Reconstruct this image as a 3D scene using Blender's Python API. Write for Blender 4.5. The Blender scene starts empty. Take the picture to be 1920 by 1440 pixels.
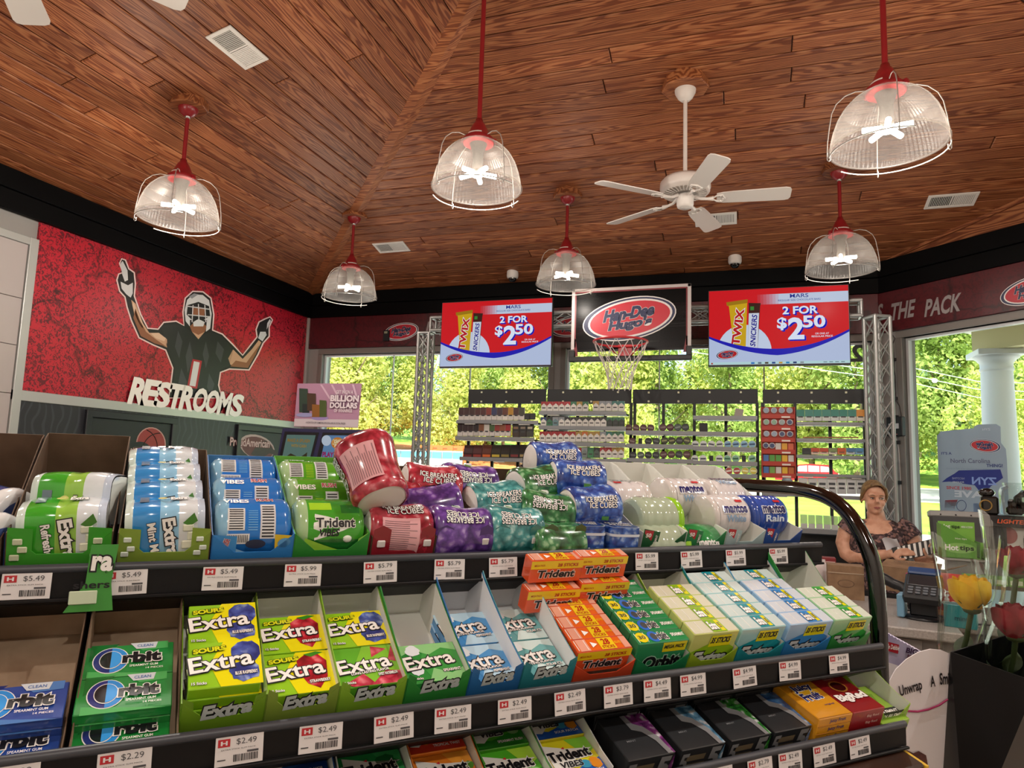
import bpy, bmesh, math, random
from mathutils import Matrix, Vector, Euler

SC = bpy.context.scene
COL = SC.collection
PI = math.pi
R = math.radians
rnd = random.Random(7)

# ---------------------------------------------------------------- camera
FPX, PITCH, ROLL, YAW = 1303.3, .118127, .031345, .32155
EYE = Vector((0, 0, 1.58))
_cy, _sy, _cp, _sp = math.cos(YAW), math.sin(YAW), math.cos(PITCH), math.sin(PITCH)
FW = Vector((-_sy * _cp, _cy * _cp, _sp))
_r0 = Vector((_cy, _sy, 0)); _u0 = _r0.cross(FW)
RT = _r0 * math.cos(ROLL) + _u0 * math.sin(ROLL)
UP = _u0 * math.cos(ROLL) - _r0 * math.sin(ROLL)
cam = bpy.data.cameras.new('camera'); camo = bpy.data.objects.new('camera', cam); COL.objects.link(camo)
cam.sensor_width = 36; cam.lens = FPX / 1920 * 36; cam.clip_start = .02; cam.clip_end = 400
camo.matrix_world = Matrix((( RT.x, UP.x, -FW.x, EYE.x), (RT.y, UP.y, -FW.y, EYE.y), (RT.z, UP.z, -FW.z, EYE.z), (0, 0, 0, 1)))
SC.camera = camo

# ---------------------------------------------------------------- world, sun, exposure
SUN_EL, SUN_AZ = 52, 200       # high sun from behind the shop
w = bpy.data.worlds.new('sky'); SC.world = w; w.use_nodes = True
wn = w.node_tree.nodes; wl = w.node_tree.links
sky = wn.new('ShaderNodeTexSky'); sky.sky_type = 'NISHITA'; sky.sun_disc = False
sky.sun_elevation = R(SUN_EL); sky.sun_rotation = R(SUN_AZ); sky.air_density = 1.4; sky.dust_density = 2.2; sky.ozone_density = 1.0
wl.new(sky.outputs[0], wn['Background'].inputs[0]); wn['Background'].inputs[1].default_value = .36
sun = bpy.data.lights.new('sun', 'SUN'); suno = bpy.data.objects.new('sun', sun); COL.objects.link(suno)
sun.energy = 13.0; sun.angle = R(.6); sun.color = (1, .95, .86)
suno.rotation_euler = (R(90 - SUN_EL), 0, R(28))
VS = SC.view_settings
VS.view_transform = 'Standard'; VS.look = 'None'; VS.exposure = .12; VS.gamma = 1; VS.use_curve_mapping = False
cy = SC.cycles
cy.max_bounces = 7; cy.diffuse_bounces = 4; cy.glossy_bounces = 3; cy.transmission_bounces = 6; cy.transparent_max_bounces = 14
cy.caustics_reflective = False; cy.caustics_refractive = False; cy.sample_clamp_indirect = 4
LAMP_W = 36.0                  # watts of each pendant

# ---------------------------------------------------------------- pixel -> point helpers (onto real planes)
def ray(x, y): return FW + RT * ((x - 960) / FPX) + UP * ((720 - y) / FPX)
def on(x, y, n, c):
    n = Vector(n); d = ray(x, y); return EYE + d * ((c - n.dot(EYE)) / n.dot(d))
def onY(x, y, v): return on(x, y, (0, 1, 0), v)
def onX(x, y, v): return on(x, y, (1, 0, 0), v)
def onZ(x, y, v): return on(x, y, (0, 0, 1), v)
SQ = math.sqrt(.5)
def onD(x, y, v): return on(x, y, (SQ, SQ, 0), v)
def onN(x, y, v): return on(x, y, (-SQ, SQ, 0), v)

# ---------------------------------------------------------------- materials
def lin(h):
    if not isinstance(h, str): return tuple(h)
    h = h.lstrip('#'); o = []
    for i in (0, 2, 4):
        c = int(h[i:i + 2], 16) / 255
        o.append(c / 12.92 if c <= .04045 else ((c + .055) / 1.055) ** 2.4)
    return tuple(o)
_mats = {}
def paint(h, rough=.5, metal=0., emit=0., coat=0., spec=.5, name=None, alpha=1.):
    k = (h, rough, metal, emit, coat, spec, alpha)
    if k in _mats: return _mats[k]
    m = bpy.data.materials.new(name or 'paint_' + str(h).strip('#')); m.use_nodes = True
    b = m.node_tree.nodes['Principled BSDF']; c = lin(h)
    b.inputs['Base Color'].default_value = (*c, 1); b.inputs['Roughness'].default_value = rough
    b.inputs['Metallic'].default_value = metal; b.inputs['Coat Weight'].default_value = coat
    b.inputs['Coat Roughness'].default_value = .08
    b.inputs['Specular IOR Level'].default_value = spec
    if emit: b.inputs['Emission Color'].default_value = (*c, 1); b.inputs['Emission Strength'].default_value = emit
    if alpha < 1: b.inputs['Alpha'].default_value = alpha
    _mats[k] = m; return m
def nodemat(name, rough=.5):
    m = bpy.data.materials.new(name); m.use_nodes = True
    nt = m.node_tree; return m, nt.nodes, nt.links, nt.nodes['Principled BSDF']
def ramp(N, stops, interp='LINEAR'):
    r = N.new('ShaderNodeValToRGB'); r.color_ramp.interpolation = interp; e = r.color_ramp.elements
    e[0].position = stops[0][0]; e[0].color = (*lin(stops[0][1]), 1)
    e[1].position = stops[1][0]; e[1].color = (*lin(stops[1][1]), 1)
    for p, c in stops[2:]: x = e.new(p); x.color = (*lin(c), 1)
    return r
def coords(N, L, kind='Object', scale=(1, 1, 1), loc=None, rand=False):
    tc = N.new('ShaderNodeTexCoord'); mp = N.new('ShaderNodeMapping'); mp.inputs['Scale'].default_value = scale
    if loc: mp.inputs['Location'].default_value = loc
    L.new(tc.outputs[kind], mp.inputs[0])
    if rand:
        oi = N.new('ShaderNodeObjectInfo'); ml = N.new('ShaderNodeMath'); ml.operation = 'MULTIPLY'; ml.inputs[1].default_value = 57.
        cb = N.new('ShaderNodeCombineXYZ'); L.new(oi.outputs['Random'], ml.inputs[0])
        for i in range(3): L.new(ml.outputs[0], cb.inputs[i])
        L.new(cb.outputs[0], mp.inputs['Location'])
    return mp.outputs[0]
def noisemat(name, stops, scale, detail=4, rough=.6, sc3=(1, 1, 1), dist=0., kind='Object', bump=0., coat=0., rand=False, metal=0.):
    m, N, L, b = nodemat(name)
    n = N.new('ShaderNodeTexNoise'); n.inputs['Scale'].default_value = scale; n.inputs['Detail'].default_value = detail
    n.inputs['Distortion'].default_value = dist
    L.new(coords(N, L, kind, sc3, rand=rand), n.inputs[0])
    r = ramp(N, stops); L.new(n.outputs[0], r.inputs[0]); L.new(r.outputs[0], b.inputs['Base Color'])
    b.inputs['Roughness'].default_value = rough; b.inputs['Coat Weight'].default_value = coat; b.inputs['Metallic'].default_value = metal
    if bump:
        bp = N.new('ShaderNodeBump'); bp.inputs['Strength'].default_value = bump; bp.inputs['Distance'].default_value = .01
        L.new(n.outputs[0], bp.inputs['Height']); L.new(bp.outputs[0], b.inputs['Normal'])
    return m
def glassmat(name, tint='#ffffff', gloss=.08, rough=.02):
    m = bpy.data.materials.new(name); m.use_nodes = True; N = m.node_tree.nodes; L = m.node_tree.links
    N.remove(N['Principled BSDF']); o = N['Material Output']
    t = N.new('ShaderNodeBsdfTransparent'); t.inputs[0].default_value = (*lin(tint), 1)
    g = N.new('ShaderNodeBsdfGlossy'); g.inputs['Roughness'].default_value = rough
    f = N.new('ShaderNodeLayerWeight'); f.inputs[0].default_value = .25
    ml = N.new('ShaderNodeMath'); ml.operation = 'MULTIPLY'; ml.inputs[1].default_value = gloss * 3
    ad = N.new('ShaderNodeMath'); ad.operation = 'ADD'; ad.inputs[1].default_value = gloss * .35
    L.new(f.outputs['Fresnel'], ml.inputs[0]); L.new(ml.outputs[0], ad.inputs[0])
    x = N.new('ShaderNodeMixShader'); L.new(ad.outputs[0], x.inputs[0]); L.new(t.outputs[0], x.inputs[1]); L.new(g.outputs[0], x.inputs[2])
    L.new(x.outputs[0], o.inputs[0]); return m

# ---------------------------------------------------------------- mesh builder
_txt = {}
def text2d(s, bold=0.):
    k = (s, bold)
    if k not in _txt:
        cu = bpy.data.curves.new('t', 'FONT'); cu.body = s; cu.resolution_u = 3; cu.offset = bold
        ob = bpy.data.objects.new('t', cu); me = ob.to_mesh()
        v = [(p.co.x, p.co.y) for p in me.vertices]; f = [tuple(p.vertices) for p in me.polygons]
        ob.to_mesh_clear(); bpy.data.objects.remove(ob); bpy.data.curves.remove(cu)
        _txt[k] = (v, f)
    return _txt[k]
def T3(x, y=None, z=None):
    return Matrix.Translation(Vector(x) if y is None else Vector((x, y, z)))
def RX(a): return Matrix.Rotation(R(a), 4, 'X')
def RY(a): return Matrix.Rotation(R(a), 4, 'Y')
def RZ(a): return Matrix.Rotation(R(a), 4, 'Z')
def frame(o, x, y, z=None):
    x = Vector(x).normalized(); y = Vector(y); z = x.cross(y).normalized() if z is None else Vector(z).normalized(); y = z.cross(x)
    return Matrix(((x.x, y.x, z.x, o[0]), (x.y, y.y, z.y, o[1]), (x.z, y.z, z.z, o[2]), (0, 0, 0, 1)))
class MB:
    def __init__(s): s.v = []; s.f = []; s.m = []; s.s = []
    def add(s, v, f, mat, M=None, smooth=False):
        n = len(s.v)
        s.v += [tuple(M @ Vector(p)) for p in v] if M is not None else [tuple(p) for p in v]
        for q in f: s.f.append(tuple(i + n for i in q)); s.m.append(mat); s.s.append(smooth)
        return s
    def box(s, lo, hi, mat, M=None, top=None, front=None, side=None, bottom=None):
        x0, y0, z0 = lo; x1, y1, z1 = hi
        v = [(x0, y0, z0), (x1, y0, z0), (x1, y1, z0), (x0, y1, z0), (x0, y0, z1), (x1, y0, z1), (x1, y1, z1), (x0, y1, z1)]
        for q, mm in (((0, 3, 2, 1), bottom), ((4, 5, 6, 7), top), ((0, 1, 5, 4), front), ((2, 3, 7, 6), None), ((1, 2, 6, 5), side), ((3, 0, 4, 7), side)):
            s.add([v[i] for i in q], [(0, 1, 2, 3)], mm or mat, M)
        return s
    def cbox(s, lo, hi, mat, b=.002, M=None, top=None, front=None, side=None):
        # box with chamfered edges
        c = [(lo[i] + hi[i]) / 2 for i in range(3)]; h = [(hi[i] - lo[i]) / 2 for i in range(3)]; b = min(b, min(h) * .9)
        bm = bmesh.new(); bmesh.ops.create_cube(bm, size=2)
        for v in bm.verts: v.co = Vector((v.co.x * h[0], v.co.y * h[1], v.co.z * h[2]))
        bmesh.ops.bevel(bm, geom=bm.edges[:], offset=b, segments=1, affect='EDGES')
        bm.normal_update(); vs = [(v.co.x + c[0], v.co.y + c[1], v.co.z + c[2]) for v in bm.verts]
        for f in bm.faces:
            n = f.normal; mm = mat
            if n.z > .9 and top: mm = top
            elif n.y < -.9 and front: mm = front
            elif abs(n.x) > .9 and side: mm = side
            s.add([vs[v.index] for v in f.verts], [tuple(range(len(f.verts)))], mm, M)
        bm.free(); return s
    def poly(s, pts, mat, M=None, th=0., back=None):
        p = [(q[0], q[1], q[2] if len(q) > 2 else 0.) for q in pts]; n = len(p)
        if not th: return s.add(p, [tuple(range(n))], mat, M)
        nv = Vector((0, 0, 0))
        for i in range(n):
            a = Vector(p[i]); b_ = Vector(p[(i + 1) % n]); nv += a.cross(b_)
        nv.normalize(); q = [tuple(Vector(a) - nv * th) for a in p]
        s.add(p, [tuple(range(n))], mat, M); s.add(q, [tuple(range(n - 1, -1, -1))], back or mat, M)
        return s.add(p + q, [(i, i + n, (i + 1) % n + n, (i + 1) % n) for i in range(n)], back or mat, M)
    def lathe(s, prof, n, mat, M=None, smooth=True, cap=True, a0=0., a1=2 * PI, squash=None):
        full = abs(a1 - a0 - 2 * PI) < 1e-6; k = n if full else n + 1; v = []
        for r, z in prof:
            for i in range(k):
                a = a0 + (a1 - a0) * i / n; v.append((r * math.cos(a), r * math.sin(a), z))
        if squash: v = [squash(*p) for p in v]
        f = []
        for j in range(len(prof) - 1):
            for i in range(n):
                i2 = (i + 1) % k; f.append((j * k + i, j * k + i2, (j + 1) * k + i2, (j + 1) * k + i))
        s.add(v, f, mat, M, smooth)
        if cap and full:
            if prof[0][0] > 1e-5: s.add(v[:k], [tuple(range(k - 1, -1, -1))], mat, M)
            if prof[-1][0] > 1e-5: s.add(v[-k:], [tuple(range(k))], mat, M)
        return s
    def tube(s, pts, r, mat, n=8, M=None, closed=False, smooth=True):
        pts = [Vector(p) for p in pts]; N_ = len(pts); rs = r if isinstance(r, (list, tuple)) else [r] * N_
        v = []; prev = None
        for i, p in enumerate(pts):
            a = pts[(i - 1) % N_] if (closed or i > 0) else p; b = pts[(i + 1) % N_] if (closed or i < N_ - 1) else p
            t = (b - a).normalized()
            if prev is None:
                u = Vector((0, 0, 1)) if abs(t.z) < .9 else Vector((1, 0, 0)); u = (u - t * u.dot(t)).normalized()
            else: u = (prev - t * prev.dot(t)).normalized()
            prev = u; w_ = t.cross(u)
            for k in range(n):
                an = 2 * PI * k / n; v.append(p + (u * math.cos(an) + w_ * math.sin(an)) * rs[i])
        f = []; m_ = N_ if closed else N_ - 1
        for i in range(m_):
            j = (i + 1) % N_
            for k in range(n): f.append((i * n + k, i * n + (k + 1) % n, j * n + (k + 1) % n, j * n + k))
        s.add(v, f, mat, M, smooth)
        if not closed:
            s.add(v[:n], [tuple(range(n - 1, -1, -1))], mat, M); s.add(v[-n:], [tuple(range(n))], mat, M)
        return s
    def rod(s, a, b, r, mat, n=8, M=None): return s.tube([a, b], r, mat, n, M)
    def grid(s, fn, nu, nv, mat, M=None, smooth=True, wrap=False):
        k = nu if wrap else nu + 1
        v = [fn(i / nu, j / nv) for j in range(nv + 1) for i in range(k)]
        f = [(j * k + i, j * k + (i + 1) % k, (j + 1) * k + (i + 1) % k, (j + 1) * k + i) for j in range(nv) for i in range(nu)]
        return s.add(v, f, mat, M, smooth)
    def ball(s, c, r, mat, n=12, m=8, M=None):
        r = r if isinstance(r, (tuple, list)) else (r, r, r)
        return s.grid(lambda u, t: (c[0] + r[0] * math.cos(2 * PI * u) * math.sin(PI * t), c[1] + r[1] * math.sin(2 * PI * u) * math.sin(PI * t), c[2] - r[2] * math.cos(PI * t)), n, m, mat, M, wrap=True)
    def text(s, t, mat, M=None, h=None, w=None, bold=.01, shear=0., align='C', valign='C', fn=None, z=0., mirror=False, outline=None, ow=.05, oz=-.0002, xs=1.):
        # letters fitted to a cap height h and/or a width w, centred on the origin of M, or bent by fn(x, y, z)
        v, f = text2d(t, bold)
        if not v: return s
        x0 = min(p[0] for p in v); x1 = max(p[0] for p in v); y0 = min(p[1] for p in v); y1 = max(p[1] for p in v)
        sy = (h / (y1 - y0)) if h else None; sx = (w / (x1 - x0)) if w else None
        if sy is None: sy = sx
        if sx is None: sx = sy * xs
        cx = {'C': (x0 + x1) / 2, 'L': x0, 'R': x1}[align]; cyy = {'C': (y0 + y1) / 2, 'B': y0, 'T': y1}[valign]
        def place(vv, zz):
            o = []
            for a, b in vv:
                X = (a - cx) * sx; Y = (b - cyy) * sy; X += shear * Y
                if mirror: X = -X
                o.append(fn(X, Y, zz) if fn else (X, Y, zz))
            return o
        if outline:
            vo, fo = text2d(t, bold + ow); s.add(place(vo, z + oz), fo, outline, M)
        ff = [tuple(reversed(q)) for q in f] if mirror else f
        return s.add(place(v, z), ff, mat, M)
    def ell(s, rx, ry, mat, M=None, n=28, z=0., fn=None, cx=0., cy=0., rot=0.):
        p = []
        for i in range(n):
            a = 2 * PI * i / n; X = rx * math.cos(a); Y = ry * math.sin(a)
            X, Y = X * math.cos(rot) - Y * math.sin(rot) + cx, X * math.sin(rot) + Y * math.cos(rot) + cy
            p.append(fn(X, Y, z) if fn else (X, Y, z))
        return s.poly(p, mat, M)
    def mesh(s, name):
        me = bpy.data.meshes.new(name); me.from_pydata(s.v, [], s.f)
        slots = {}; idx = []
        for m in s.m:
            if m.name not in slots: slots[m.name] = len(slots); me.materials.append(m)
            idx.append(slots[m.name])
        me.polygons.foreach_set('material_index', idx); me.polygons.foreach_set('use_smooth', s.s)
        me.update(); return me
    def obj(s, name, parent=None, M=None):
        o = bpy.data.objects.new(name, s.mesh(name)); COL.objects.link(o)
        if parent is not None: o.parent = parent
        if M is not None: o.matrix_local = M
        return o
def tag(o, label, cat, group=None, kind=None):
    if label: o['label'] = label
    if cat: o['category'] = cat
    if group: o['group'] = group
    if kind: o['kind'] = kind
    return o
def struct(o): o['kind'] = 'structure'; return o
def empty(name, M, label=None, cat=None, group=None):
    o = bpy.data.objects.new(name, None); COL.objects.link(o); o.matrix_world = M; o.empty_display_size = .05
    return tag(o, label, cat, group)
def link_mesh(name, me, parent=None, M=None):
    o = bpy.data.objects.new(name, me); COL.objects.link(o)
    if parent is not None: o.parent = parent
    if M is not None: o.matrix_local = M
    return o
def copy_tree(o, M=None, label=None, group=None, parent=None):
    c = o.copy(); COL.objects.link(c); c.parent = parent
    if M is not None: c.matrix_local = M
    if label: c['label'] = label
    if group: c['group'] = group
    for ch in o.children: copy_tree(ch, parent=c)
    return c
ORD = ['first', 'second', 'third', 'fourth', 'fifth', 'sixth', 'seventh', 'eighth', 'ninth', 'tenth', 'eleventh', 'twelfth', 'thirteenth', 'fourteenth', 'fifteenth', 'sixteenth']
BLACK = paint('#0c0c0e', .45); BLKGLOSS = paint('#060607', .12, coat=.5); WHITE = paint('#e9e7e3', .45); STEEL = paint('#b9b9b8', .32, .9); CHROME = paint('#d5d5d6', .18, 1.)
RED = paint('#b3171f', .4); NAVY = paint('#1b2352', .5)
# ================================================================ structure
XL, YB, ZE = -4.925, 7.0, 3.55            # left wall, back wall, eave height
XR, YR = 4.225, -2.15                     # right and rear walls
SLOPE = .25; DW = 8.215 * SQ              # roof pitch, distance of the diagonal wall along (1,1)
DA = Vector((1.215, 7.0, 0)); DB = Vector((XR, 8.215 - XR, 0))
def mat_wood(name, dark, mid, light, grain=1.):
    m, N, L, b = nodemat(name)
    v = coords(N, L, 'Object', (.55, 7.5, 4), rand=True)
    n1 = N.new('ShaderNodeTexNoise'); n1.inputs['Scale'].default_value = 1.3; n1.inputs['Detail'].default_value = 2; L.new(v, n1.inputs[0])
    va = N.new('ShaderNodeVectorMath'); va.operation = 'MULTIPLY_ADD'; va.inputs[1].default_value = (0, 2.4, 0)
    L.new(n1.outputs['Color'], va.inputs[0]); L.new(v, va.inputs[2])
    wv = N.new('ShaderNodeTexWave'); wv.bands_direction = 'Y'; wv.inputs['Scale'].default_value = 2.1; wv.inputs['Distortion'].default_value = 3.2
    wv.inputs['Detail'].default_value = 2.5; wv.inputs['Detail Scale'].default_value = 1.4; L.new(va.outputs[0], wv.inputs[0])
    r = ramp(N, [(0, dark), (.22, dark), (.5, mid), (1, light)]); L.new(wv.outputs[0], r.inputs[0])
    n2 = N.new('ShaderNodeTexNoise'); n2.inputs['Scale'].default_value = 9; n2.inputs['Detail'].default_value = 5
    L.new(coords(N, L, 'Object', (1.5, 26, 8), rand=True), n2.inputs[0])
    r2 = ramp(N, [(.3, '#8f8f8f'), (.7, '#ffffff')]); L.new(n2.outputs[0], r2.inputs[0])
    mx = N.new('ShaderNodeMixRGB'); mx.blend_type = 'MULTIPLY'; mx.inputs[0].default_value = .45
    L.new(r.outputs[0], mx.inputs[1]); L.new(r2.outputs[0], mx.inputs[2])
    oi = N.new('ShaderNodeObjectInfo'); mr = N.new('ShaderNodeMapRange'); mr.inputs['To Min'].default_value = .8; mr.inputs['To Max'].default_value = 1.18
    L.new(oi.outputs['Random'], mr.inputs[0]); hs = N.new('ShaderNodeHueSaturation'); L.new(mr.outputs[0], hs.inputs['Value']); L.new(mx.outputs[0], hs.inputs['Color'])
    L.new(hs.outputs[0], b.inputs['Base Color']); b.inputs['Roughness'].default_value = .5; b.inputs['Specular IOR Level'].default_value = .35
    return m
WOOD = mat_wood('varnished_pine', '#743c20', '#985a36', '#a86c45')
WOODTRIM = mat_wood('varnished_pine_trim', '#743d20', '#9a5c36', '#a86d44')
WOODDK = paint('#2a120a', .7)
BANDBLK = paint('#030304', .6, spec=.1); GREYWALL = paint('#8d8986', .6); FRAMEM = paint('#77716c', .5); FRAMEW = paint('#c9cbcd', .4)

# ---- floor
def mat_floor():
    m, N, L, b = nodemat('floor_tile')
    br = N.new('ShaderNodeTexBrick'); br.offset = 0; br.inputs['Scale'].default_value = 1; br.inputs['Brick Width'].default_value = .45; br.inputs['Row Height'].default_value = .45
    br.inputs['Mortar Size'].default_value = .006; br.inputs['Color1'].default_value = (*lin('#c4b6a6'), 1); br.inputs['Color2'].default_value = (*lin('#cdbfae'), 1); br.inputs['Mortar'].default_value = (*lin('#6b625a'), 1)
    L.new(coords(N, L, 'Object'), br.inputs[0]); L.new(br.outputs[0], b.inputs['Base Color']); b.inputs['Roughness'].default_value = .35
    return m
mb = MB()
mb.poly([(XL - .2, YR - .2, 0), (XR + .2, YR - .2, 0), (XR + .2, DB.y + .08, 0), (DA.x + .08, YB + .2, 0), (XL - .2, YB + .2, 0)], mat_floor(), th=.1)
struct(mb.obj('floor'))

# ---- ceiling: four sloping faces, planked where the photo looks
faces = {'left': (Vector((XL, YB, 0)), Vector((0, -1, 0)), Vector((1, 0, 0))), 'back': (Vector((XL, YB, 0)), Vector((1, 0, 0)), Vector((0, -1, 0))),
         'right': (Vector((XR, YB, 0)), Vector((0, -1, 0)), Vector((-1, 0, 0))), 'rear': (Vector((XL, YR, 0)), Vector((1, 0, 0)), Vector((0, 1, 0)))}
LEN = XR - XL; HALF = LEN / 2
def cpt(fc, s, d, up=0.):
    A, e, n = faces[fc]; return A + e * s + n * d + Vector((0, 0, ZE + SLOPE * d + up))
mb = MB()
for fc in faces:
    a, b_, c_ = cpt(fc, 0, 0, .02), cpt(fc, LEN, 0, .02), cpt(fc, HALF, HALF, .02)
    t_ = Vector((0, 0, .12)); mm = WOODDK if fc in ('left', 'back') else WOOD
    mb.add([a, b_, c_, a + t_, b_ + t_, c_ + t_], [(0, 1, 2), (5, 4, 3), (0, 3, 4, 1)], mm)
ceil = struct(mb.obj('ceiling'))
PW = .1243
def plank(fc, s0a, s0b, s1a, s1b, d0, d1, parent):
    # plank between the distances d0, d1 from the wall; ends at s (a: at d0, b: at d1); its own local axes
    A, e, n = faces[fc]; yv = (n + Vector((0, 0, SLOPE))).normalized(); zv = e.cross(yv)
    if zv.z > 0: e2 = e
    else: e2 = e; zv = -zv
    o = cpt(fc, (s0a + s1a) / 2, (d0 + d1) / 2)
    M = Matrix(((e.x, yv.x, zv.x, o.x), (e.y, yv.y, zv.y, o.y), (e.z, yv.z, zv.z, o.z), (0, 0, 0, 1)))
    I = M.inverted(); q = [I @ cpt(fc, s, d) for s, d in ((s0a, d0), (s1a, d0), (s1b, d1), (s0b, d1))]
    c = sum(q, Vector()) / 4; g = .0034; ch = .0065
    def inset(p, k, z):
        return (p.x + math.copysign(min(k, abs(p.x - c.x)), c.x - p.x), p.y + math.copysign(k, c.y - p.y), z)
    bot = [inset(p, g + ch, 0) for p in q]; mid = [inset(p, g, .005) for p in q]; top = [inset(p, g, .018) for p in q]
    v = bot + mid + top; f = [(0, 1, 2, 3)] + [(i, (i + 1) % 4, 4 + (i + 1) % 4, 4 + i) for i in range(4)] + [(4 + i, 4 + (i + 1) % 4, 8 + (i + 1) % 4, 8 + i) for i in range(4)]
    b = MB().add(v, f, WOOD); return b.obj('plank', parent, M)
r2 = random.Random(11)
for fc in ('left', 'back'):
    for k in range(int(HALF / PW)):
        d0, d1 = k * PW, (k + 1) * PW
        hiA, hiB = (LEN - d0, LEN - d1) if fc == 'left' else (min(LEN - d0, 6.16 + d0), min(LEN - d1, 6.16 + d1))
        if fc == 'left': hiA = min(hiA, 6.6); hiB = min(hiB, 6.6)
        if hiB - d1 < .12: continue
        cuts = []; s = d1 + r2.uniform(.7, 3.2)
        while s < min(hiA, hiB) - .5: cuts.append(s); s += r2.uniform(1.7, 3.9)
        st = [(d0, d1)] + [(c, c) for c in cuts] + [(hiA, hiB)]
        for i in range(len(st) - 1): plank(fc, st[i][0], st[i][1], st[i + 1][0], st[i + 1][1], d0, d1, ceil)
mb = MB()                                   # boards of the left face behind the camera, one piece
mb.poly([cpt('left', 6.6, 0, -.001), cpt('left', LEN, 0, -.001), cpt('left', HALF, HALF, -.001), cpt('left', 6.6, LEN - 6.6, -.001)], WOOD); mb.obj('plank_field', ceil)
# hip board
hip0 = cpt('back', 0, 0); hip1 = cpt('back', HALF, HALF)
hd = (hip1 - hip0).normalized(); hs_ = Vector((1, 1, 0)).normalized(); hn = hs_.cross(hd)
if hn.z > 0: hn = -hn
mb = MB()
for k in range(3):
    l0, l1 = k * 2.1 + .0, min((k + 1) * 2.1, (hip1 - hip0).length)
    M = frame(hip0 + hd * l0, hd, hs_)
    # V shaped hip board: two narrow leaves meeting at a ridge line
    L_ = l1 - l0
    pr = [(-.075, -.012), (-.07, .0), (-.062, .012), (.0, .03), (.062, .012), (.07, 0), (.075, -.012)]
    zz = -1 if frame(hip0, hd, hs_).col[2].z > 0 else 1
    v = [(x, y, zz * z) for x in (.001, L_ - .001) for y, z in pr]; n_ = len(pr)
    mb.add(v, [(i, i + 1, n_ + i + 1, n_ + i) for i in range(n_ - 1)] + [tuple(range(n_)), tuple(range(2 * n_ - 1, n_ - 1, -1))], WOODTRIM, M)
struct(mb.obj('trim_1'))

# ---- walls
def tri_mural(name, base, vein, sc=13.):
    # printed red stone texture with dark scratches
    m, N, L, b = nodemat(name)
    v = coords(N, L, 'Object', (1, 1, 1))
    n = N.new('ShaderNodeTexNoise'); n.inputs['Scale'].default_value = sc; n.inputs['Detail'].default_value = 5; n.inputs['Distortion'].default_value = 2.2; L.new(v, n.inputs[0])
    n2 = N.new('ShaderNodeTexNoise'); n2.inputs['Scale'].default_value = 1.1; n2.inputs['Detail'].default_value = 3; L.new(v, n2.inputs[0])
    vo = N.new('ShaderNodeTexVoronoi'); vo.feature = 'DISTANCE_TO_EDGE'; vo.inputs['Scale'].default_value = 1.0
    n3 = N.new('ShaderNodeTexNoise'); n3.inputs['Scale'].default_value = 5; L.new(v, n3.inputs[0])
    va = N.new('ShaderNodeVectorMath'); va.operation = 'MULTIPLY_ADD'; va.inputs[1].default_value = (.35, .35, .35); L.new(n3.outputs['Color'], va.inputs[0]); L.new(v, va.inputs[2]); L.new(va.outputs[0], vo.inputs[0])
    ad = N.new('ShaderNodeMath'); ad.operation = 'MULTIPLY_ADD'; ad.inputs[1].default_value = .28; L.new(n2.outputs[0], ad.inputs[0]); L.new(n.outputs[0], ad.inputs[2])
    r = ramp(N, [(.56, vein), (.63, base)]); L.new(ad.outputs[0], r.inputs[0])
    r2_ = ramp(N, [(.0, '#4a1016'), (.02, '#ffffff')]); L.new(vo.outputs[0], r2_.inputs[0])
    mx = N.new('ShaderNodeMixRGB'); mx.blend_type = 'MULTIPLY'; mx.inputs[0].default_value = .75; L.new(r.outputs[0], mx.inputs[1]); L.new(r2_.outputs[0], mx.inputs[2])
    L.new(mx.outputs[0], b.inputs['Base Color']); b.inputs['Roughness'].default_value = .42
    return m
MURAL = tri_mural('red_mural_print', '#b3182c', '#5f0d1a', 27)
BANNER = tri_mural('red_banner_print', '#4d0a14', '#3e0810', 20)
WXL = -4.911
mb = MB(); mb.box((XL - .2, YR, 0), (WXL - .02, YB + .2, ZE + .02), GREYWALL); wall_left = struct(mb.obj('wall_left'))
PALEW = paint('#cfcac4', .6)
mb = MB(); mb.box((XL, YR - .2, 0), (XR + .2, YR, ZE + .02), PALEW); struct(mb.obj('wall_front'))
mb = MB(); mb.box((XR, YR, 0), (XR + .2, DB.y, ZE + .02), PALEW); struct(mb.obj('wall_right'))
# back wall with two openings
W1, W2 = (-4.70, -1.925), (-1.745, 1.135); SILL, HEAD = .55, 2.825
mb = MB(); B0, B1 = YB, YB + .18
mb.box((XL, B0, 0), (DA.x + .1, B1, SILL), GREYWALL); mb.box((XL, B0, HEAD), (DA.x + .1, B1, ZE + .02), GREYWALL)
for x0, x1 in ((XL - .2, W1[0]), (W1[1], W2[0]), (W2[1], DA.x + .06)): mb.box((x0, B0, SILL), (x1, B1, HEAD), GREYWALL)
wall_back = struct(mb.obj('wall_back'))
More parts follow.
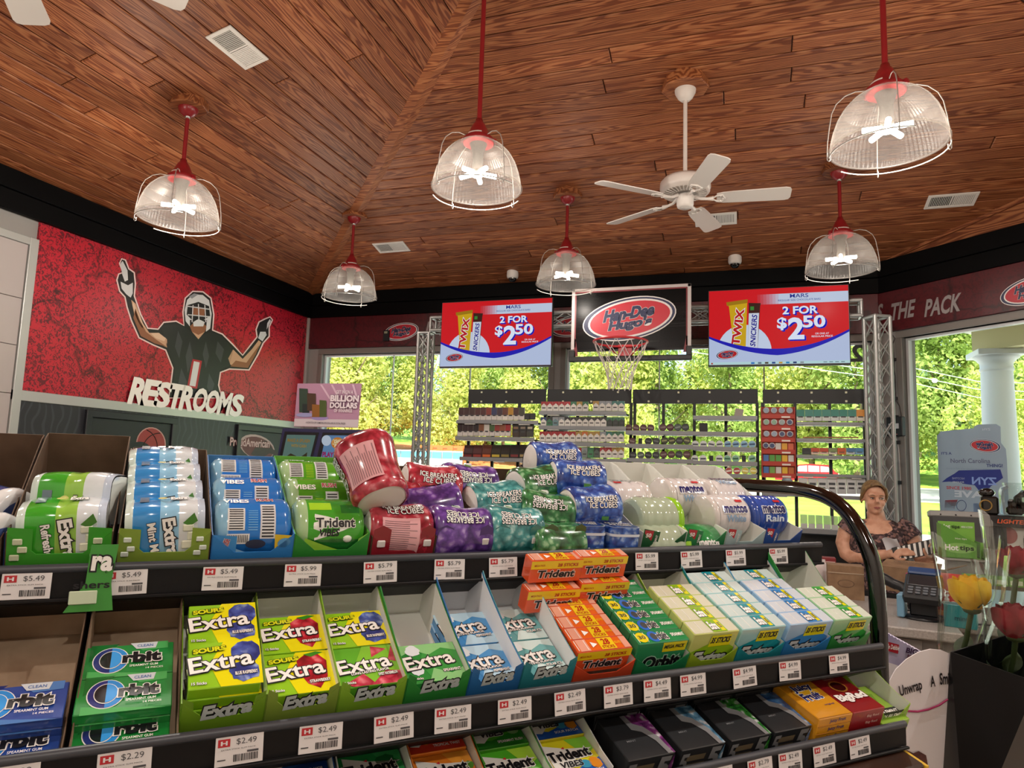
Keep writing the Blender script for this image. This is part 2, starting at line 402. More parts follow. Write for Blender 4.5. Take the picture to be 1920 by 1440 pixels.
# diagonal wall in its own frame: x along the wall (towards the right), y outwards
DU = Vector((SQ, -SQ, 0)); DN = Vector((SQ, SQ, 0)); DM = frame(DA, DU, DN, (0, 0, 1)); DL = (DB - DA).length
DW0, DW1 = .20, 2.9
mb = MB()
mb.box((0, 0, 0), (DL, .18, SILL), GREYWALL); mb.box((0, 0, HEAD), (DL, .18, ZE), GREYWALL)
mb.box((0, 0, SILL), (DW0, .18, HEAD), GREYWALL); mb.box((DW1, 0, SILL), (DL, .18, HEAD), GREYWALL)
wall_diag = struct(mb.obj('wall_diagonal', None, DM))
hz = SLOPE * SQ                            # the sloping ceiling meets the diagonal wall along a rising line
mb = MB(); mb.poly([(0, .005, ZE), (DL, .005, ZE), (DL, .005, ZE + hz * DL + .03), (0, .005, ZE + .03)], WOODTRIM, th=.03)
mb.poly([(0, -.02, ZE + .005 - .02), (DL, -.02, ZE + hz * DL - .075), (DL, -.02, ZE + hz * DL + .01), (0, -.02, ZE + .02)], WOOD, th=.025)
struct(mb.obj('trim_2', None, DM))

# black two-board band under the eaves
def band(name, M, L_):
    mb = MB(); mb.cbox((0, -.045, 3.262), (L_, 0, 3.405), BANDBLK, .004); mb.cbox((0, -.055, 3.409), (L_, 0, ZE + .004), BANDBLK, .004)
    return struct(mb.obj(name, None, M))
ML = frame((WXL, YR, 0), (0, 1, 0), (-1, 0, 0), (0, 0, 1)); MBk = frame((XL, YB, 0), (1, 0, 0), (0, 1, 0), (0, 0, 1))
band('trim_3', ML, YB - YR); band('trim_4', MBk, DA.x - XL + .01); band('trim_5', DM, DL)

# ---- windows
GLASS = glassmat('window_glass', '#f4faf8', .03, .0)
SILI = paint('#d6dad6', .4)
def window(name, M, x0, x1, joints):
    # M: x along the wall, y outwards
    mb = MB(); fw = .055
    for a, b_ in (((x0 - fw, -.012, HEAD), (x1 + fw, .12, HEAD + .06)), ((x0 - fw, -.02, SILL - .04), (x1 + fw, .12, SILL)), ((x0 - fw, -.012, SILL), (x0, .12, HEAD)), ((x1, -.012, SILL), (x1 + fw, .12, HEAD))):
        mb.cbox(a, b_, FRAMEM, .004)
    fr = struct(mb.obj(name, None, M))
    mb = MB(); k = .022                    # light inner glazing bead
    for a, b_ in (((x0, .05, HEAD - k), (x1, .1, HEAD)), ((x0, .05, SILL), (x1, .1, SILL + k)), ((x0, .05, SILL + k), (x0 + k, .1, HEAD - k)), ((x1 - k, .05, SILL + k), (x1, .1, HEAD - k))):
        mb.box(a, b_, FRAMEW)
    mb.obj('glazing_bead', fr)
    xs = [x0 + .01] + joints + [x1 - .01]
    for i in range(len(xs) - 1):
        MB().box((xs[i] + .004, .072, SILL + .01), (xs[i + 1] - .004, .078, HEAD - .01), GLASS).obj('pane', fr)
        if i: MB().box((xs[i] - .006, .066, SILL + .02), (xs[i] + .006, .084, HEAD - .02), SILI).obj('pane_joint', fr)
    return fr
def jx(px_, py_): return onY(px_, py_, YB + .07).x - XL
window('window_1', MBk, W1[0] - XL, W1[1] - XL, [jx(735, 740), jx(880, 740)])
window('window_2', MBk, W2[0] - XL, W2[1] - XL, [jx(1236, 740), jx(1433, 740)])
window('window_3', DM, DW0, DW1, [])

# ---- red banner bands with lettering and oval signs
LETW = paint('#8d8686', .5); LOGOW = paint('#d9d6d4', .45); LOGOR = paint('#a8152a', .4); LOGON = paint('#1d2446', .45)
def oval_sign(mb, M, w_, mirror=False, z=0., white=LOGOW, red=LOGOR, navy=LOGON):
    # oval shop sign: white, navy, white, red rings and two lines of slanted lettering (w_ = full width)
    s = w_ / 2; rot = R(7); q = (-1 if mirror else 1)
    for k, (a, b_, m) in enumerate(((1, .46, white), (.975, .435, navy), (.90, .40, white), (.855, .36, red))):
        mb.ell(s * a, s * b_, m, M, n=40, z=z + k * .0008 * max(1, w_), rot=q * rot, cx=.0 if k < 2 else q * .02 * s)
    zt = z + .0038 * max(1, w_)
    for t, x, y, h in (('Han-Dee', .02, .12, .23), ("Hugo's", .03, -.13, .23)):
        mb.text(t, navy, M @ T3(q * x * s, y * s, 0) @ RZ(q * 5), h=h * s * 1.15, w=s * (1.08 if t[0:2] == 'Ha' else .92), bold=.06, shear=.36, z=zt, mirror=mirror, outline=white, ow=.022, oz=-.0008 * max(1, w_))
mb = MB(); mb.cbox((0, -.03, 2.892), (DA.x - XL - .02, 0, 3.262), BANNER, .003); fas_b = tag(mb.obj('banner_band', None, MBk), 'dark red printed banner band running above the two back windows', 'banner')
mb = MB(); mb.cbox((0, -.03, 2.892), (DL, 0, 3.262), BANNER, .003); fas_d = tag(mb.obj('banner_band', None, DM), 'dark red banner band reading THE PACK above the window with the column', 'banner')
def wallM(p, u, nrm):                       # decal frame on a wall: x along u, y up, z towards the room
    return frame(p, u, (0, 0, 1), nrm)
IB = MBk.inverted(); ID = DM.inverted()
def on_back(x, y, o=.031): return wallM(onY(x, y, YB - o), (1, 0, 0), (0, -1, 0))
def on_diag(x, y, o=.031): return wallM(onD(x, y, DW - o), DU, -DN)
for x, y, w_ in ((752, 622, .44), (1072, 612, .48)):
    mb = MB(); oval_sign(mb, IB @ on_back(x, y), w_, z=.0005); mb.obj('oval_sign', fas_b)
for t, x, y, h, ww in (('DA', 815, 616, .165, .2), ('E', 1281, 598, .15, .09), ('AN', 1316, 597, .15, .19)):
    mb = MB(); mb.text(t, LETW, IB @ on_back(x, y), h=h, w=ww, bold=.03, shear=.18, z=.001); mb.obj('lettering', fas_b)
for t, x, y, h, ww in (('CKS', 1636, 588, .15, .2), ('THE', 1692, 581.5, .155, .225), ('PACK', 1768, 572, .155, .3)):
    mb = MB(); mb.text(t, LETW, ID @ on_diag(x, y), h=h, w=ww, bold=.03, shear=.18, z=.001); mb.obj('lettering', fas_d)
mb = MB(); oval_sign(mb, ID @ on_diag(1936, 543), .46, z=.0005); mb.obj('oval_sign', fas_d)
# black sensor on the banner
mb = MB(); mb.cbox((-.035, -.03, 0), (.035, 0, .125), BLACK, .004); mb.cbox((-.02, -.032, .085), (.02, -.03, .11), paint('#8a8a72', .3), .001)
tag(mb.obj('wall_sensor', None, T3(onY(725, 640, YB - .04))), 'small black box fixed over the end of the oval sign on the banner', 'sensor')

# ---- left wall: mural, silver rail, doors, white tile wall
SILV = paint('#b2b4b1', .32, .3)
Y0 = 3.606
mb = MB(); mb.box((WXL - .02, Y0, 2.015), (WXL, YB, 3.27), MURAL)
mural = tag(mb.obj('wall_mural'), 'red scratched mural with a football player over the word RESTROOMS', 'mural')
mb = MB(); mb.cbox((WXL - .02, Y0 - .065, 1.94), (WXL + .012, YB, 2.015), SILV, .003); mb.cbox((WXL - .02, Y0 - .065, 0), (WXL + .0135, Y0, 3.1265), SILV, .003)
mb.cbox((WXL - .02, .2, 3.07), (WXL + .012, Y0 - .065, 3.125), SILV, .003); struct(mb.obj('trim_6'))
mb = MB(); mb.cbox((WXL - .001, YB - .055, 1.94), (WXL + .03, YB - .005, 3.262), paint('#9a938f', .4), .004); struct(mb.obj('trim_7'))
TILE = paint('#aaa19f', .3); 
tw = MB(); tw.box((WXL - .03, .2, 0), (WXL - .012, Y0 - .06, 3.07), paint('#7d7674', .7)); tiles = struct(tw.obj('wall_tile'))
ZT = [0., .28, .62, .96, 1.30, 1.64, 1.985, 2.33, 2.67, 3.07]
YT = [.2, .8, 1.4, 2.0, 2.6, 3.2, Y0 - .068]
for i in range(len(ZT) - 1):
    for j in range(len(YT) - 1):
        if ZT[i] < 1.2 and YT[j] < 2.5: continue
        MB().cbox((WXL - .012, YT[j] + .002, ZT[i] + .002), (WXL, YT[j + 1] - .002, ZT[i + 1] - .002), TILE, .002).obj('tile', tiles)
SWIRL = None
def mat_swirl():
    m, N, L, b = nodemat('charcoal_fur_print')
    v = coords(N, L, 'Object', (1, 1, 1))
    n = N.new('ShaderNodeTexNoise'); n.inputs['Scale'].default_value = 2.5; n.inputs['Detail'].default_value = 1; L.new(v, n.inputs[0])
    wv = N.new('ShaderNodeTexWave'); wv.bands_direction = 'Y'; wv.inputs['Scale'].default_value = 5; wv.inputs['Distortion'].default_value = 9; wv.inputs['Detail'].default_value = 1; wv.inputs['Detail Scale'].default_value = .8
    L.new(v, wv.inputs[0]); r = ramp(N, [(.75, '#24252a'), (.95, '#34363c')]); L.new(wv.outputs[0], r.inputs[0]); L.new(r.outputs[0], b.inputs['Base Color']); b.inputs['Roughness'].default_value = .45
    return m
SWIRL = mat_swirl()
mb = MB(); mb.box((WXL - .02, Y0, 0), (WXL, YB, 1.94), SWIRL); struct(mb.obj('wall_panel'))
def door(name, y0, y1):
    mb = MB(); fm = paint('#1c1d22', .4); dm = paint('#15171a', .5)
    mb.cbox((WXL, y0, 0), (WXL + .03, y0 + .055, 1.92), fm, .004); mb.cbox((WXL, y1 - .055, 0), (WXL + .03, y1, 1.92), fm, .004); mb.cbox((WXL, y0 - .001, 1.865), (WXL + .032, y1 + .001, 1.922), fm, .004)
    d = struct(mb.obj(name)); MB().cbox((WXL, y0 + .058, 0), (WXL + .014, y1 - .058, 1.862), dm, .002).obj('door_leaf', d)
    return d
d1 = door('door_1', 4.13, 5.06); d2 = door('door_2', 5.87, 6.80)
def on_left(x, y, o=.001): return onX(x, y, WXL + o)
def lw(pts, o): return [on_left(x, y, o) for x, y in pts]
def lwM(x, y, o): return frame(on_left(x, y, o), (0, 1, 0), (0, 0, 1), (1, 0, 0))
# basketball print on the first door, lettering and a red figure on the second
def ring(cx, cy_, rx, ry, n=26, a0=0, a1=360, rot=0):
    o = []
    for i in range(n + (0 if a1 - a0 >= 360 else 1)):
        a = R(a0 + (a1 - a0) * i / n); X, Y = rx * math.cos(a), ry * math.sin(a)
        o.append((cx + X * math.cos(rot) - Y * math.sin(rot), cy_ + X * math.sin(rot) + Y * math.cos(rot)))
    return o
mb = MB(); mb.poly(lw(ring(283, 833, 28, 32), .0155), paint('#b98d86', .5)); mb.poly(lw(ring(283, 833, 26, 30), .016), paint('#8e2a2a', .5))
for pts in (ring(265, 838, 30, 34, 10, -70, 30), ring(300, 850, 34, 38, 10, 190, 270)):
    P_ = lw(pts, .0166); mb.tube(P_, .004, paint('#1c0c0c', .6), 4)
mb.poly(lw(ring(262, 848, 23, 20, 20), .017), paint('#111114', .5)); mb.poly(lw([(240, 852), (246, 840), (252, 846), (250, 862), (241, 866)], .0175), paint('#c0a79e', .5)); mb.obj('door_print', d1)
mb = MB(); mb.poly(lw(ring(482, 838, 34, 22, 20, rot=.35), .0155), paint('#b59a96', .5)); mb.poly(lw(ring(483, 840, 31, 20, 20, rot=.35), .016), paint('#5e2025', .5))
mb.poly(lw([(470, 852), (486, 828), (500, 826), (512, 842), (528, 856), (505, 850), (490, 860)], .0166), paint('#2a0d10', .5))
mb.text('ProudAmerican', paint('#c9a9a6', .5), lwM(470, 830, .0172), h=.085, w=.62, bold=.02, outline=paint('#6a2226', .5), z=.001); mb.obj('door_print', d2)

# football player print
SK, SK2, SK3 = paint('#c49a7c', .5), paint('#8a5638', .5), paint('#d8b79c', .5)
HALO, INK, JER, JERG, HEL, HELG, GLV = paint('#e3c9c6', .5), paint('#0d0b0d', .5), paint('#17171b', .45), paint('#38383e', .45), paint('#cfd0d2', .4), paint('#8c8e92', .4), paint('#c9c9cb', .45)
body = [(322, 722), (326, 690), (312, 655), (288, 645), (262, 632), (248, 600), (240, 575), (236, 556), (226, 545), (221, 525), (224, 515), (232, 512), (226, 494), (229, 487), (234, 489), (240, 505), (250, 512), (252, 532), (250, 555), (262, 590), (276, 617), (297, 619), (308, 606), (330, 604), (346, 612), (345, 585), (349, 560), (362, 548), (380, 549), (394, 560), (399, 590), (397, 620), (416, 628), (436, 648), (455, 668), (470, 650), (484, 632), (482, 618), (487, 605), (497, 600), (506, 596), (509, 600), (503, 612), (503, 630), (492, 642), (482, 664), (466, 692), (430, 690), (412, 697), (408, 722), (414, 745), (318, 745)]
mb = MB()
def grow(p, k):
    cx = sum(a for a, b_ in p) / len(p); o = []; n = len(p)
    ar = sum(p[i][0] * p[(i + 1) % n][1] - p[(i + 1) % n][0] * p[i][1] for i in range(n)); sg = 1 if ar > 0 else -1
    for i in range(n):
        a, b_, c_ = Vector(p[i - 1]), Vector(p[i]), Vector(p[(i + 1) % n]); e1 = (b_ - a).normalized(); e2 = (c_ - b_).normalized()
        nn = Vector((e1.y + e2.y, -(e1.x + e2.x))) * sg; nn = nn.normalized() if nn.length > .05 else Vector((e1.y, -e1.x)) * sg
        o.append(tuple(b_ + nn * k))
    return o
def dec(pts, mat, o): mb.poly(lw(pts, o), mat)
dec(grow(body, 3.2), HALO, .0012); dec(grow(body, .6), INK, .002)
dec([(246, 562), (255, 570), (268, 606), (280, 624), (298, 624), (313, 636), (314, 652), (292, 642), (266, 628), (254, 600)], SK, .0028)
dec([(254, 578), (262, 600), (274, 622), (292, 636), (312, 650), (290, 644), (264, 630), (250, 596)], SK2, .0034)
dec([(250, 566), (258, 585), (270, 612), (266, 616), (256, 596), (248, 572)], SK3, .0034)
dec([(283, 625), (297, 624), (311, 634), (308, 640), (292, 634)], SK3, .0034)
dec([(437, 655), (455, 673), (472, 655), (485, 638), (490, 642), (480, 662), (466, 686), (432, 684), (428, 672)], SK, .0028)
dec([(442, 676), (462, 680), (478, 658), (487, 646), (480, 664), (465, 690), (432, 687)], SK2, .0034)
dec([(302, 612), (330, 607), (350, 616), (372, 632), (396, 622), (416, 631), (438, 655), (430, 686), (412, 694), (407, 722), (410, 745), (322, 745), (328, 690), (314, 655), (308, 630)], JER, .0028)
for q in ([(334, 620), (342, 640), (336, 672), (328, 650)], [(356, 640), (362, 672), (352, 700), (348, 668)], [(386, 640), (392, 668), (386, 690), (380, 664)], [(408, 640), (420, 655), (414, 680), (404, 662)], [(340, 690), (350, 715), (346, 742), (334, 720)], [(392, 700), (402, 720), (396, 742), (388, 726)]): dec(q, JERG, .0034)
dec([(360, 622), (372, 636), (384, 622), (380, 612), (364, 612)], SK, .0036); dec([(356, 612), (360, 622), (372, 628), (384, 622), (388, 612), (380, 606), (362, 606)], SK2, .004)
dec([(348, 602), (346, 582), (351, 562), (362, 552), (380, 553), (392, 563), (397, 588), (394, 616), (386, 622), (388, 600), (356, 600), (356, 612)], HEL, .0044)
dec([(352, 572), (372, 566), (392, 574), (394, 592), (382, 600), (360, 600), (350, 590)], INK, .005); dec([(360, 578), (372, 575), (384, 578), (383, 592), (362, 592)], SK2, .0054)
dec([(362, 604), (372, 598), (384, 604), (381, 612), (363, 612)], HEL, .005); dec([(354, 556), (364, 550), (372, 552), (360, 560)], HELG, .005)
for a, b_ in (((350, 574), (394, 580)), ((352, 590), (394, 594)), ((362, 572), (360, 604)), ((372, 570), (373, 602)), ((384, 572), (386, 604))):
    mb.rod(on_left(*a, .0058), on_left(*b_, .0058), .006, HEL, 4)
dec([(237, 552), (228, 541), (226, 528), (240, 535), (249, 530), (249, 550), (245, 558)], GLV, .0028); dec([(229, 514), (226, 494), (230, 489), (239, 507), (240, 525), (234, 528)], GLV, .0028)
dec([(484, 634), (488, 622), (498, 622), (500, 628), (492, 640)], GLV, .0028); dec([(500, 618), (501, 606), (506, 598), (508, 602), (502, 614)], GLV, .0034)
mb.text('1', HEL, lwM(365, 701, .0036), h=.235, w=.075, bold=.04, shear=.12, outline=LOGOR, ow=.06)
mb.obj('player_print', mural)
mb = MB()
for i, ch in enumerate('RESTROOMS'):
    t = (i + .5) / 9; x = 249 + 207 * t; y = 732 + (762 - 732) * t
    mb.text(ch, paint('#eeeae4', .45), lwM(x, y, .014), h=.235, w=.175, bold=.045, shear=.2, z=.001)
mb.obj('lettering', mural)
# ================================================================ ceiling fittings
LRED = paint('#8e1a22', .32, coat=.3); WIRE = paint('#9a948e', .4)
def mat_shade():
    m = bpy.data.materials.new('ribbed_acrylic'); m.use_nodes = True; N = m.node_tree.nodes; L = m.node_tree.links; N.remove(N['Principled BSDF'])
    t = N.new('ShaderNodeBsdfTransparent'); t.inputs[0].default_value = (.9, .87, .84, 1)
    d = N.new('ShaderNodeBsdfTranslucent'); d.inputs[0].default_value = (.26, .24, .22, 1)
    d2 = N.new('ShaderNodeBsdfDiffuse'); d2.inputs[0].default_value = (.2, .185, .172, 1)
    g = N.new('ShaderNodeBsdfGlossy'); g.inputs['Roughness'].default_value = .35; g.inputs[0].default_value = (.9, .88, .86, 1)
    a = N.new('ShaderNodeMixShader'); a.inputs[0].default_value = .5; L.new(d.outputs[0], a.inputs[1]); L.new(d2.outputs[0], a.inputs[2])
    b = N.new('ShaderNodeMixShader'); b.inputs[0].default_value = .24; L.new(t.outputs[0], b.inputs[1]); L.new(a.outputs[0], b.inputs[2])
    c = N.new('ShaderNodeMixShader'); c.inputs[0].default_value = .02; L.new(b.outputs[0], c.inputs[1]); L.new(g.outputs[0], c.inputs[2])
    L.new(c.outputs[0], N['Material Output'].inputs[0]); return m
SHADE = mat_shade()
LED = paint('#fff6e6', .5, emit=22); LEDB = paint('#6a6560', .6)
def build_pendant(drop):
    root = empty('pendant_lamp', Matrix())
    mb = MB(); n = 144
    prof = [(.082, .262), (.112, .254), (.15, .228), (.186, .188), (.213, .14), (.232, .085), (.243, .035), (.247, 0.)]
    def sq(x, y, z):
        i = round(math.atan2(y, x) / (2 * PI) * n) % 2; k = 1 + (.010 if i else -.010) * (1 if .005 < z < .255 else .3); return (x * k, y * k, z)
    mb.lathe(prof, n, SHADE, cap=False, squash=sq, smooth=False); sh = mb.obj('lamp_shade', root)
    mb = MB(); mb.tube([(.25 * math.cos(2 * PI * i / 48), .25 * math.sin(2 * PI * i / 48), 0) for i in range(48)], .006, SHADE, 6, closed=True); mb.obj('shade_rim', root)
    mb = MB(); mb.lathe([(.0, .405), (.02, .405), (.024, .385), (.034, .375), (.048, .345), (.066, .305), (.088, .285), (.09, .262), (.084, .258)], 32, LRED)
    mb.box((-.1, -.012, .268), (-.086, .012, .29), LRED); mb.box((.086, -.012, .268), (.1, .012, .29), LRED); cone = mb.obj('lamp_cap', root)
    mb = MB(); mb.lathe([(.0745, .292), (.0705, .302), (.0675, .309)], 12, paint('#d7d2cc', .5), a0=R(215), a1=R(285), cap=False); mb.obj('paper_label', cone)
    mb = MB(); mb.rod((0, 0, .39), (0, 0, drop - .03), .0135, LRED, 12); mb.obj('stem', root)
    mb = MB(); mb.lathe([(.012, drop - .085), (.03, drop - .08), (.052, drop - .06), (.063, drop - .035), (.064, drop - .02)], 24, LRED, cap=False); mb.lathe([(.0, drop - .1), (.016, drop - .098), (.018, drop - .085)], 12, STEEL); mb.obj('canopy', root)
    mb = MB(); mb.lathe([(.118, drop - .028), (.125, drop - .022), (.125, drop + .07)], 8, WOODTRIM, smooth=False); mb.obj('mounting_block', root)
    # wire guard
    mb = MB(); gz = -.03
    for k in range(4):
        a = R(35 + 90 * k); c, s_ = math.cos(a), math.sin(a)
        mb.tube([(c * r_, s_ * r_, z) for r_, z in ((.088, .285), (.13, .287), (.175, .272), (.215, .235), (.235, .19), (.247, .12), (.256, .05), (.259, .0), (.259, -.04), (.252, -.048), (.246, -.04), (.246, -.02))], .0027, WIRE, 5)
    mb.tube([(.252 * math.cos(R(20 + 150 * i / 20)), .252 * math.sin(R(20 + 150 * i / 20)), gz) for i in range(21)], .0035, WIRE, 5)
    mb.tube([(.252 * math.cos(R(215 + 105 * i / 20)), .252 * math.sin(R(215 + 105 * i / 20)), gz) for i in range(21)], .0035, WIRE, 5)
    mb.obj('wire_guard', root)
    mb = MB(); mb.lathe([(.0, .075), (.024, .078), (.03, .09), (.03, .2), (.05, .26)], 16, LEDB); mb.obj('bulb_base', root)
    mb = MB()
    for k in range(5):
        a = R(72 * k + 10); c, s_ = math.cos(a), math.sin(a)
        mb.rod((c * .035, s_ * .035, .085), (c * .108, s_ * .108, .078), .0135, LED, 8)
    mb.tube([(.026 * math.cos(2 * PI * i / 12), .026 * math.sin(2 * PI * i / 12), .074) for i in range(12)], .006, LED, 5, closed=True)
    mb.obj('led_bulb', root)
    return root
def ceil_z(x, y): return ZE + SLOPE * min(x - XL, YB - y, XR - x, y - YR)
lamps = [(-3.49, 3.47, 'nearest the white tile wall, by the long vent'), (-1.40, 3.47, 'hanging large in the middle of the ceiling'), (.655, 3.47, 'nearest, large, in front of the white ceiling fan'),
         (-3.49, 5.57, 'hung from the wooden hip board by the corner'), (-1.405, 5.57, 'over the basketball backboard and television'), (.715, 5.57, 'small, right of the fan above the wide television'),
         (-3.49, 1.37, ''), (-1.40, 1.37, ''), (.70, 1.37, ''), (2.8, 1.37, ''), (2.8, 3.47, ''), (-1.4, -.73, ''), (.7, -.73, '')]
ptree = {}
for i, (x, y, t) in enumerate(lamps):
    drop = round(ceil_z(x, y) - 3.12, 3); M = T3(x, y, 3.12) @ RZ((0, 20, -35, 60, 10, 35, 5, 50, 0, 20, 70, 15, 40)[i])
    if drop in ptree: o = copy_tree(ptree[drop], M)
    else: o = build_pendant(drop); ptree[drop] = o; o.matrix_world = M
    tag(o, 'red pendant lamp, ribbed clear dome, ' + (t or 'outside the picture above the aisle, ' + ORD[i - 6]), 'lamp', 'red pendant lamps')
    li = bpy.data.lights.new('lamp_light', 'POINT'); li.energy = LAMP_W * (.28 if y > 5 else .8 if y > 3 else 1.3); li.shadow_soft_size = .035; li.color = (1, .92, .82)
    lo = bpy.data.objects.new('lamp_light', li); COL.objects.link(lo); lo.location = (x, y, 3.06)

FANW = paint('#dcd7d2', .4)
def build_fan(drop):
    root = empty('ceiling_fan', Matrix())      # origin at the blade plane
    mb = MB(); mb.lathe([(.0, drop - .11), (.03, drop - .11), (.05, drop - .09), (.068, drop - .055), (.072, drop - .02), (.068, drop)], 28, FANW); mb.obj('canopy', root)
    mb = MB(); mb.rod((0, 0, .12), (0, 0, drop - .08), .0135, FANW, 12); mb.obj('downrod', root)
    mb = MB(); mb.lathe([(.125, .045), (.155, .055), (.165, .075), (.162, .115), (.14, .14), (.06, .155), (.03, .165), (.028, .19), (.0, .19)], 36, FANW); mt = mb.obj('motor_housing', root)
    mb = MB()                                   # vented underside: ribs between two rings
    mb.lathe([(.16, .052), (.15, .04), (.14, .04)], 36, FANW, cap=False); mb.lathe([(.09, .03), (.08, .03), (.08, .045)], 28, FANW, cap=False); mb.lathe([(.15, .05), (.0, .05)], 28, paint('#2b2725', .7), cap=False)
    for k in range(32):
        a = 2 * PI * k / 32; mb.rod((.088 * math.cos(a), .088 * math.sin(a), .033), (.146 * math.cos(a), .146 * math.sin(a), .041), .0048, FANW, 4)
    mb.obj('vent_ring', mt)
    mb = MB(); mb.lathe([(.0, -.06), (.035, -.06), (.05, -.052), (.055, -.035), (.055, .005), (.062, .015), (.05, .03)], 28, FANW); hb = mb.obj('hub', root)
    mb = MB(); mb.lathe([(.0, -.0645), (.028, -.063), (.03, -.06)], 20, paint('#c9c4bf', .3)); mb.obj('hub_cap', hb)
    bl = MB(); pts = []
    out = [(.2, -.045), (.24, -.056), (.3, -.06), (.62, -.068), (.645, -.06), (.655, -.04), (.655, .04), (.645, .06), (.62, .068), (.3, .06), (.24, .056), (.2, .045)]
    bl.poly([(x, y, .003) for x, y in out], FANW, th=.006); bme = bl.mesh('fan_blade')
    ir = MB(); ir.tube([(.06, 0, .02), (.1, 0, .0), (.14, 0, -.004), (.18, 0, -.004)], [.012, .01, .01, .016], FANW, 8)
    ir.tube([(.17, 0, -.005), (.2, .03, -.006), (.235, .035, -.006), (.25, 0, -.006), (.235, -.035, -.006), (.2, -.03, -.006)], .006, FANW, 6, closed=True)
    for q in ((.225, .028), (.225, -.028), (.24, 0)): ir.ball((q[0], q[1], -.008), .006, FANW, 8, 5)
    ime = ir.mesh('blade_iron')
    return root, bme, ime
def place_fan(x, y, zb, a0, label):
    root, bme, ime = build_fan(ceil_z(x, y) - zb); root.matrix_world = T3(x, y, zb)
    for k in range(5):
        M = RZ(a0 + 72 * k) @ RX(-13); link_mesh('blade', bme, root, M); link_mesh('blade_iron', ime, root, M)
    tag(root, label, 'ceiling fan'); return root
place_fan(-.346, 4.534, 3.365, 4, 'white five-blade ceiling fan on a long rod among the lamps')
place_fan(-2.45, 1.485, 3.40, 58.5, 'white ceiling fan of which only two blade tips show at the ceiling top')
for x, y in ((-.346, 4.534),):
    mb = MB(); z = ceil_z(x, y); mb.lathe([(.15, -.035), (.158, -.028), (.158, .07)], 8, WOODTRIM, smooth=False); tag(mb.obj('mounting_block', None, T3(x, y, z)), 'octagonal wooden block at the top of the ceiling fan rod', 'mounting block')

VENT = paint('#d6d2cc', .4); VENTD = paint('#1a1716', .7)
def vent(fc, s, d, along, label, w_=.35, h_=.18):
    A, e, n = faces[fc]; yv = (n + Vector((0, 0, SLOPE))).normalized(); zv = e.cross(yv); zv = zv if zv.z < 0 else -zv
    M = Matrix(((e.x, yv.x, zv.x, 0), (e.y, yv.y, zv.y, 0), (e.z, yv.z, zv.z, 0), (0, 0, 0, 1))); M.translation = cpt(fc, s, d)
    if M.determinant() < 0: M = M @ Matrix.Scale(-1, 4, (1, 0, 0))
    root = empty('ceiling_vent', M, label, 'vent', 'ceiling vents')
    a, b_ = w_ / 2, h_ / 2; mb = MB(); f = .026
    for lo, hi in (((-a, -b_, 0), (a, -b_ + f, .01)), ((-a, b_ - f, 0), (a, b_, .01)), ((-a, -b_ + f, 0), (-a + f, b_ - f, .01)), ((a - f, -b_ + f, 0), (a, b_ - f, .01)), ((-.006, -b_ + f, 0), (.006, b_ - f, .009))): mb.cbox(lo, hi, VENT, .002)
    mb.obj('vent_frame', root)
    MB().box((-a + f, -b_ + f, -.01), (a - f, b_ - f, .0005), VENTD).obj('duct', root)
    for side, tilt in ((-1, 0), (1, 0)):
        sl = MB(); hw = .0016 if side < 0 else .0046; sl.box((-hw, -b_ + f, -.002), (hw, b_ - f, .004), VENT); sme = sl.mesh('vent_slat'); k = 0; x = .016
        while x < a - f - .004: link_mesh('slat', sme, root, T3(side * x, 0, .004) @ RY(tilt)); x += .0125
    return root
vent('left', YB - 3.215, -2.895 - XL, 0, 'white two-way ceiling vent on the left plank slope near the top')
vent('back', -3.385 - XL, YB - 6.13, 0, 'white ceiling vent beside the lamp on the hip board')
vent('back', -.205 - XL, YB - 6.09, 0, 'white ceiling vent half hidden behind a fan blade')
vent('back', 1.583 - XL, YB - 6.085, 0, 'white ceiling vent at the right near the diagonal wall')
def dome(x, y, label):
    root = empty('security_camera', T3(x, y, ceil_z(x, y) - .02), label, 'security camera', 'dome cameras')
    mb = MB(); mb.lathe([(.06, .05), (.062, -.02), (.056, -.04), (.045, -.045)], 24, FANW); mb.obj('housing', root)
    mb = MB(); mb.lathe([(.042, -.045), (.04, -.06), (.028, -.078), (.0, -.085)], 20, paint('#0b0b0d', .05, coat=.8)); mb.obj('dome', root)
dome(-2.283, 6.76, 'dome security camera over the smaller-looking television'); dome(-.053, 6.735, 'dome security camera between the fan and the wide television')

# ================================================================ truss, televisions, backboard
ALU = paint('#9a9997', .38, .5)
def truss(M, L_, w_, name, label, pitch):
    root = empty(name, M, label, 'truss'); h = w_ / 2; c = MB()
    for a in (-h, h):
        for b_ in (-h, h): MB().rod((0, a, b_), (L_, a, b_), .0165, ALU, 10).obj('chord', root)
    for e_ in (0, L_):
        mb = MB()
        for a, b_ in (((-h, -h), (-h, h)), ((-h, h), (h, h)), ((h, h), (h, -h)), ((h, -h), (-h, -h))): mb.rod((e_, *a), (e_, *b_), .014, ALU, 8)
        mb.obj('end_frame', root)
    lat = MB()
    for y0, z0, y1, z1 in ((-h, -h, -h, h), (-h, h, h, h), (h, h, h, -h), (h, -h, -h, -h)):
        lat.rod((0, y0, z0), (pitch, y1, z1), .006, ALU, 5); lat.rod((pitch, y0, z0), (0, y1, z1), .006, ALU, 5)
    me = lat.mesh('lattice'); k = int(L_ / pitch)
    for i in range(k): link_mesh('lattice', me, root, T3(i * pitch + .5 * (L_ - k * pitch), 0, 0))
    return root
VUP = frame((0, 0, 0), (0, 0, 1), (0, 1, 0))
truss(T3(-3.055, 6.35, 0) @ VUP, 2.9, .115, 'truss_column', 'grey lattice truss column standing before the leftmost back window', .15)
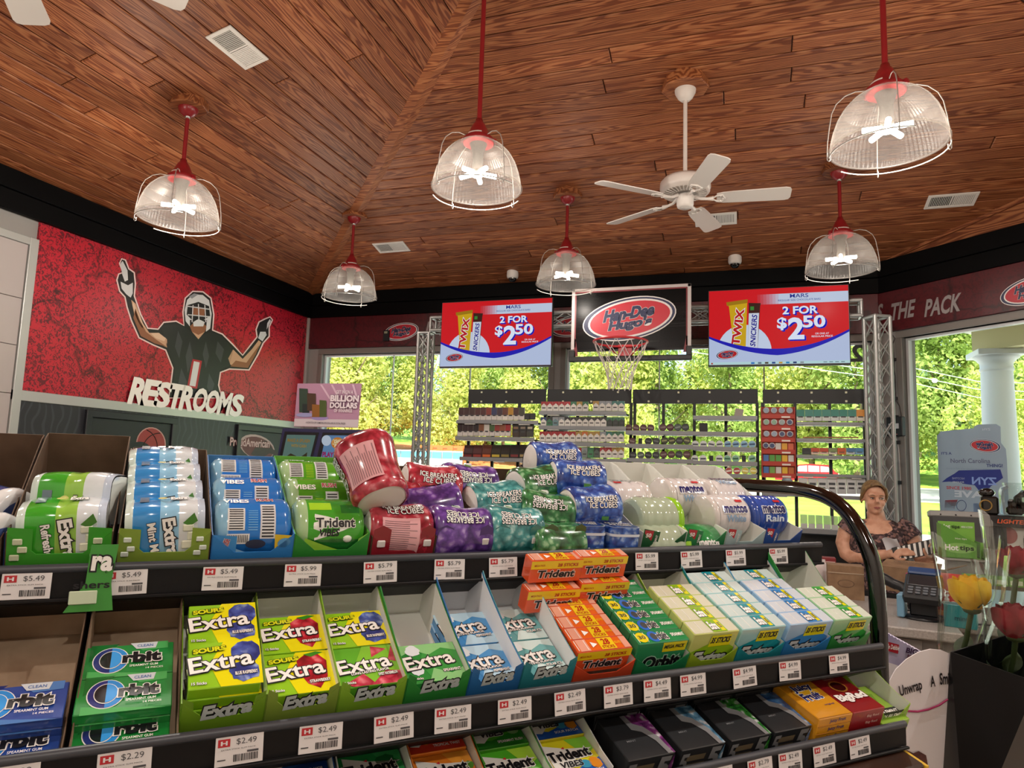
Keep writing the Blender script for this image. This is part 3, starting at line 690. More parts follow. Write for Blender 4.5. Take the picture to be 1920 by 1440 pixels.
truss(T3(1.065, 6.30, 0) @ RZ(28) @ VUP, 2.9, .135, 'truss_column', 'grey lattice truss column next to the diagonal wall corner', .17)
truss(T3(-2.98, 6.35, 2.985), 3.93, .13, 'truss_beam', 'horizontal lattice truss beam behind the televisions and backboard', .19)
def scr(h, e=1.0):
    k = ('scr', h, e)
    if k not in _mats:
        m = paint(h, .3, emit=e * .78, spec=.0201); m.node_tree.nodes['Principled BSDF'].inputs['Base Color'].default_value = (.01, .01, .01, 1); _mats[k] = m
    return _mats[k]
def tv(x0, x1, z0, z1, y, label, taskbar):
    w_, h_ = x1 - x0, z1 - z0; M = frame((x0, y, z0), (1, 0, 0), (0, 0, 1), (0, -1, 0))
    root = empty('television', M, label, 'television', 'wall screens')
    mb = MB(); mb.cbox((-.008, -.014, -.045), (w_ + .008, h_ + .008, -.002), BLACK, .004); mb.cbox((w_ * .3, h_ * .25, -.12), (w_ * .7, h_ * .75, -.045), BLACK, .01); mb.obj('case', root)
    mb = MB(); RD, RD2, WH, BL = scr('#d0101c', 1.0), scr('#b81420', .9), scr('#c9d6ee', .95), scr('#1414b4', .95)
    q = lambda u, v: (u * w_, v * h_)
    mb.poly([q(0, 0), q(1, 0), q(1, 1), q(0, 1)], RD)
    z = .0006
    def P(pts, mt, zz): mb.poly([(u * w_, v * h_, zz) for u, v in pts], mt)
    for i in range(8):
        u0 = .36 + i * .022; P([(u0, .79), (1, .79), (1, .925), (u0, .925)], scr('#%02x%02x%02x' % tuple(int(a + (b_ - a) * (i + 1) / 8) for a, b_ in zip((212, 26, 36), (201, 214, 238))), .9), z * (1 + i * .05))
    P([(.26 + .20 * math.cos(2 * PI * i / 36), max(.02, .17 + .36 * math.sin(2 * PI * i / 36))) for i in range(36)], WH, z * 1.6)
    # candy bars printed on the screen
    YE, YE2, BR = scr('#e0b414', .8), scr('#b98a0c', .7), scr('#4a1d14', .6)
    P([(.13, .84), (.29, .87), (.285, .80), (.27, .14), (.19, .16), (.15, .78)], YE, z * 2); P([(.13, .84), (.29, .87), (.287, .82), (.135, .79)], YE2, z * 2.4)
    P([(.295, .82), (.385, .81), (.38, .76), (.355, .10), (.285, .12), (.297, .77)], BR, z * 2.8); P([(.297, .68), (.372, .68), (.355, .10), (.285, .12)], scr('#d5dcea', .9), z * 3.2)
    P([(.308, .72), (.335, .72), (.335, .77), (.308, .77)], scr('#3f9a3a', .7), z * 3.4)
    def tx(t, mt, u, v, wd, ht, zz=z * 4, **k): mb.text(t, mt, T3(u * w_, v * h_, 0) @ k.pop('rot', Matrix()), w=wd * w_, h=ht * h_, z=zz, **k)
    tx('TWIX', scr('#c8141e', .8), .215, .50, .50 * h_ / w_, .062 * w_ / h_, rot=RZ(82), bold=.04, outline=scr('#f2f2f2', .9), ow=.05)
    tx('SNICKERS', scr('#1a1f9a', .8), .331, .45, .42 * h_ / w_, .04 * w_ / h_, rot=RZ(86), bold=.03, shear=.2, outline=scr('#e9edf5', .9), ow=.04)
    tx('MARS', scr('#1c2f9a', .8), .66, .89, .13, .052, bold=.01); tx('REGULAR SIZE CHOCOLATE BARS', scr('#3a5fb0', .8), .66, .835, .30, .024, bold=.01)
    sh = scr('#1a22c8', .8); wt = scr('#dfe9fb', 1.)
    for t, u, v, wd, ht in (('2 FOR', .665, .70, .25, .105), ('$', .535, .525, .07, .17), ('2', .635, .46, .115, .29), ('50', .76, .545, .16, .16)):
        for k in range(1, 4): tx(t, sh, u + .004 * k, v - .006 * k, wd, ht, z * 3.4, bold=.03)
        tx(t, wt, u, v, wd, ht, z * 4.2, bold=.03)
    tx('OR ONE AT', wt, .815, .385, .095, .024); tx('REGULAR PRICE', wt, .815, .35, .145, .024)
    # blue swoosh and pale foot
    arc = [(i / 20, .20 + .23 * (2 * abs(i / 20 - .5)) ** 2.0 * (1 if i > 10 else .8)) for i in range(21)]
    P([(u, v) for u, v in arc] + [(1, 0), (0, 0)], BL, z * 5); P([(u, v - .085 + .055 * abs(2 * u - 1)) for u, v in arc] + [(1, 0), (0, 0)], scr('#b9c8e8', .95), z * 5.6)
    oval_sign(mb, T3(.135 * w_, .135 * h_, 0), .165 * w_, z=z * 6, white=scr('#dfe6f2', .9), red=scr('#c01c26', .8), navy=scr('#1b2360', .6))
    if taskbar:
        P([(0, 0), (1, 0), (1, .035), (0, .035)], scr('#b8dde0', .95), z * 6.2)
        for i, c_ in enumerate(('#2f7fd6', '#6b7f94', '#5b4a3a', '#2c4a9a', '#d8a63a', '#2a8fd0', '#243a7a', '#9aa4ae')): P([(.31 + i * .05, .006), (.335 + i * .05, .006), (.335 + i * .05, .029), (.31 + i * .05, .029)], scr(c_, .8), z * 6.6)
        P([(.015, .008), (.028, .008), (.028, .028), (.015, .028)], scr('#c0392b', .8), z * 6.6)
        for i in range(4): P([(.82 + i * .04, .012), (.845 + i * .04, .012), (.845 + i * .04, .024), (.82 + i * .04, .024)], scr('#7f98a6', .8), z * 6.6)
    else:
        pass
    mb.obj('screen', root)
    mb = MB(); mb.rod((w_ * .5, h_ * .6, -.12), (w_ * .5, h_ * .6, -.19), .03, BLACK, 8); mb.obj('mount', root); return root
tv(-2.773, -1.664, 2.518, 3.146, 6.10, 'television showing the candy offer, left of the backboard', False)
tv(-.263, .829, 2.492, 3.136, 6.10, 'television with a taskbar along the screen, right of the backboard', True)

# backboard with hoop and net
BX0, BX1, BZ0, BZ1, BY = -1.44, -.402, 2.525, 3.176, 5.95; BWD, BHT = BX1 - BX0, BZ1 - BZ0
M = frame((BX0, BY, BZ0), (1, 0, 0), (0, 0, 1), (0, -1, 0)); root = empty('basketball_backboard', M, 'clear basketball backboard with an oval sign, red hoop and white net', 'backboard')
mb = MB(); mb.box((.03, .08, -.008), (BWD - .03, BHT - .02, 0), glassmat('smoky_acrylic', '#8c8486', .03, .3)); mb.obj('acrylic_sheet', root)
mb = MB(); FR = paint('#b5adac', .45)
for lo, hi in (((0, .1, -.012), (.03, BHT, .006)), ((BWD - .03, .1, -.012), (BWD, BHT, .006)), ((0, BHT - .028, -.012), (BWD, BHT, .006))): mb.cbox(lo, hi, FR, .003)
mb.obj('border', root)
mb = MB()
for pts in ([(.03, .12), (.042, .12), (.042, BHT - .04), (.03, BHT - .04)], [(BWD - .042, .12), (BWD - .03, .12), (BWD - .03, BHT - .04), (BWD - .042, BHT - .04)], [(.03, BHT - .04), (BWD - .03, BHT - .04), (BWD - .03, BHT - .028), (.03, BHT - .028)],
            [(.03, .2), (.04, .2), (.066, .04), (.03, .04)], [(BWD - .03, .2), (BWD - .04, .2), (BWD - .066, .06), (BWD - .03, .06)]): mb.poly([(x, y, .002) for x, y in pts], paint('#6d1520', .45))
mb.obj('border_stripe', root)
mb = MB(); mb.cbox((-.012, -.01, -.02), (BWD + .006, .035, .03), BLACK, .006); mb.cbox((-.014, -.01, -.02), (.04, .09, .025), BLACK, .006); mb.cbox((BWD - .04, .0, -.02), (BWD + .006, .11, .025), BLACK, .006); mb.obj('edge_pad', root)
mb = MB(); oval_sign(mb, T3(BWD * .49, BHT * .56, .003) @ RZ(2), BWD * .79, z=0, white=paint('#d2cdcb', .45), red=paint('#b3162b', .4), navy=paint('#1b2247', .45)); mb.obj('oval_sign', root)
mb = MB(); mb.cbox((BWD * .3, .4, -.33), (BWD * .36, .5, -.01), BLACK, .005); mb.cbox((BWD * .62, .4, -.33), (BWD * .68, .5, -.01), BLACK, .005); mb.obj('bracket', root)
hc = (BWD * .465, .115, .25); rr = .222; RIM = paint('#b5222a', .35)
mb = MB(); mb.tube([(hc[0] + rr * math.cos(2 * PI * i / 40), hc[1], hc[2] + rr * math.sin(2 * PI * i / 40)) for i in range(40)], .0095, RIM, 8, closed=True)
mb.cbox((hc[0] - .06, hc[1] - .1, .002), (hc[0] + .06, hc[1] + .02, .012), RIM, .003); mb.rod((hc[0] - .05, hc[1], .01), (hc[0] - .12, hc[1], .07), .008, RIM, 6); mb.rod((hc[0] + .05, hc[1], .01), (hc[0] + .12, hc[1], .07), .008, RIM, 6)
mb.rod((hc[0] - .05, hc[1] - .08, .01), (hc[0] - .16, hc[1], .12), .006, RIM, 6); mb.rod((hc[0] + .05, hc[1] - .08, .01), (hc[0] + .16, hc[1], .12), .006, RIM, 6); mb.obj('rim', root)
mb = MB(); NETM = paint('#cfc5c5', .7); k = 12; lv = [(1., 0), (.86, -.09), (.66, -.175), (.52, -.255), (.45, -.33), (.44, -.40)]
def netp(j, i): a = 2 * PI * (i + .5 * (j % 2)) / k; s_, dz = lv[j]; return (hc[0] + rr * s_ * math.cos(a), hc[1] + dz, hc[2] + rr * s_ * math.sin(a))
for j in range(len(lv) - 1):
    for i in range(k):
        for d in ((0, 1) if j % 2 else (0, -1)): mb.rod(netp(j, i), netp(j + 1, i + d if j % 2 == 0 else i + d), .0032, NETM, 4)
mb.obj('net', root)
# only a power box, set against the truss beam behind the board
mb = MB(); mb.cbox((-.07, -.03, 0), (.07, .03, .16), GREYWALL, .004); mb.cbox((-.055, -.034, .05), (-.005, -.03, .14), BLACK, .002); tag(mb.obj('power_box', None, T3(onY(1222, 640, 6.25))), 'grey power box fixed on the truss behind the backboard', 'power box')
# mirrored numeral on the back window
mb = MB(); mb.text('2', paint('#26271f', .5), wallM(onY(1609, 662, YB + .062), (1, 0, 0), (0, -1, 0)), h=.165, w=.125, bold=.03, mirror=True); tag(mb.obj('window_numeral'), 'dark mirrored numeral 2 stuck on the back window glass', 'numeral')

# cable and black box on the diagonal corner post
bp = onD(1683, 800, DW - .002); MBx = frame(bp, DU, DN, (0, 0, 1))
root = empty('wall_box', MBx, 'black box with white label hung on the corner post by cables', 'wall box')
mb = MB(); mb.cbox((-.075, -.05, -.085), (.075, 0, .085), BLACK, .006); mb.cbox((-.02, -.03, .085), (.02, 0, .1), BLACK, .003); mb.obj('case', root)
mb = MB(); mb.box((-.05, -.0515, -.02), (.045, -.0505, .025), paint('#c9c9cc', .4)); mb.box((.0, -.0515, -.075), (.03, -.0505, -.066), paint('#b06a66', .4)); mb.obj('paper_label', root)
ct = MBx.inverted() @ onD(1673, 632, DW - .002); mb = MB(); cb = paint('#2a2324', .6)
cz = ct.z; mb.tube([(-.045, -.01, .09), (-.03, -.01, .18), (0, -.012, .24), (.0, -.012, .3), (-.012, -.012, .45), (-.004, -.012, .6), (-.015, -.012, .75), (-.01, -.012, cz - .06), (.012, -.012, cz - .02), (-.02, -.012, cz + .03)], .0045, cb, 6)
mb.tube([(.045, -.01, .09), (.03, -.01, .18), (0, -.016, .24), (.004, -.016, .45), (-.02, -.016, .6), (-.012, -.016, .75)], .0045, cb, 6)
for z in (.25, .6, .95): mb.cbox((-.014, -.02, z - .014), (.014, 0, z + .014), BLACK, .003)
mb.tube([(-.02, -.01, -.085), (0, -.012, -.13), (.012, -.012, -.2), (.02, -.012, -.5), (.022, -.012, -.9)], .0045, paint('#b5b0ad', .5), 6)
for z in (-.14, -.49): mb.cbox((-.01, -.02, z - .016), (.03, 0, z + .016), BLACK, .003)
mb.obj('cable', root)

# ================================================================ outside
def gz(x, y):
    d = math.hypot(x, y); z = -.15 + .02 * max(0, d - 9)
    a = math.degrees(math.atan2(x, y)); left = max(0, min(1, (-12 - a) / 14))
    z += left * .022 * max(0, d - 14)
    if d > 62: z += (d - 62) * (.1 - .04 * left)
    return z
GRASS = noisemat('sunlit_grass', [(.3, '#6f9a2a'), (.7, '#a9c544')], .6, rough=.9); CONC = noisemat('pale_concrete', [(.3, '#c9c1b4'), (.7, '#e2ddd2')], .5, rough=.9); DIRT = noisemat('orange_clay', [(.3, '#c06a35'), (.7, '#d98f55')], .7, rough=.95); ROADM = noisemat('sunlit_road', [(.3, '#b9b3a8'), (.7, '#d2cdc2')], .8, rough=.9)
gr = {}
A0, A1, NA = -75, 60, 90; rings = [7.6, 9, 11, 14, 18, 22, 26, 30, 35, 40, 45, 50, 56, 62, 66, 72, 80, 90, 105, 125]
def gp(i, j): a = R(A0 + (A1 - A0) * i / NA); d = rings[j]; x, y = d * math.sin(a), d * math.cos(a); return (x, y, gz(x, y))
for i in range(NA):
    for j in range(len(rings) - 1):
        a = A0 + (A1 - A0) * (i + .5) / NA; d = rings[j]
        if a < -14: k = 'lot' if d < 56 else ('clay' if d < 80 else 'lawn')
        else: k = 'lot' if d < 22 else ('road' if 40 <= d < 62 else 'lawn')
        gr.setdefault(k, MB()).add([gp(i, j), gp(i + 1, j), gp(i + 1, j + 1), gp(i, j + 1)], [(0, 3, 2, 1)], {'lot': CONC, 'lawn': GRASS, 'road': ROADM, 'clay': DIRT}[k])
for k, b in gr.items(): struct(b.obj({'lot': 'ground_pavement', 'lawn': 'ground_lawn', 'road': 'ground_road', 'clay': 'ground_clay'}[k]))
# porch roof and column outside the diagonal window
PORCH = paint('#d7d4cc', .6); COLM = paint('#e4e6e8', .5)
cp_ = onD(1874, 800, DW + 1.32); cxl = (DM.inverted() @ cp_).x
mb = MB(); mb.box((cxl - .3, .25, 3.06), (DL + 1.5, 2.1, 3.25), PORCH); mb.box((cxl - .12, 1.15, 2.83), (DL + 1.5, 1.5, 3.06), paint('#d9cf9e', .6)); struct(mb.obj('porch_roof', None, DM)); root = empty('porch_column', T3(cp_.x, cp_.y, gz(cp_.x, cp_.y)), 'round white porch column outside the diagonal window', 'column'); hh = 2.83 - gz(cp_.x, cp_.y)
mb = MB(); mb.lathe([(.165, .1), (.16, .12), (.158, .8), (.147, 1.8), (.132, hh - .2)], 32, COLM); mb.obj('shaft', root)
mb = MB(); mb.lathe([(.132, hh - .2), (.142, hh - .19), (.142, hh - .17), (.135, hh - .165), (.137, hh - .12), (.165, hh - .085), (.19, hh - .07), (.19, hh - .055)], 32, COLM); mb.cbox((-.2, -.2, hh - .055), (.2, .2, hh), COLM, .005); mb.obj('capital', root)
mb = MB(); mb.lathe([(.2, 0), (.2, .05), (.175, .1)], 32, COLM); mb.obj('base', root)
# red car
def car(px_, py_, d, label):
    dr = ray(px_, py_); dr.z = 0; dr.normalize(); p = EYE + dr * d; z = gz(p.x, p.y)
    root = empty('red_car', frame((p.x, p.y, z), Vector((dr.y, -dr.x, 0)), dr, (0, 0, 1)), label, 'car'); CR = paint('#9a0f1a', .3, coat=.3)
    prof = [(-2.1, .45), (-2.1, .85), (-1.95, 1.0), (-1.1, 1.08), (-.55, 1.58), (.2, 1.66), (1.5, 1.6), (1.85, 1.15), (2.05, 1.05), (2.1, .45)]
    mb = MB(); v = [(x, y, zz) for y in (-.88, .88) for x, zz in prof]; n_ = len(prof)
    mb.add(v, [tuple(range(n_)), tuple(range(2 * n_ - 1, n_ - 1, -1))] + [(i, n_ + i, n_ + (i + 1) % n_, (i + 1) % n_) for i in range(n_)], CR); mb.obj('body', root)
    mb = MB(); gm = paint('#8fa6ad', .1)
    for w4 in ([(-.9, 1.1), (-.48, 1.5), (.05, 1.55), (.05, 1.1)], [(.12, 1.1), (.12, 1.55), (.85, 1.52), (.85, 1.1)], [(.92, 1.1), (.92, 1.52), (1.42, 1.48), (1.66, 1.12)]):
        for y in (-.885, .885): mb.poly([(x, y, zz) for x, zz in w4], gm)
    mb.obj('window', root)
    for x in (-1.3, 1.3):
        for y in (-.8, .8):
            b = MB(); b.lathe([(.0, -.11), (.2, -.11), (.34, -.1), (.36, -.06), (.36, .1), (.0, .1)], 20, paint('#17171a', .7)); b.lathe([(.0, -.118), (.2, -.112)], 12, paint('#8a8a8c', .4, .5)); b.obj('wheel', root, T3(x, y, .36) @ RX(90 if y < 0 else -90))
    mb = MB(); mb.box((1.9, -.8, .9), (2.11, -.55, 1.05), paint('#ffdfd6', .3)); mb.box((1.9, .55, .9), (2.11, .8, 1.05), paint('#ffdfd6', .3)); mb.obj('tail_light', root)
car(1512, 880, 55, 'red car parked on the road beyond the lawn')
# lot fence, orange barrier, small objects
dr = ray(797, 850); dr.z = 0; dr.normalize(); p = EYE + dr * 52; z = gz(p.x, p.y)
root = empty('lot_fence', frame((p.x, p.y, z), Vector((dr.y, -dr.x, 0)), dr, (0, 0, 1)) @ RZ(-14), 'blue and white panel fence across the pale parking lot', 'fence')
for i in range(7):
    mb = MB(); mb.box((-2.6 + i * .78, 0, .05), (-1.86 + i * .78, .06, .62), paint('#9fbfc6', .6)); mb.box((-2.6 + i * .78, -.01, .5), (-1.86 + i * .78, .07, .98), paint('#4f87a0', .6)); mb.box((-2.6 + i * .78, -.012, .98), (-1.86 + i * .78, .072, 1.06), WHITE); mb.obj('fence_panel', root)
dr = ray(830, 850); dr.z = 0; dr.normalize(); p = EYE + dr * 57; z = gz(p.x, p.y)
root = empty('safety_barrier', frame((p.x, p.y, z), Vector((dr.y, -dr.x, 0)), dr, (0, 0, 1)), 'orange safety barrier behind the blue fence', 'barrier')
for i in range(6): mb = MB(); mb.box((-1.6 + i * .82, 0, .1), (-.82 + i * .82, .05, 1.5), paint('#d8602c', .7)); mb.box((-1.6 + i * .82, -.01, 1.2), (-1.3 + i * .82, .06, 1.3), paint('#a3431c', .7)); mb.obj('barrier_panel', root)
dr = ray(735, 865); dr.z = 0; dr.normalize()
for i, (px_, d, c_, L_) in enumerate(((760, 36, '#d8b06a', 2.6), (770, 31, '#d99a3c', 1.0), (835, 37, '#c8453a', 2.4))):
    dr = ray(px_, 865); dr.z = 0; dr.normalize(); p = EYE + dr * d; mb = MB(); mb.cbox((-L_ / 2, -.1, 0), (L_ / 2, .1, .13), paint(c_, .7), .02); tag(mb.obj('parking_curb', frame((0, 0, 0), (1, 0, 0), (0, 1, 0)) and None, frame((p.x, p.y, gz(p.x, p.y)), Vector((dr.y, -dr.x, 0)), dr, (0, 0, 1))), ('tan', 'orange', 'red')[i] + ' painted parking curb on the pale lot', 'curb')
# trees
def mat_leaf(name, a, b_):
    m = bpy.data.materials.new(name); m.use_nodes = True; N = m.node_tree.nodes; L = m.node_tree.links; N.remove(N['Principled BSDF'])
    n = N.new('ShaderNodeTexNoise'); n.inputs['Scale'].default_value = 1.6; L.new(coords(N, L, 'Object'), n.inputs[0]); r = ramp(N, [(.3, a), (.7, b_)]); L.new(n.outputs[0], r.inputs[0])
    d = N.new('ShaderNodeBsdfDiffuse'); t = N.new('ShaderNodeBsdfTranslucent'); x = N.new('ShaderNodeMixShader'); x.inputs[0].default_value = .45
    L.new(r.outputs[0], d.inputs[0]); L.new(r.outputs[0], t.inputs[0]); L.new(d.outputs[0], x.inputs[1]); L.new(t.outputs[0], x.inputs[2]); L.new(x.outputs[0], N['Material Output'].inputs[0]); return m
LEAF = [mat_leaf('leaf_yellow_green', '#a6b652', '#e2e08e'), mat_leaf('leaf_green', '#86a24e', '#c2d07a'), mat_leaf('leaf_pine', '#648a56', '#a8be86')]
BARK = noisemat('bark', [(.3, '#5d4b3a'), (.7, '#93806a')], 3, rough=.95)
def tree_mesh(kind, seed):
    q = random.Random(seed); H = q.uniform(13, 17); Wd = q.uniform(3.6, 4.8); blobs = []
    for i in range(15 if kind < 2 else 11):
        t = q.random() if kind < 2 else (i + .5) / 11
        zc = H * (.16 + .74 * t); rad = Wd * (1 - .55 * abs(t - .35)) if kind < 2 else Wd * (1.05 - .85 * t)
        a = q.uniform(0, 2 * PI); k = q.uniform(.1, .75); blobs.append((rad * k * math.cos(a), rad * k * math.sin(a), zc, q.uniform(1.5, 2.5) if kind < 2 else rad * .55 + .5))
    v = []; f = []
    for bx, by, bz, br in blobs:
        for k in range(560):
            d = Vector((q.gauss(0, 1), q.gauss(0, 1), q.gauss(0, 1))).normalized(); p = Vector((bx, by, bz)) + d * br * q.uniform(.65, 1.05); p.z = max(p.z, .8)
            n = (d + Vector((q.gauss(0, .6), q.gauss(0, .6), q.gauss(0, .6)))).normalized(); u = n.orthogonal().normalized(); ang = q.uniform(0, PI)
            u = u * math.cos(ang) + n.cross(u) * math.sin(ang); w_ = n.cross(u); s_ = q.uniform(.13, .27); n0 = len(v)
            v += [p - u * s_, p + w_ * s_ * .55, p + u * s_, p - w_ * s_ * .55]; f.append((n0, n0 + 1, n0 + 2, n0 + 3))
    b = MB(); b.add(v, f, LEAF[kind]); fm = b.mesh('foliage')
    b = MB(); b.tube([(0, 0, -.4), (.05, 0, H * .25), (q.uniform(-.3, .3), .1, H * .55), (0, 0, H * .85)], [.28, .2, .13, .04], BARK, 8)
    for i in range(5):
        a = q.uniform(0, 2 * PI); z0 = H * q.uniform(.2, .5); b.tube([(0, 0, z0), (1.1 * math.cos(a), 1.1 * math.sin(a), z0 + 1.0), (2.3 * math.cos(a), 2.3 * math.sin(a), z0 + 2.3)], [.11, .07, .03], BARK, 6)
    return fm, b.mesh('trunk')
protos = [(k, tree_mesh(k, 31 + i)) for i, k in enumerate((0, 0, 1, 1, 2))]
NUMW = ORD + ['seventeenth', 'eighteenth', 'nineteenth', 'twentieth', 'twenty-first', 'twenty-second', 'twenty-third', 'twenty-fourth']
KN = ['yellow-green leafy tree', 'green broadleaf tree', 'darker pine-like tree']
spots = []
for i, a in enumerate([-37, -34, -31.5, -29, -26, -23, -20.5, -17.5, -15, -12, -9.5, -6.5, -4, -1, 2, 5, 8, 10.5, 13.5, 16, 18.5, 21, 24, 27]):
    spots.append((a, 66 + 5 * math.sin(i * 2.3), (0, 2, 1, 3, 0, 1, 2, 0, 3, 1)[i % 10]))
for i, a in enumerate([-38, -32, -26, -19, -13, -7, 0, 6, 12, 17, 22, 28]): spots.append((a, 84 + 4 * math.sin(i * 1.7), (4, 2, 4, 3, 2, 4, 3, 2, 4, 4, 4, 4)[i]))
spots += [(16.5, 40, 0), (22.5, 46, 2), (19.5, 52, 4)]
for i, (a, d, k) in enumerate(spots):
    x, y = d * math.sin(R(a)), d * math.cos(R(a)); kd, (fm, tm) = protos[k]; s_ = rnd.uniform(.85, 1.15) * (.5 if i >= 36 and d < 45 else 1)
    root = empty('tree', T3(x, y, gz(x, y) - .2) @ RZ(rnd.uniform(0, 360)) @ Matrix.Scale(s_, 4), KN[kd] + (', %s from left in the nearer row' % NUMW[i] if i < 24 else (', %s from left in the far row' % NUMW[i - 24] if i < 36 else ', %s of three on the near lawn by the column' % ORD[i - 36])) + ' outside', 'tree', 'trees beyond the windows')
    link_mesh('foliage', fm, root)['kind'] = 'stuff'; link_mesh('trunk', tm, root)
for i in range(3):
    a = EYE + ray(1700, 688 + 14 * i).normalized() * 34; b_ = EYE + ray(1960, 720 + 16 * i).normalized() * 38; mid = (a + b_) / 2 - Vector((0, 0, .25)); MBw = MB(); MBw.tube([a + (a - b_) * 1.5, a, mid, b_, b_ + (b_ - a)], .02, paint('#c8ccce', .5), 5); tag(MBw.obj('power_line'), ('upper', 'middle', 'lower')[i] + ' overhead power line outside the diagonal window', 'power line')
# ================================================================ tobacco racks along the back windows
RY0 = 6.58                                  # plane of the uprights
PFY = 6.44                                  # plane of the pack fronts
CLEAR = paint('#8d9093', .25, alpha=.75); TRAYG = paint('#85888b', .3); DKB = paint('#101012', .5)
CLIP = paint('#e8e6c8', .5)
def zpx(x, y, yy=PFY): return onY(x, y, yy).z
def xpx(x, y, yy=PFY): return onY(x, y, yy).x
rack_units = [('first', 879, 1024, [880, 925, 973, 1022]), ('second', 1027, 1184, [1029, 1083, 1135, 1183]), ('third', 1187, 1421, [1190, 1244, 1302, 1361, 1420]), ('fourth', 1430, 1623, [1430, 1491, 1556, 1621])]
shelf_rows = {'first': [(858, 1011, 791), (856, 1004, 822), (864, 1012, 861)], 'second': [(1012, 1175, 774), (1012, 1175, 802), (1011, 1174, 832), (1010, 1175, 862), (1060, 1176, 891)],
              'third': [(1174, 1300, 811), (1175, 1300, 836), (1176, 1300, 863), (1177, 1300, 889), (1300, 1420, 783), (1300, 1420, 813), (1300, 1420, 841), (1300, 1420, 868), (1300, 1420, 891)],
              'fourth': [(1493, 1624, 793), (1493, 1625, 824), (1493, 1626, 855), (1493, 1628, 890), (1430, 1632, 928)]}
rack_root = {}
for nm, a, b_, posts in rack_units:
    x0, x1 = xpx(a, 740, RY0), xpx(b_, 740, RY0); zt, zb = zpx((a + b_) / 2, 730, RY0), zpx((a + b_) / 2, 757, RY0)
    root = empty('tobacco_rack', T3(x0, RY0, 0), 'black open tobacco rack, %s from the left before the back windows' % nm, 'shelf rack', 'tobacco racks'); rack_root[nm] = root; w_ = x1 - x0
    ps = [xpx(p, 800, RY0) - x0 for p in posts]
    mb = MB(); mb.cbox((0, -.012, zb), (w_, .012, zt), DKB, .003); hd_ = mb.obj('header_board', root)
    for i in range(len(ps) - 1):
        for z in (zb + .02, zt - .03): MB().cbox(((ps[i] + ps[i + 1]) / 2 - .012, -.02, z - .009), ((ps[i] + ps[i + 1]) / 2 + .006, -.0125, z + .009), CLIP, .002).obj('clip', hd_)
    for p in ps: MB().cbox((p - .013, -.015, 0), (p + .013, .015, zb + .01), DKB, .002).obj('upright', root)
    MB().cbox((0, -.28, 0), (w_, .02, .12), DKB, .01).obj('foot', root)
    if nm != 'first': MB().cbox((0, -.03, .12), (w_, .02, zpx((a + b_) / 2, 1000, RY0)), DKB, .01).obj('base_panel', root)
    for xa, xb, y in shelf_rows[nm]:
        X0, X1 = xpx(xa, y) - x0, xpx(xb, y) - x0; z = zpx((xa + xb) / 2, y)
        s_ = empty('shelf', Matrix()); s_.parent = root; s_.matrix_local = T3(X0, 0, z)
        s_b = MB(); s_b.cbox((0, -.17, -.022), (X1 - X0, .0, -.004), DKB, .002); s_b.obj('shelf_board', s_)
        s_b = MB(); s_b.box((0, -.176, -.02), (X1 - X0, -.171, .014 if nm != 'fourth' else .004), TRAYG); s_b.obj('shelf_lip', s_)
        for k in range(3): MB().box(((k + .3) / 3 * (X1 - X0), -.168, -.03), ((k + .7) / 3 * (X1 - X0), -.14, -.0225), paint('#dcdcd4', .4)).obj('price_rail', s_)
def cigpack(c1, c2, w_=.055, h_=.085, chev=True, label=None):
    mb = MB(); mb.cbox((-w_ / 2, 0, 0), (w_ / 2, .022, h_), paint(c2, .4), .0015)
    if chev: mb.poly([(-w_ / 2, -.0004, h_), (-w_ / 2, -.0004, h_ * .55), (0, -.0004, h_ * .82), (w_ / 2, -.0004, h_ * .55), (w_ / 2, -.0004, h_)], paint(c1, .4))
    else: mb.poly([(-w_ / 2, -.0004, h_), (-w_ / 2, -.0004, h_ * .38), (w_ / 2, -.0004, h_ * .38), (w_ / 2, -.0004, h_)], paint(c1, .4))
    mb.poly([(-w_ * .3, -.0006, h_ * .3), (w_ * .3, -.0006, h_ * .3), (w_ * .3, -.0006, h_ * .42), (-w_ * .3, -.0006, h_ * .42)], paint('#3a3a3c', .5))
    if label: mb.poly([(-w_ * .35, -.0006, h_ * .55), (w_ * .35, -.0006, h_ * .55), (w_ * .35, -.0006, h_ * .7), (-w_ * .35, -.0006, h_ * .7)], paint(label, .4))
    return mb.mesh('cigarette_pack')
_pk = {}
def row_packs(nm, shelf, xa, xb, y, specs, hpx, group, kindname='cigarette pack', nameid='cigarette_pack', chev=True, dz=.0, rotj=0., yo=0.):
    n = len(specs); root = rack_root[nm]
    for i, sp in enumerate(specs):
        if sp is None: continue
        c1, c2, cn = sp[:3]; lb = sp[3] if len(sp) > 3 else None; p0, p1 = xa + (xb - xa) * i / n, xa + (xb - xa) * (i + 1) / n
        X0, X1 = xpx(p0, y), xpx(p1, y); z0 = zpx((p0 + p1) / 2, y) + .003; h_ = zpx((p0 + p1) / 2, y - hpx * (1 + .0)) - z0
        k = (nameid, c1, c2, round(X1 - X0, 3), round(h_, 3), chev, lb)
        if k not in _pk: _pk[k] = cigpack(c1, c2, (X1 - X0) * .955, h_, chev, lb)
        o = link_mesh(nameid, _pk[k]); o.matrix_world = T3((X0 + X1) / 2, PFY + yo, z0) @ RZ(rnd.uniform(-rotj, rotj))
        tag(o, '%s %s, %s from left, %s shelf of the %s rack' % (cn, kindname, ORD[i], shelf, nm), kindname.split()[-1], group)
Rr_, W_, Gd, Gn, Tl, Gy, Nv, Dk, Or = '#9d1b24', '#d5d2cc', '#a8853c', '#2f6b4a', '#2c6f6a', '#8b9198', '#27406f', '#252628', '#c0692c'
g2 = 'cigarette packs in the second rack'
def S(c, n): return (c, W_, n)
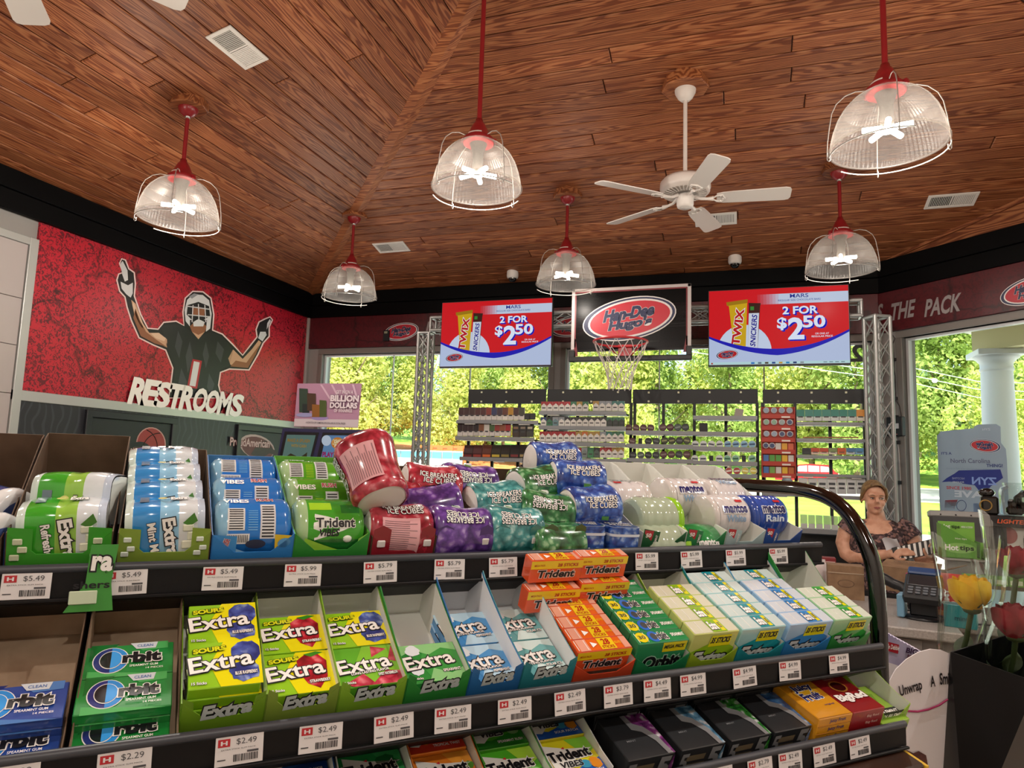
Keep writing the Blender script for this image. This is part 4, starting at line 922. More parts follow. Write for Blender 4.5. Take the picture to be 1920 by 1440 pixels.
row_packs('second', 'top', 1014, 1103, 772, [S(Rr_, 'red and white')] * 5 + [S(Gn, 'green and white'), S(Gd, 'gold and white'), S(Gn, 'green and white')], 19, g2)
row_packs('second', 'top right', 1111, 1171, 771, [S(Gd, 'gold and white'), S(Gy, 'grey and white'), S(Gy, 'grey and white'), S(Tl, 'teal and white'), S(Tl, 'teal and white')], 19, g2)
row_packs('second', 'second', 1013, 1171, 800, [S(Nv, 'blue and white'), (Dk, Gn, 'dark green'), (Gy, '#5f7f86', 'grey-teal'), S(Gy, 'grey and white')] + [S(Dk, 'black and white')] * 7 + [(Gn, '#18231d', 'very dark green')] * 3, 18, g2)
row_packs('second', 'third', 1011, 1170, 829, [S(Rr_, 'red and white')] * 6 + [S(Gd, 'gold and white'), S(Or, 'orange and white'), S(Gd, 'gold and white'), S(Gd, 'gold and white'), S(Gy, 'grey and white'), S(Tl, 'teal and white'), S(Gn, 'green and white'), S(Gn, 'green and white')], 20, g2)
row_packs('second', 'fourth', 1010, 1170, 859, [(Nv, '#a9b4b8', 'blue and grey'), (Gy, '#5f6f72', 'grey'), (Tl, '#8fb0ae', 'pale teal'), (Dk, '#1a1c1d', 'black'), (Tl, '#3a5a5c', 'dark teal'), (Gd, '#7d7a52', 'olive'), (Rr_, '#a08a84', 'dull red'), (Gy, '#73807e', 'grey'), (Gn, '#3f7f5a', 'green'), (Dk, '#4d5b55', 'grey-green'), S(Rr_, 'red and white'), S(Rr_, 'red and white'), S(Gd, 'gold and white'), S(Gd, 'gold and white')], 20, g2)
row_packs('second', 'bottom', 1062, 1172, 889, [(Rr_, '#7d2226', 'red'), (Dk, W_, 'black and white'), (Dk, '#16181a', 'black'), (Tl, '#3d6f72', 'teal'), (Or, '#c98a4e', 'tan orange'), (Or, '#c98a4e', 'tan orange'), (Nv, '#355a96', 'blue'), (Nv, '#355a96', 'blue')], 22, g2)
# first rack: cigar pouches and leaning bags
cig = [('#3a1a18', '#cfc9c4', 'dark brown and white')] * 3 + [('#4a1c1a', '#cfc9c4', 'maroon and white')] * 2 + [('#7d2a20', '#cfc9c4', 'rust and white'), ('#2a2f58', '#cfc9c4', 'navy and white'), ('#3a2030', '#cfc9c4', 'plum and white'), ('#5d2a1c', '#e0d8d0', 'striped brown and white'), ('#b08020', '#cfc9c4', 'mustard and white'), ('#3f1a1c', '#cfc9c4', 'dark red and white'), ('#3a3a2a', '#cfc9c4', 'olive and white')]
row_packs('first', 'top', 859, 983, 788, cig, 24, 'cigar pouches in the first rack', 'cigar pouch', 'cigar_pouch', False)
row_packs('first', 'top end', 983, 1003, 787, [('#141416', '#1a1a1c', 'empty black'), ('#141416', '#1a1a1c', 'empty black')], 12, 'cigar pouches in the first rack', 'divider', 'shelf_divider', False)
row_packs('first', 'second', 857, 957, 818, [('#2b1416', '#cfc9c4', 'dark brown and white')] * 3 + [('#1f1214', '#b9b4ae', 'black-brown'), ('#7a4a2a', '#cfc9c4', 'tan and white'), ('#c9c4bc', '#cfc9c4', 'pale'), ('#3f5a2a', '#cfc9c4', 'green and white'), ('#8a2a20', '#cfc9c4', 'red-brown and white'), ('#8a4a2a', '#cfc9c4', 'copper and white'), ('#9a1a20', '#cfc9c4', 'red and white')], 24, 'cigar pouches in the first rack', 'cigar pouch', 'cigar_pouch', False)
row_packs('first', 'second end', 960, 1000, 820, [('#1a1210', '#3a2a20', 'dark round-label', '#8a6a4a'), ('#141010', '#2a201c', 'black', '#8a7a6a'), ('#1a1612', '#3a3a30', 'olive-black', '#b9b09a')], 28, 'tobacco bags in the first rack', 'tobacco bag', 'tobacco_bag', False)
for i, (c_, lb, cn) in enumerate((('#3a1a1a', '#7a2a2a', 'maroon'), ('#4a1c1c', '#9a3a30', 'dark red'), ('#5a2a1a', '#d8692a', 'orange-label'), ('#2a241a', '#c9b03a', 'yellow-label'), ('#241f1a', '#8a7a3a', 'olive-label'), ('#1c1a1a', '#7a2a2a', 'black'), ('#241c18', '#a08a5a', 'tan-label'), ('#1c1a1c', '#8a8a8a', 'grey-label'))):
    p0, p1 = 868 + 17.5 * i, 868 + 17.5 * (i + 1); z0 = zpx((p0 + p1) / 2, 859); h_ = .13; X0, X1 = xpx(p0, 859), xpx(p1, 859); w_ = (X1 - X0) * .96
    mb = MB(); prof = [(0, .0), (0, .05), (.03, h_), (.05, h_), (.06, .06), (.05, 0)]; n_ = len(prof)
    v = [(x, y, z) for x in (-w_ / 2, w_ / 2) for y, z in prof]; mb.add(v, [tuple(range(n_)), tuple(range(2 * n_ - 1, n_ - 1, -1))] + [(j, n_ + j, n_ + (j + 1) % n_, (j + 1) % n_) for j in range(n_)], paint(c_, .35))
    mb.poly([(-w_ * .42, .003, .055), (w_ * .42, .003, .055), (w_ * .42, .014, .085), (-w_ * .42, .014, .085)], paint(lb, .4)); mb.poly([(-w_ * .42, -.001, .012), (w_ * .42, -.001, .012), (w_ * .42, -.001, .035), (-w_ * .42, -.001, .035)], paint(lb, .4))
    tag(mb.obj('tobacco_bag', None, T3((X0 + X1) / 2, PFY, z0)), '%s tobacco bag leaning, %s from left on the bottom shelf of the first rack' % (cn, ORD[i]), 'bag', 'tobacco bags in the first rack')
# round tins
def tin(c1, c2, white):
    mb = MB(); r_ = .0325
    mb.lathe([(.0, -.012), (r_ - .003, -.012), (r_, -.010), (r_, .010), (r_ - .002, .012), (.0, .012)], 20, paint('#cfd2d2' if white else c1, .3), RX(90))
    mb.ell(r_ * .86, r_ * .86, paint(c1, .35), RX(90), n=20, z=.0124); mb.box((-r_ * .7, -.0136, -.007), (r_ * .7, -.0126, .007), paint(c2, .4))
    return mb.mesh('tobacco_tin')
_tn = {}
def row_tins(nm, shelf, xa, xb, y, specs):
    n = len(specs)
    for i, sp in enumerate(specs):
        if sp is None: continue
        p = xa + (xb - xa) * (i + .5) / n; z0 = zpx(p, y)
        if sp == 'blk':
            o = MB().cbox((-.017, -.006, 0), (.017, .006, .06), DKB, .002).obj('shelf_divider', None, T3(xpx(p, y), PFY, z0)); tag(o, 'black divider in place of the %s tin, %s of the third rack' % (ORD[i], shelf), 'divider', 'tin shelf dividers'); continue
        if sp not in _tn: _tn[sp] = tin(*sp[:3])
        o = link_mesh('tobacco_tin', _tn[sp]); o.matrix_world = T3(xpx(p, y), PFY, z0 + .0325) @ RY(rnd.uniform(-15, 15)) @ RZ(rnd.uniform(-8, 8))
        tag(o, '%s round tobacco tin, %s on the %s of the third rack' % (sp[3], ORD[i], shelf), 'tin', 'round tobacco tins in the third rack')
def t(c1, c2, w_, n): return (c1, c2, w_, n)
mr, bk, gr_, ol, nv_, tl_, wh, rd_ = t('#4a1f22', '#7d6a66', 0, 'maroon'), t('#1f2022', '#55595a', 0, 'black'), t('#3a4440', '#7c8680', 0, 'grey-green'), t('#33361f', '#8a8a5a', 0, 'olive'), t('#2b3050', '#7c84a0', 0, 'dark blue'), t('#3f6a66', '#a9c4bf', 0, 'teal'), t('#cfd4d4', '#3a3f4a', 1, 'white-rimmed'), t('#a5362e', '#e0d6ce', 1, 'red and white')
bl, yl, gn_ = t('#7fb0cc', '#1f3f6a', 1, 'pale blue'), t('#c9c04a', '#e8e4b0', 1, 'yellow'), t('#7fb496', '#1f5a3c', 1, 'pale green')
row_tins('third', 'top left shelf', 1172, 1227, 809, [mr, mr, mr, mr]); row_tins('third', 'top left shelf end', 1236, 1292, 808, [mr, mr, gr_, bk])
row_tins('third', 'second left shelf', 1178, 1238, 834, [mr, 'blk', bk, bk]); row_tins('third', 'second left shelf end', 1239, 1295, 833, [ol, ol, bk, ol])
row_tins('third', 'third left shelf', 1180, 1237, 860, [bk, gr_, bk, bk]); row_tins('third', 'third left shelf end', 1237, 1295, 859, [mr, mr, bk, mr])
row_tins('third', 'bottom left shelf', 1180, 1237, 887, [ol, mr, nv_, nv_]); row_tins('third', 'bottom left shelf end', 1237, 1296, 886, [ol, gr_, tl_, mr])
row_tins('third', 'white-tin shelf', 1296, 1418, 840, [wh, wh, wh, wh, bl, bl, bl, bl])
row_tins('third', 'lower right shelf', 1295, 1418, 867, [wh, wh, 'blk', wh, gn_, gn_, 'blk', gn_])
row_tins('third', 'bottom right shelf', 1298, 1420, 890, [tl_, tl_, wh, wh, rd_, rd_, yl, yl])
z0 = zpx(1319, 813); tag(MB().cbox((-.035, 0, 0), (.035, .03, .095), DKB, .003).obj('shelf_block', None, T3(xpx(1319, 813), PFY, z0)), 'black block alone on an emptied shelf of the third rack', 'block')
z0 = zpx(1384, 783); tag(MB().cbox((-.035, 0, 0), (.035, .022, .075), paint('#a39a94', .6), .002).obj('carton', None, T3(xpx(1384, 783), PFY, z0 + .004) @ RY(10)), 'small beige carton leaning on the upper right shelf of the third rack', 'carton')
# fourth rack: red card tower, bags, boxes
x0, x1 = xpx(1427, 800), xpx(1491, 800); zt, zb = zpx(1458, 763), zpx(1458, 896); OR_ = paint('#a8301f', .5)
root = empty('display_tower', T3(x0, PFY - .02, zb), 'red cardboard display tower of nicotine tins and cards in the fourth rack', 'display'); w_, h_ = x1 - x0, zt - zb
mb = MB(); mb.cbox((0, .03, 0), (w_, .12, h_), OR_, .002); mb.cbox((0, 0, 0), (.008, .12, h_), OR_, .001); mb.cbox((w_ - .008, 0, 0), (w_, .12, h_), OR_, .001); mb.obj('tower_body', root)
for r_ in range(6):
    z = h_ * r_ / 6; MB().cbox((.008, 0, z), (w_ - .008, .028, z + h_ / 6 * .38), OR_, .001).obj('tier_front', root)
    cs = [('#3f6fae', '#6fa04a', '#c9c9c4', '#d8b02a', '#b5602a'), ('#3f6fae', '#4f9a3a', '#4f9a3a', '#d8b02a', '#c9c9c4'), ('#33406a', '#33406a', '#c9c9c4', '#d8a02a', '#c9603a'), ('#8a9ab0', '#8a9ab0', '#33406a', '#33406a'), ('#7fa58a', '#7fa58a', '#8a9a9a', '#33406a'), ('#8a9ab0', '#8a9ab0', '#8a9ab0', '#8a9ab0')][r_]
    for j, c_ in enumerate(cs):
        xx = .012 + (w_ - .024) * (j + .5) / len(cs)
        mb = MB()
        if r_ < 2 or (r_ == 2 and j > 1): mb.cbox((-.022, .02, 0), (.022, .0285, h_ / 6 * .62), paint(c_, .4), .001)
        else: mb.lathe([(.0, -.008), (.026, -.008), (.026, .008), (0, .008)], 16, paint('#d4d8dc', .3), T3(0, .02, h_ / 6 * .4) @ RX(90)); mb.ell(.019, .019, paint(c_, .4), T3(0, .0115, h_ / 6 * .4) @ RX(90), n=16)
        mb.obj('nicotine_tin' if r_ > 2 else 'nicotine_card', root, T3(xx, 0, z + h_ / 6 * .3))
    MB().box((w_ * .6, -.0008, z + .006), (w_ * .85, -.0002, z + .02), paint('#d9d2ca', .5)).obj('price_strip', root)
for i in range(4):
    p = 1441 + i * 14; c_ = ('#1a1c1e', '#15181a', '#7a2a2c', '#7a2a2c')[i]; mb = MB(); mb.lathe([(0, 0), (.026, 0), (.027, .04), (.02, .055), (.02, .085), (0, .085)], 14, paint(c_, .3)); tag(mb.obj('small_bottle', None, T3(xpx(p, 926), PFY, zpx(p, 926))), '%s capped small bottle, %s from left below the red tower' % (('black', 'black', 'dark red', 'dark red')[i], ORD[i]), 'bottle', 'small bottles below the red tower')
row_packs('fourth', 'top', 1493, 1622, 790, [('#2f7f72', '#c4c9c6', 'teal and white')] * 7 + [('#cf8a3a', '#d8cfc0', 'orange')], 22, 'pouch bags in the fourth rack', 'pouch bag', 'pouch_bag', False, rotj=8)
row_packs('fourth', 'third', 1504, 1620, 853, [('#1c1c1e', '#26282a', 'black'), ('#b5482e', '#d8c0b0', 'orange and white'), ('#b5482e', '#d8c0b0', 'orange and white'), ('#7a8a5a', '#d0c8b8', 'olive and white'), ('#c0562e', '#c8703e', 'orange'), ('#3f6f9a', '#b9c4cc', 'blue and white'), ('#4f86b0', '#7fa8c8', 'blue')], 13, 'small boxes in the fourth rack', 'small box', 'small_box', False, rotj=5)
row_packs('fourth', 'bottom', 1497, 1624, 927, [('#c9cbcc', '#b3b6b8', 'pale grey', '#3f4448')] * 7, 31, 'pale cartons in the fourth rack', 'carton', 'carton', False)
row_packs('fourth', 'thin second', 1505, 1610, 822, [('#b5703a', '#8a5a3a', 'flat orange')] * 6, 3, 'flat cards in the fourth rack', 'card', 'flat_card', False)
# lower clear dispensers seen over the candy rack end
root = empty('dispenser_row', T3(xpx(1500, 985), PFY - .05, zpx(1550, 992)), 'clear plastic cigarette dispensers on the lowest shelf behind the black tube', 'dispenser'); L_ = xpx(1615, 985) - xpx(1500, 985)
for i in range(8): mb = MB(); mb.box((L_ * i / 8 + .004, 0, 0), (L_ * (i + 1) / 8 - .004, .06, .11), paint('#9ea09e', .2, alpha=.6)); mb.box((L_ * i / 8 + .004, -.004, 0), (L_ * (i + 1) / 8 - .004, 0, .04), paint('#c4c6c4', .3)); mb.obj('dispenser', root)
MB().cbox((-.02, -.02, -.04), (L_ + .1, .1, 0), TRAYG, .003).obj('shelf', root)
# ================================================================ candy rack in front of the camera
GV = Vector((SQ, SQ, 0)); NVv = Vector((-SQ, SQ, 0)); GM = frame((0, 0, 0), GV, NVv, (0, 0, 1))
RACK = empty('candy_rack', GM @ T3(.45, 1.1, 0), 'black stepped gum rack with price rails and a bent black tube end', 'shelf rack')
def rk(mb, name, parent=None): return mb.obj(name, parent or RACK, T3(-.45, -1.1, 0) if parent is None else None)
RB = paint('#07070a', .5, spec=.3); RBG = paint('#3a3d44', .4); TUBE = paint('#050506', .07, coat=.8)
U0, U1 = -1.1, 1.06
# shelves: (front n, lip top z, slope, depth, end u)
SHF = [(.90, 1.459, 18, .30, 1.085), (.76, 1.317, 25, .27, 1.05), (.715, 1.215, 22, .27, 1.035)]
def shM(i):
    n0, z0, s, dd, ue = SHF[i]; c, sn = math.cos(R(s)), math.sin(R(s))
    return GM @ frame((0, n0 + .006, z0 - .03), (1, 0, 0), (0, c, sn), (0, -sn, c))
for i, (n0, z0, s, dd, ue) in enumerate(SHF):
    c, sn = math.cos(R(s)), math.sin(R(s)); L_ = MB()
    fl = MB(); fl.poly([(U0, n0 + .004, z0 - .032), (ue, n0 + .004, z0 - .032), (ue, n0 + .004 + dd * c, z0 - .032 + dd * sn), (U0, n0 + .004 + dd * c, z0 - .032 + dd * sn)], RB, th=.01)
    shf = rk(fl, 'shelf')
    lp = MB(); lp.cbox((U0, n0 - .004, z0 - .034), (ue + .004, n0 + .003, z0 - .004), RB, .001); lp.tube([(U0, n0 - .001, z0 - .003), (ue + .004, n0 - .001, z0 - .003)], .0052, RBG, 8)
    lp.cbox((U0, n0 - .009, z0 - .037), (ue + .004, n0 - .004, z0 - .033), RB, .001); o = lp.obj('price_rail', shf)
    ap = MB(); ap.poly([(U0, n0 + .006, z0 - .036), (ue, n0 + .006, z0 - .036), (ue - .03, n0 + .085, z0 - .078), (U0, n0 + .085, z0 - .078)], RB, th=.004); ap.obj('apron', shf)
mb = MB(); mb.box((U0, 1.19, .1), (.42, 1.21, 1.47), RB); rk(mb, 'back_panel')
mb = MB(); mb.box((U0, .75, 0), (U1, 1.7, .12), RB); rk(mb, 'plinth')
mb = MB()
for z in (1.335, 1.348, 1.2, 1.0): mb.rod((U0, 1.05 if z > 1.3 else 1.1, z), (1.04, 1.05 if z > 1.3 else 1.1, z), .0035, RB, 6)
u = U0
while u < 1.04: mb.tube([(u, 1.05, 1.30), (u, 1.05, 1.352), (u + .004, 1.035, 1.36)], .0025, RB, 5); u += .034
rk(mb, 'wire_grid')
for u in (1.045,):
    for n in (.87, 1.35): mb = MB(); mb.cbox((u, n - .02, .1), (u + .03, n + .02, 1.3), RB, .004); rk(mb, 'upright')
tp = [(.805, .25), (.80, 1.20), (.80, 1.36), (.806, 1.43), (.824, 1.475), (.852, 1.515), (.893, 1.541), (.95, 1.553), (1.02, 1.556), (1.35, 1.556), (1.42, 1.545), (1.47, 1.51), (1.50, 1.46), (1.51, 1.38), (1.51, .25)]
def smooth_path(p, k=4):
    o = []; n = len(p)
    for i in range(n - 1):
        a, b_, c_, d = [Vector((*p[max(0, min(n - 1, j))], 0)) for j in (i - 1, i, i + 1, i + 2)]
        for j in range(k):
            t = j / k; o.append(.5 * ((2 * b_) + (c_ - a) * t + (2 * a - 5 * b_ + 4 * c_ - d) * t * t + (3 * b_ - a - 3 * c_ + d) * t ** 3))
    o.append(Vector((*p[-1], 0))); return [(v.x, v.y) for v in o]
mb = MB(); mb.tube([(1.105, n, z) for n, z in smooth_path(tp)], .0135, TUBE, 14); rk(mb, 'tube_frame')
# packets of the far side, seen through the wire grid
mb = MB(); q = random.Random(5); u = -.2
while u < 1.0:
    w_ = q.uniform(.012, .03); mb.box((u, 1.13, 1.20), (u + w_, 1.15, 1.20 + q.uniform(.13, .165)), paint(q.choice(['#a83a40', '#cfd0cc', '#4f8f9a', '#2a2c30', '#b9c4c8', '#8a2a30', '#d8c05a']), .4)); u += w_ + q.uniform(.002, .012)
tag(mb.obj('mixed_packets', None, GM), 'row of mixed small packets seen through the black wire grid', 'packets', None, 'stuff')

# ---- price tags
TAGW = paint('#d9d7d8', .35); TAGT = paint('#4a4a4e', .5); TAGR = paint('#b3262f', .4); BAR = paint('#26262a', .5)
tg_cache = {}
def tag_mesh(price):
    if price in tg_cache: return tg_cache[price]
    w_, h_ = .044, .0265; mb = MB(); mb.cbox((-w_ / 2, -.0006, 0), (w_ / 2, 0, h_), TAGW, .0003); M = frame((0, -.0008, 0), (1, 0, 0), (0, 0, 1), (0, -1, 0))
    mb.cbox((-w_ * .45, -.0009, h_ * .66), (-w_ * .2, -.0007, h_ * .93), TAGR, .0001); mb.text('H', TAGW, M @ T3(-w_ * .325, h_ * .795, .0003), h=h_ * .15, w=w_ * .14, bold=.04)
    mb.text(price, TAGT, M @ T3(w_ * .14, h_ * .79, .0002), h=h_ * .23, w=w_ * .42, bold=.0)
    mb.text('EXTRA STICK SLIM PACK', TAGT, M @ T3(-w_ * .02, h_ * .56, .0002), h=h_ * .045, w=w_ * .72, bold=0)
    q = random.Random(len(price) + ord(price[-1]))
    x = -w_ * .12
    while x < w_ * .4: b_ = q.uniform(.0003, .0011); mb.box((x, -.0009, h_ * .12), (x + b_, -.0007, h_ * .36), BAR); x += b_ + q.uniform(.0004, .0009)
    mb.box((w_ * .16, -.0009, h_ * .39), (w_ * .4, -.0007, h_ * .46), TAGT); mb.box((-w_ * .45, -.0009, h_ * .2), (-w_ * .28, -.0007, h_ * .24), TAGT)
    tg_cache[price] = mb.mesh('price_tag'); return tg_cache[price]
tags = [(0, ['$5.49', '$5.49', '$5.49', '$5.99', '$5.79', '$5.79', '$5.79', '$5.79', '$5.79', '$5.99', '$5.99', '$5.99', '$5.99'], [(50, 1088), (235, 1085), (418, 1078), (568, 1073), (714, 1066), (843, 1060), (944, 1057), (1038, 1052), (1122, 1048), (1213, 1046), (1297, 1044), (1380, 1042), (1460, 1039)], 'top'),
        (1, ['$2.29', '$2.29', '$2.49', '$2.49', '$2.49', '$2.49', '$2.49', '$2.49', '$3.79', '$4.49', '$4.99', '$4.99', '$4.99', '$4.99'], [(20, 1437), (235, 1422), (450, 1396), (602, 1376), (740, 1353), (850, 1336), (966, 1318), (1070, 1303), (1160, 1289), (1233, 1277), (1300, 1264), (1397, 1249), (1481, 1236), (1573, 1221)], 'middle'),
        (2, ['$2.79', '$2.79', '$2.79', '$2.79', '$2.49', '$2.49', '$2.49'], [(1170, 1476), (1265, 1456), (1350, 1435), (1426, 1419), (1482, 1403), (1546, 1388), (1612, 1372)], 'lowest')]
for si, prices, pos, nm in tags:
    n0, z0 = SHF[si][0], SHF[si][1]
    for i, (pr, (x, y)) in enumerate(zip(prices, pos)):
        p = GM.inverted() @ onN(x, y, n0 - .006)
        o = link_mesh('price_tag', tag_mesh(pr)); o.matrix_world = GM @ T3(p.x, n0 - .0065, z0 - .0325) @ RX(-4) @ RY(rnd.uniform(-1.5, 1.5))
        tag(o, 'white price tag reading %s, %s from left along the %s gum shelf' % (pr, ORD[i], nm), 'price tag', 'price tags on the gum rack')

# ---- trays (x across, y depth up the slope, z height)
KRAFT = noisemat('brown_cardboard', [(.3, '#54402f'), (.7, '#634d3a')], 40, rough=.8); KRAFTI = noisemat('pale_cardboard', [(.3, '#98826b'), (.7, '#a8927a')], 40, rough=.8); CARDW = paint('#e8eaec', .55); CARDG = paint('#cdd0ca', .55); CARDI = paint('#e0e1da', .6)
def tray(w_, dd, hf, hb, inner, outer, fr=None, notch=0., curve=False, sidef=.35, t_=.0012, front=True):
    mb = MB(); a = w_ / 2; fr = fr or outer
    mb.box((-a, 0, 0), (a, dd, t_), outer, top=inner)
    side = [(0, hf)] + ([(dd * k, hf + (hb - hf) * (1 - math.cos(k * PI / 2)) ** .8) for k in (.3, .55, .8)] if curve else [(dd * .12, hf), (dd * sidef, hf + (hb - hf) * .45)]) + [(dd * .92, hb), (dd, hb)]
    for sx in (-a, a):
        pts = [(sx, y, z) for y, z in [(0, 0)] + side + [(dd, 0)]]
        if sx < 0: mb.poly(pts[::-1], inner, th=t_, back=outer)
        else: mb.poly(pts, inner, th=t_, back=outer)
    # back panel, scalloped or straight
    bp_ = [(-a, dd, 0), (a, dd, 0), (a, dd, hb)] + [(a * k, dd, hb + notch * math.cos(k * PI * 1.4)) for k in (.6, .2, -.2, -.6)] + [(-a, dd, hb)]
    mb.poly(bp_, inner, th=t_, back=outer)
    if front:
        mb.poly([(-a, 0, 0), (a, 0, 0), (a, 0, hf), (a * .45, 0, hf * .6), (-a * .45, 0, hf * .6), (-a, 0, hf)], fr, th=-t_, back=fr)
    return mb
FM = frame((0, 0, 0), (1, 0, 0), (0, 0, 1), (0, -1, 0))     # decal frame on a front panel: x across, y up, z to the viewer
def put(o, si, u, v, w_=0., rx=0., rz=0., ry=0.): o.matrix_world = shM(si) @ T3(u, v, w_) @ RZ(rz) @ RX(rx) @ RY(ry); return o
def dome_txt(mb, t, mat, r_, x=0., ang=45., h=.01, w=None, **k):   # lettering bent round a bottle lying along x; ang up from the viewer side
    a0 = R(ang); kk = dict(bold=.02, outline=None); kk.update(k)
    mb.text(t, mat, None, h=h, w=w, fn=lambda X, Y, z: (X + x, -(r_ + .0006 + z) * math.cos(a0 + Y / r_), (r_ + .0006 + z) * math.sin(a0 + Y / r_)), **kk)
def dome_patch(mb, mat, r_, x0, x1, a0, a1, z=.0003, n=8):
    mb.grid(lambda s, t: (x0 + (x1 - x0) * s, -(r_ + z) * math.cos(R(a0 + (a1 - a0) * t)), (r_ + z) * math.sin(R(a0 + (a1 - a0) * t))), 2, n, mat)
XA = frame((0, 0, 0), (0, 0, -1), (0, 1, 0), (1, 0, 0))     # lathe axis z -> x
def gl_(h, rough=.16): return paint(h, rough, coat=.5)
def crystal(name, dark, mid, light):
    m, N, L, b = nodemat(name); vo = N.new('ShaderNodeTexVoronoi'); vo.inputs['Scale'].default_value = 75; n = N.new('ShaderNodeTexNoise'); n.inputs['Scale'].default_value = 60; n.inputs['Detail'].default_value = 3
    v = coords(N, L, 'Object', rand=True); L.new(v, n.inputs[0]); va = N.new('ShaderNodeVectorMath'); va.operation = 'MULTIPLY_ADD'; va.inputs[1].default_value = (.02, .02, .02); L.new(n.outputs['Color'], va.inputs[0]); L.new(v, va.inputs[2]); L.new(va.outputs[0], vo.inputs[0])
    r = ramp(N, [(.12, light), (.4, mid), (.8, dark)]); L.new(vo.outputs['Distance'], r.inputs[0]); 
    mx = N.new('ShaderNodeMixRGB'); mx.blend_type = 'MULTIPLY'; mx.inputs[0].default_value = .4; r3 = ramp(N, [(.35, '#707070'), (.65, '#ffffff')]); L.new(n.outputs[0], r3.inputs[0]); L.new(r.outputs[0], mx.inputs[1]); L.new(r3.outputs[0], mx.inputs[2])
    sc_ = N.new('ShaderNodeMath'); sc_.operation = 'MULTIPLY'; sc_.inputs[1].default_value = 1.; L.new(mx.outputs[0], b.inputs['Base Color'])
    b.inputs['Roughness'].default_value = .22; b.inputs['Coat Weight'].default_value = .7; b.inputs['Coat Roughness'].default_value = .05; return m
WTX = paint('#f0efec', .4); BTX = paint('#15151a', .4)
def uniq(mesh, name, label, cat, group, si, u, v, w_, **k):
    o = link_mesh(name, mesh); put(o, si, u, v, w_, **k); return tag(o, label, cat, group)

# -- cylinder gum bottle (vibes type)
def vibes(base, light, dark, front):
    r_, L2 = .040, .0445; mb = MB()
    mb.lathe([(.0, -L2), (r_ - .008, -L2), (r_ - .002, -L2 + .005), (r_, -L2 + .011), (r_, -L2 + .014)], 36, gl_(light[1]), XA, cap=False)
    mb.lathe([(r_, -L2 + .014), (r_, L2 - .01), (r_ - .003, L2 - .004), (r_ - .01, L2), (.0, L2)], 36, gl_(base), XA, cap=False)
    if front:
        for k, (x0, x1, a0, a1, c_) in enumerate(((-.03, .043, -20, 5, dark), (-.028, .0, 62, 82, light[0]), (-.03, .043, -35, -20, light[0]), (.012, .036, 55, 75, dark))): dome_patch(mb, gl_(c_), r_, x0, x1, a0, a1, .0002)
        fn = lambda X, Y, z: (X, -(r_ + z) * math.cos(R(30) + Y / r_), (r_ + z) * math.sin(R(30) + Y / r_))
        mb.poly([fn(x, y, .0005) for x, y in ((-.022, .016), (-.005, .012), (.012, .006), (.03, .001), (.014, -.006), (-.006, -.013), (-.022, -.018), (-.024, 0))], gl_('#e3e6e0'))
        dome_txt(mb, 'Trident', BTX, r_, .004, 36, h=.0125, w=.05, bold=.03, outline=gl_('#e8eae4'), ow=.05, z=.0005); dome_txt(mb, 'VIBES', BTX, r_, -.004, 18, h=.009, w=.026, bold=.03, shear=.15, z=.0005)
        dome_txt(mb, 'SPEARMINT RUSH' if base[1] < '5' else 'RUSH', gl_(dark), r_, .012, 4, h=.005, w=.03, z=.0004)
        mb.ball((.02, -r_ * .99, .004), (.006, .003, .005), gl_('#dfe6dc'), 10, 6)
    else:
        dome_patch(mb, gl_('#d3d6d6'), r_, -.032, -.012, 20, 62, .0002); dome_patch(mb, gl_('#d0d3d6'), r_, .006, .024, 5, 72, .0002)
        for k in range(9): dome_patch(mb, BTX, r_, -.030, -.014, 22 + k * 4.4, 24 + k * 4.4, .0004); 
        for k in range(11): dome_patch(mb, BTX, r_, .008, .022, 8 + k * 5.6, 10.5 + k * 5.6, .0004)
        for k in range(9): dome_patch(mb, gl_(light[0]), r_, -.008, .003, 20 + k * 4.4, 21.4 + k * 4.4, .0003)
        dome_patch(mb, gl_('#dfe2e2'), r_, -.032, -.006, -4, 14, .0002)
        for k in range(12): dome_patch(mb, BTX, r_, -.031 + k * .002, -.031 + k * .002 + .0009, -1, 12, .0004, 2)
        dome_txt(mb, 'VIBES', WTX, r_, -.022, 82, h=.009, w=.03, bold=.03, z=.0004); dome_txt(mb, 'RUSH', gl_('#a8263a'), r_, .012, 88, h=.009, w=.02, bold=.03, outline=WTX, z=.0005)
    return mb.mesh('gum_bottle')
vg = vibes('#3f9a2a', ('#9ccf2e', '#9fbf8e'), '#1f6f2a', True); vg2 = vibes('#4f9a25', ('#a5d02e', '#9fbf8e'), '#1f6f2a', False)
vb2 = vibes('#2272c4', ('#6fb0e0', '#7fb0cc'), '#123a7a', False)
gB = 'cylinder gum bottles lying in trays'
DST, r40 = .0805, .041
for i, (me, nm) in enumerate(((vg, 'with its white name label facing out, front of the tray'), (vg2, 'middle of the three, small print up'), (vg2, 'back of the three in its tray'))):
    uniq(me, 'gum_bottle', 'green cylinder gum bottle ' + nm, 'gum bottle', gB, 0, .206, .064 + DST * i, r40 + .001, rx=(0, 18, -22)[i])
for i, nm in enumerate(('front of the three', 'middle of the three', 'back of the three')):
    uniq(vb2, 'gum_bottle', 'blue cylinder gum bottle with barcode print, %s in its tray' % nm, 'gum bottle', gB, 0, .112, .064 + DST * i, r40 + .001, rx=(-4, 6, -30)[i])
def show_tray(u0, u1, si, name, label, mb, v0=None, w0=0.):
    mb.v = [(x * .985, y, z) for x, y, z in mb.v]
    return tag(put(mb.obj(name), si, (u0 + u1) / 2, (.02, .025, .022)[si] if v0 is None else v0, w0), label, 'tray', 'display trays on the gum rack')
def fd(mb, pts, mat, z=.0004): mb.poly([(x, y, z) for x, y in pts], mat, FM)
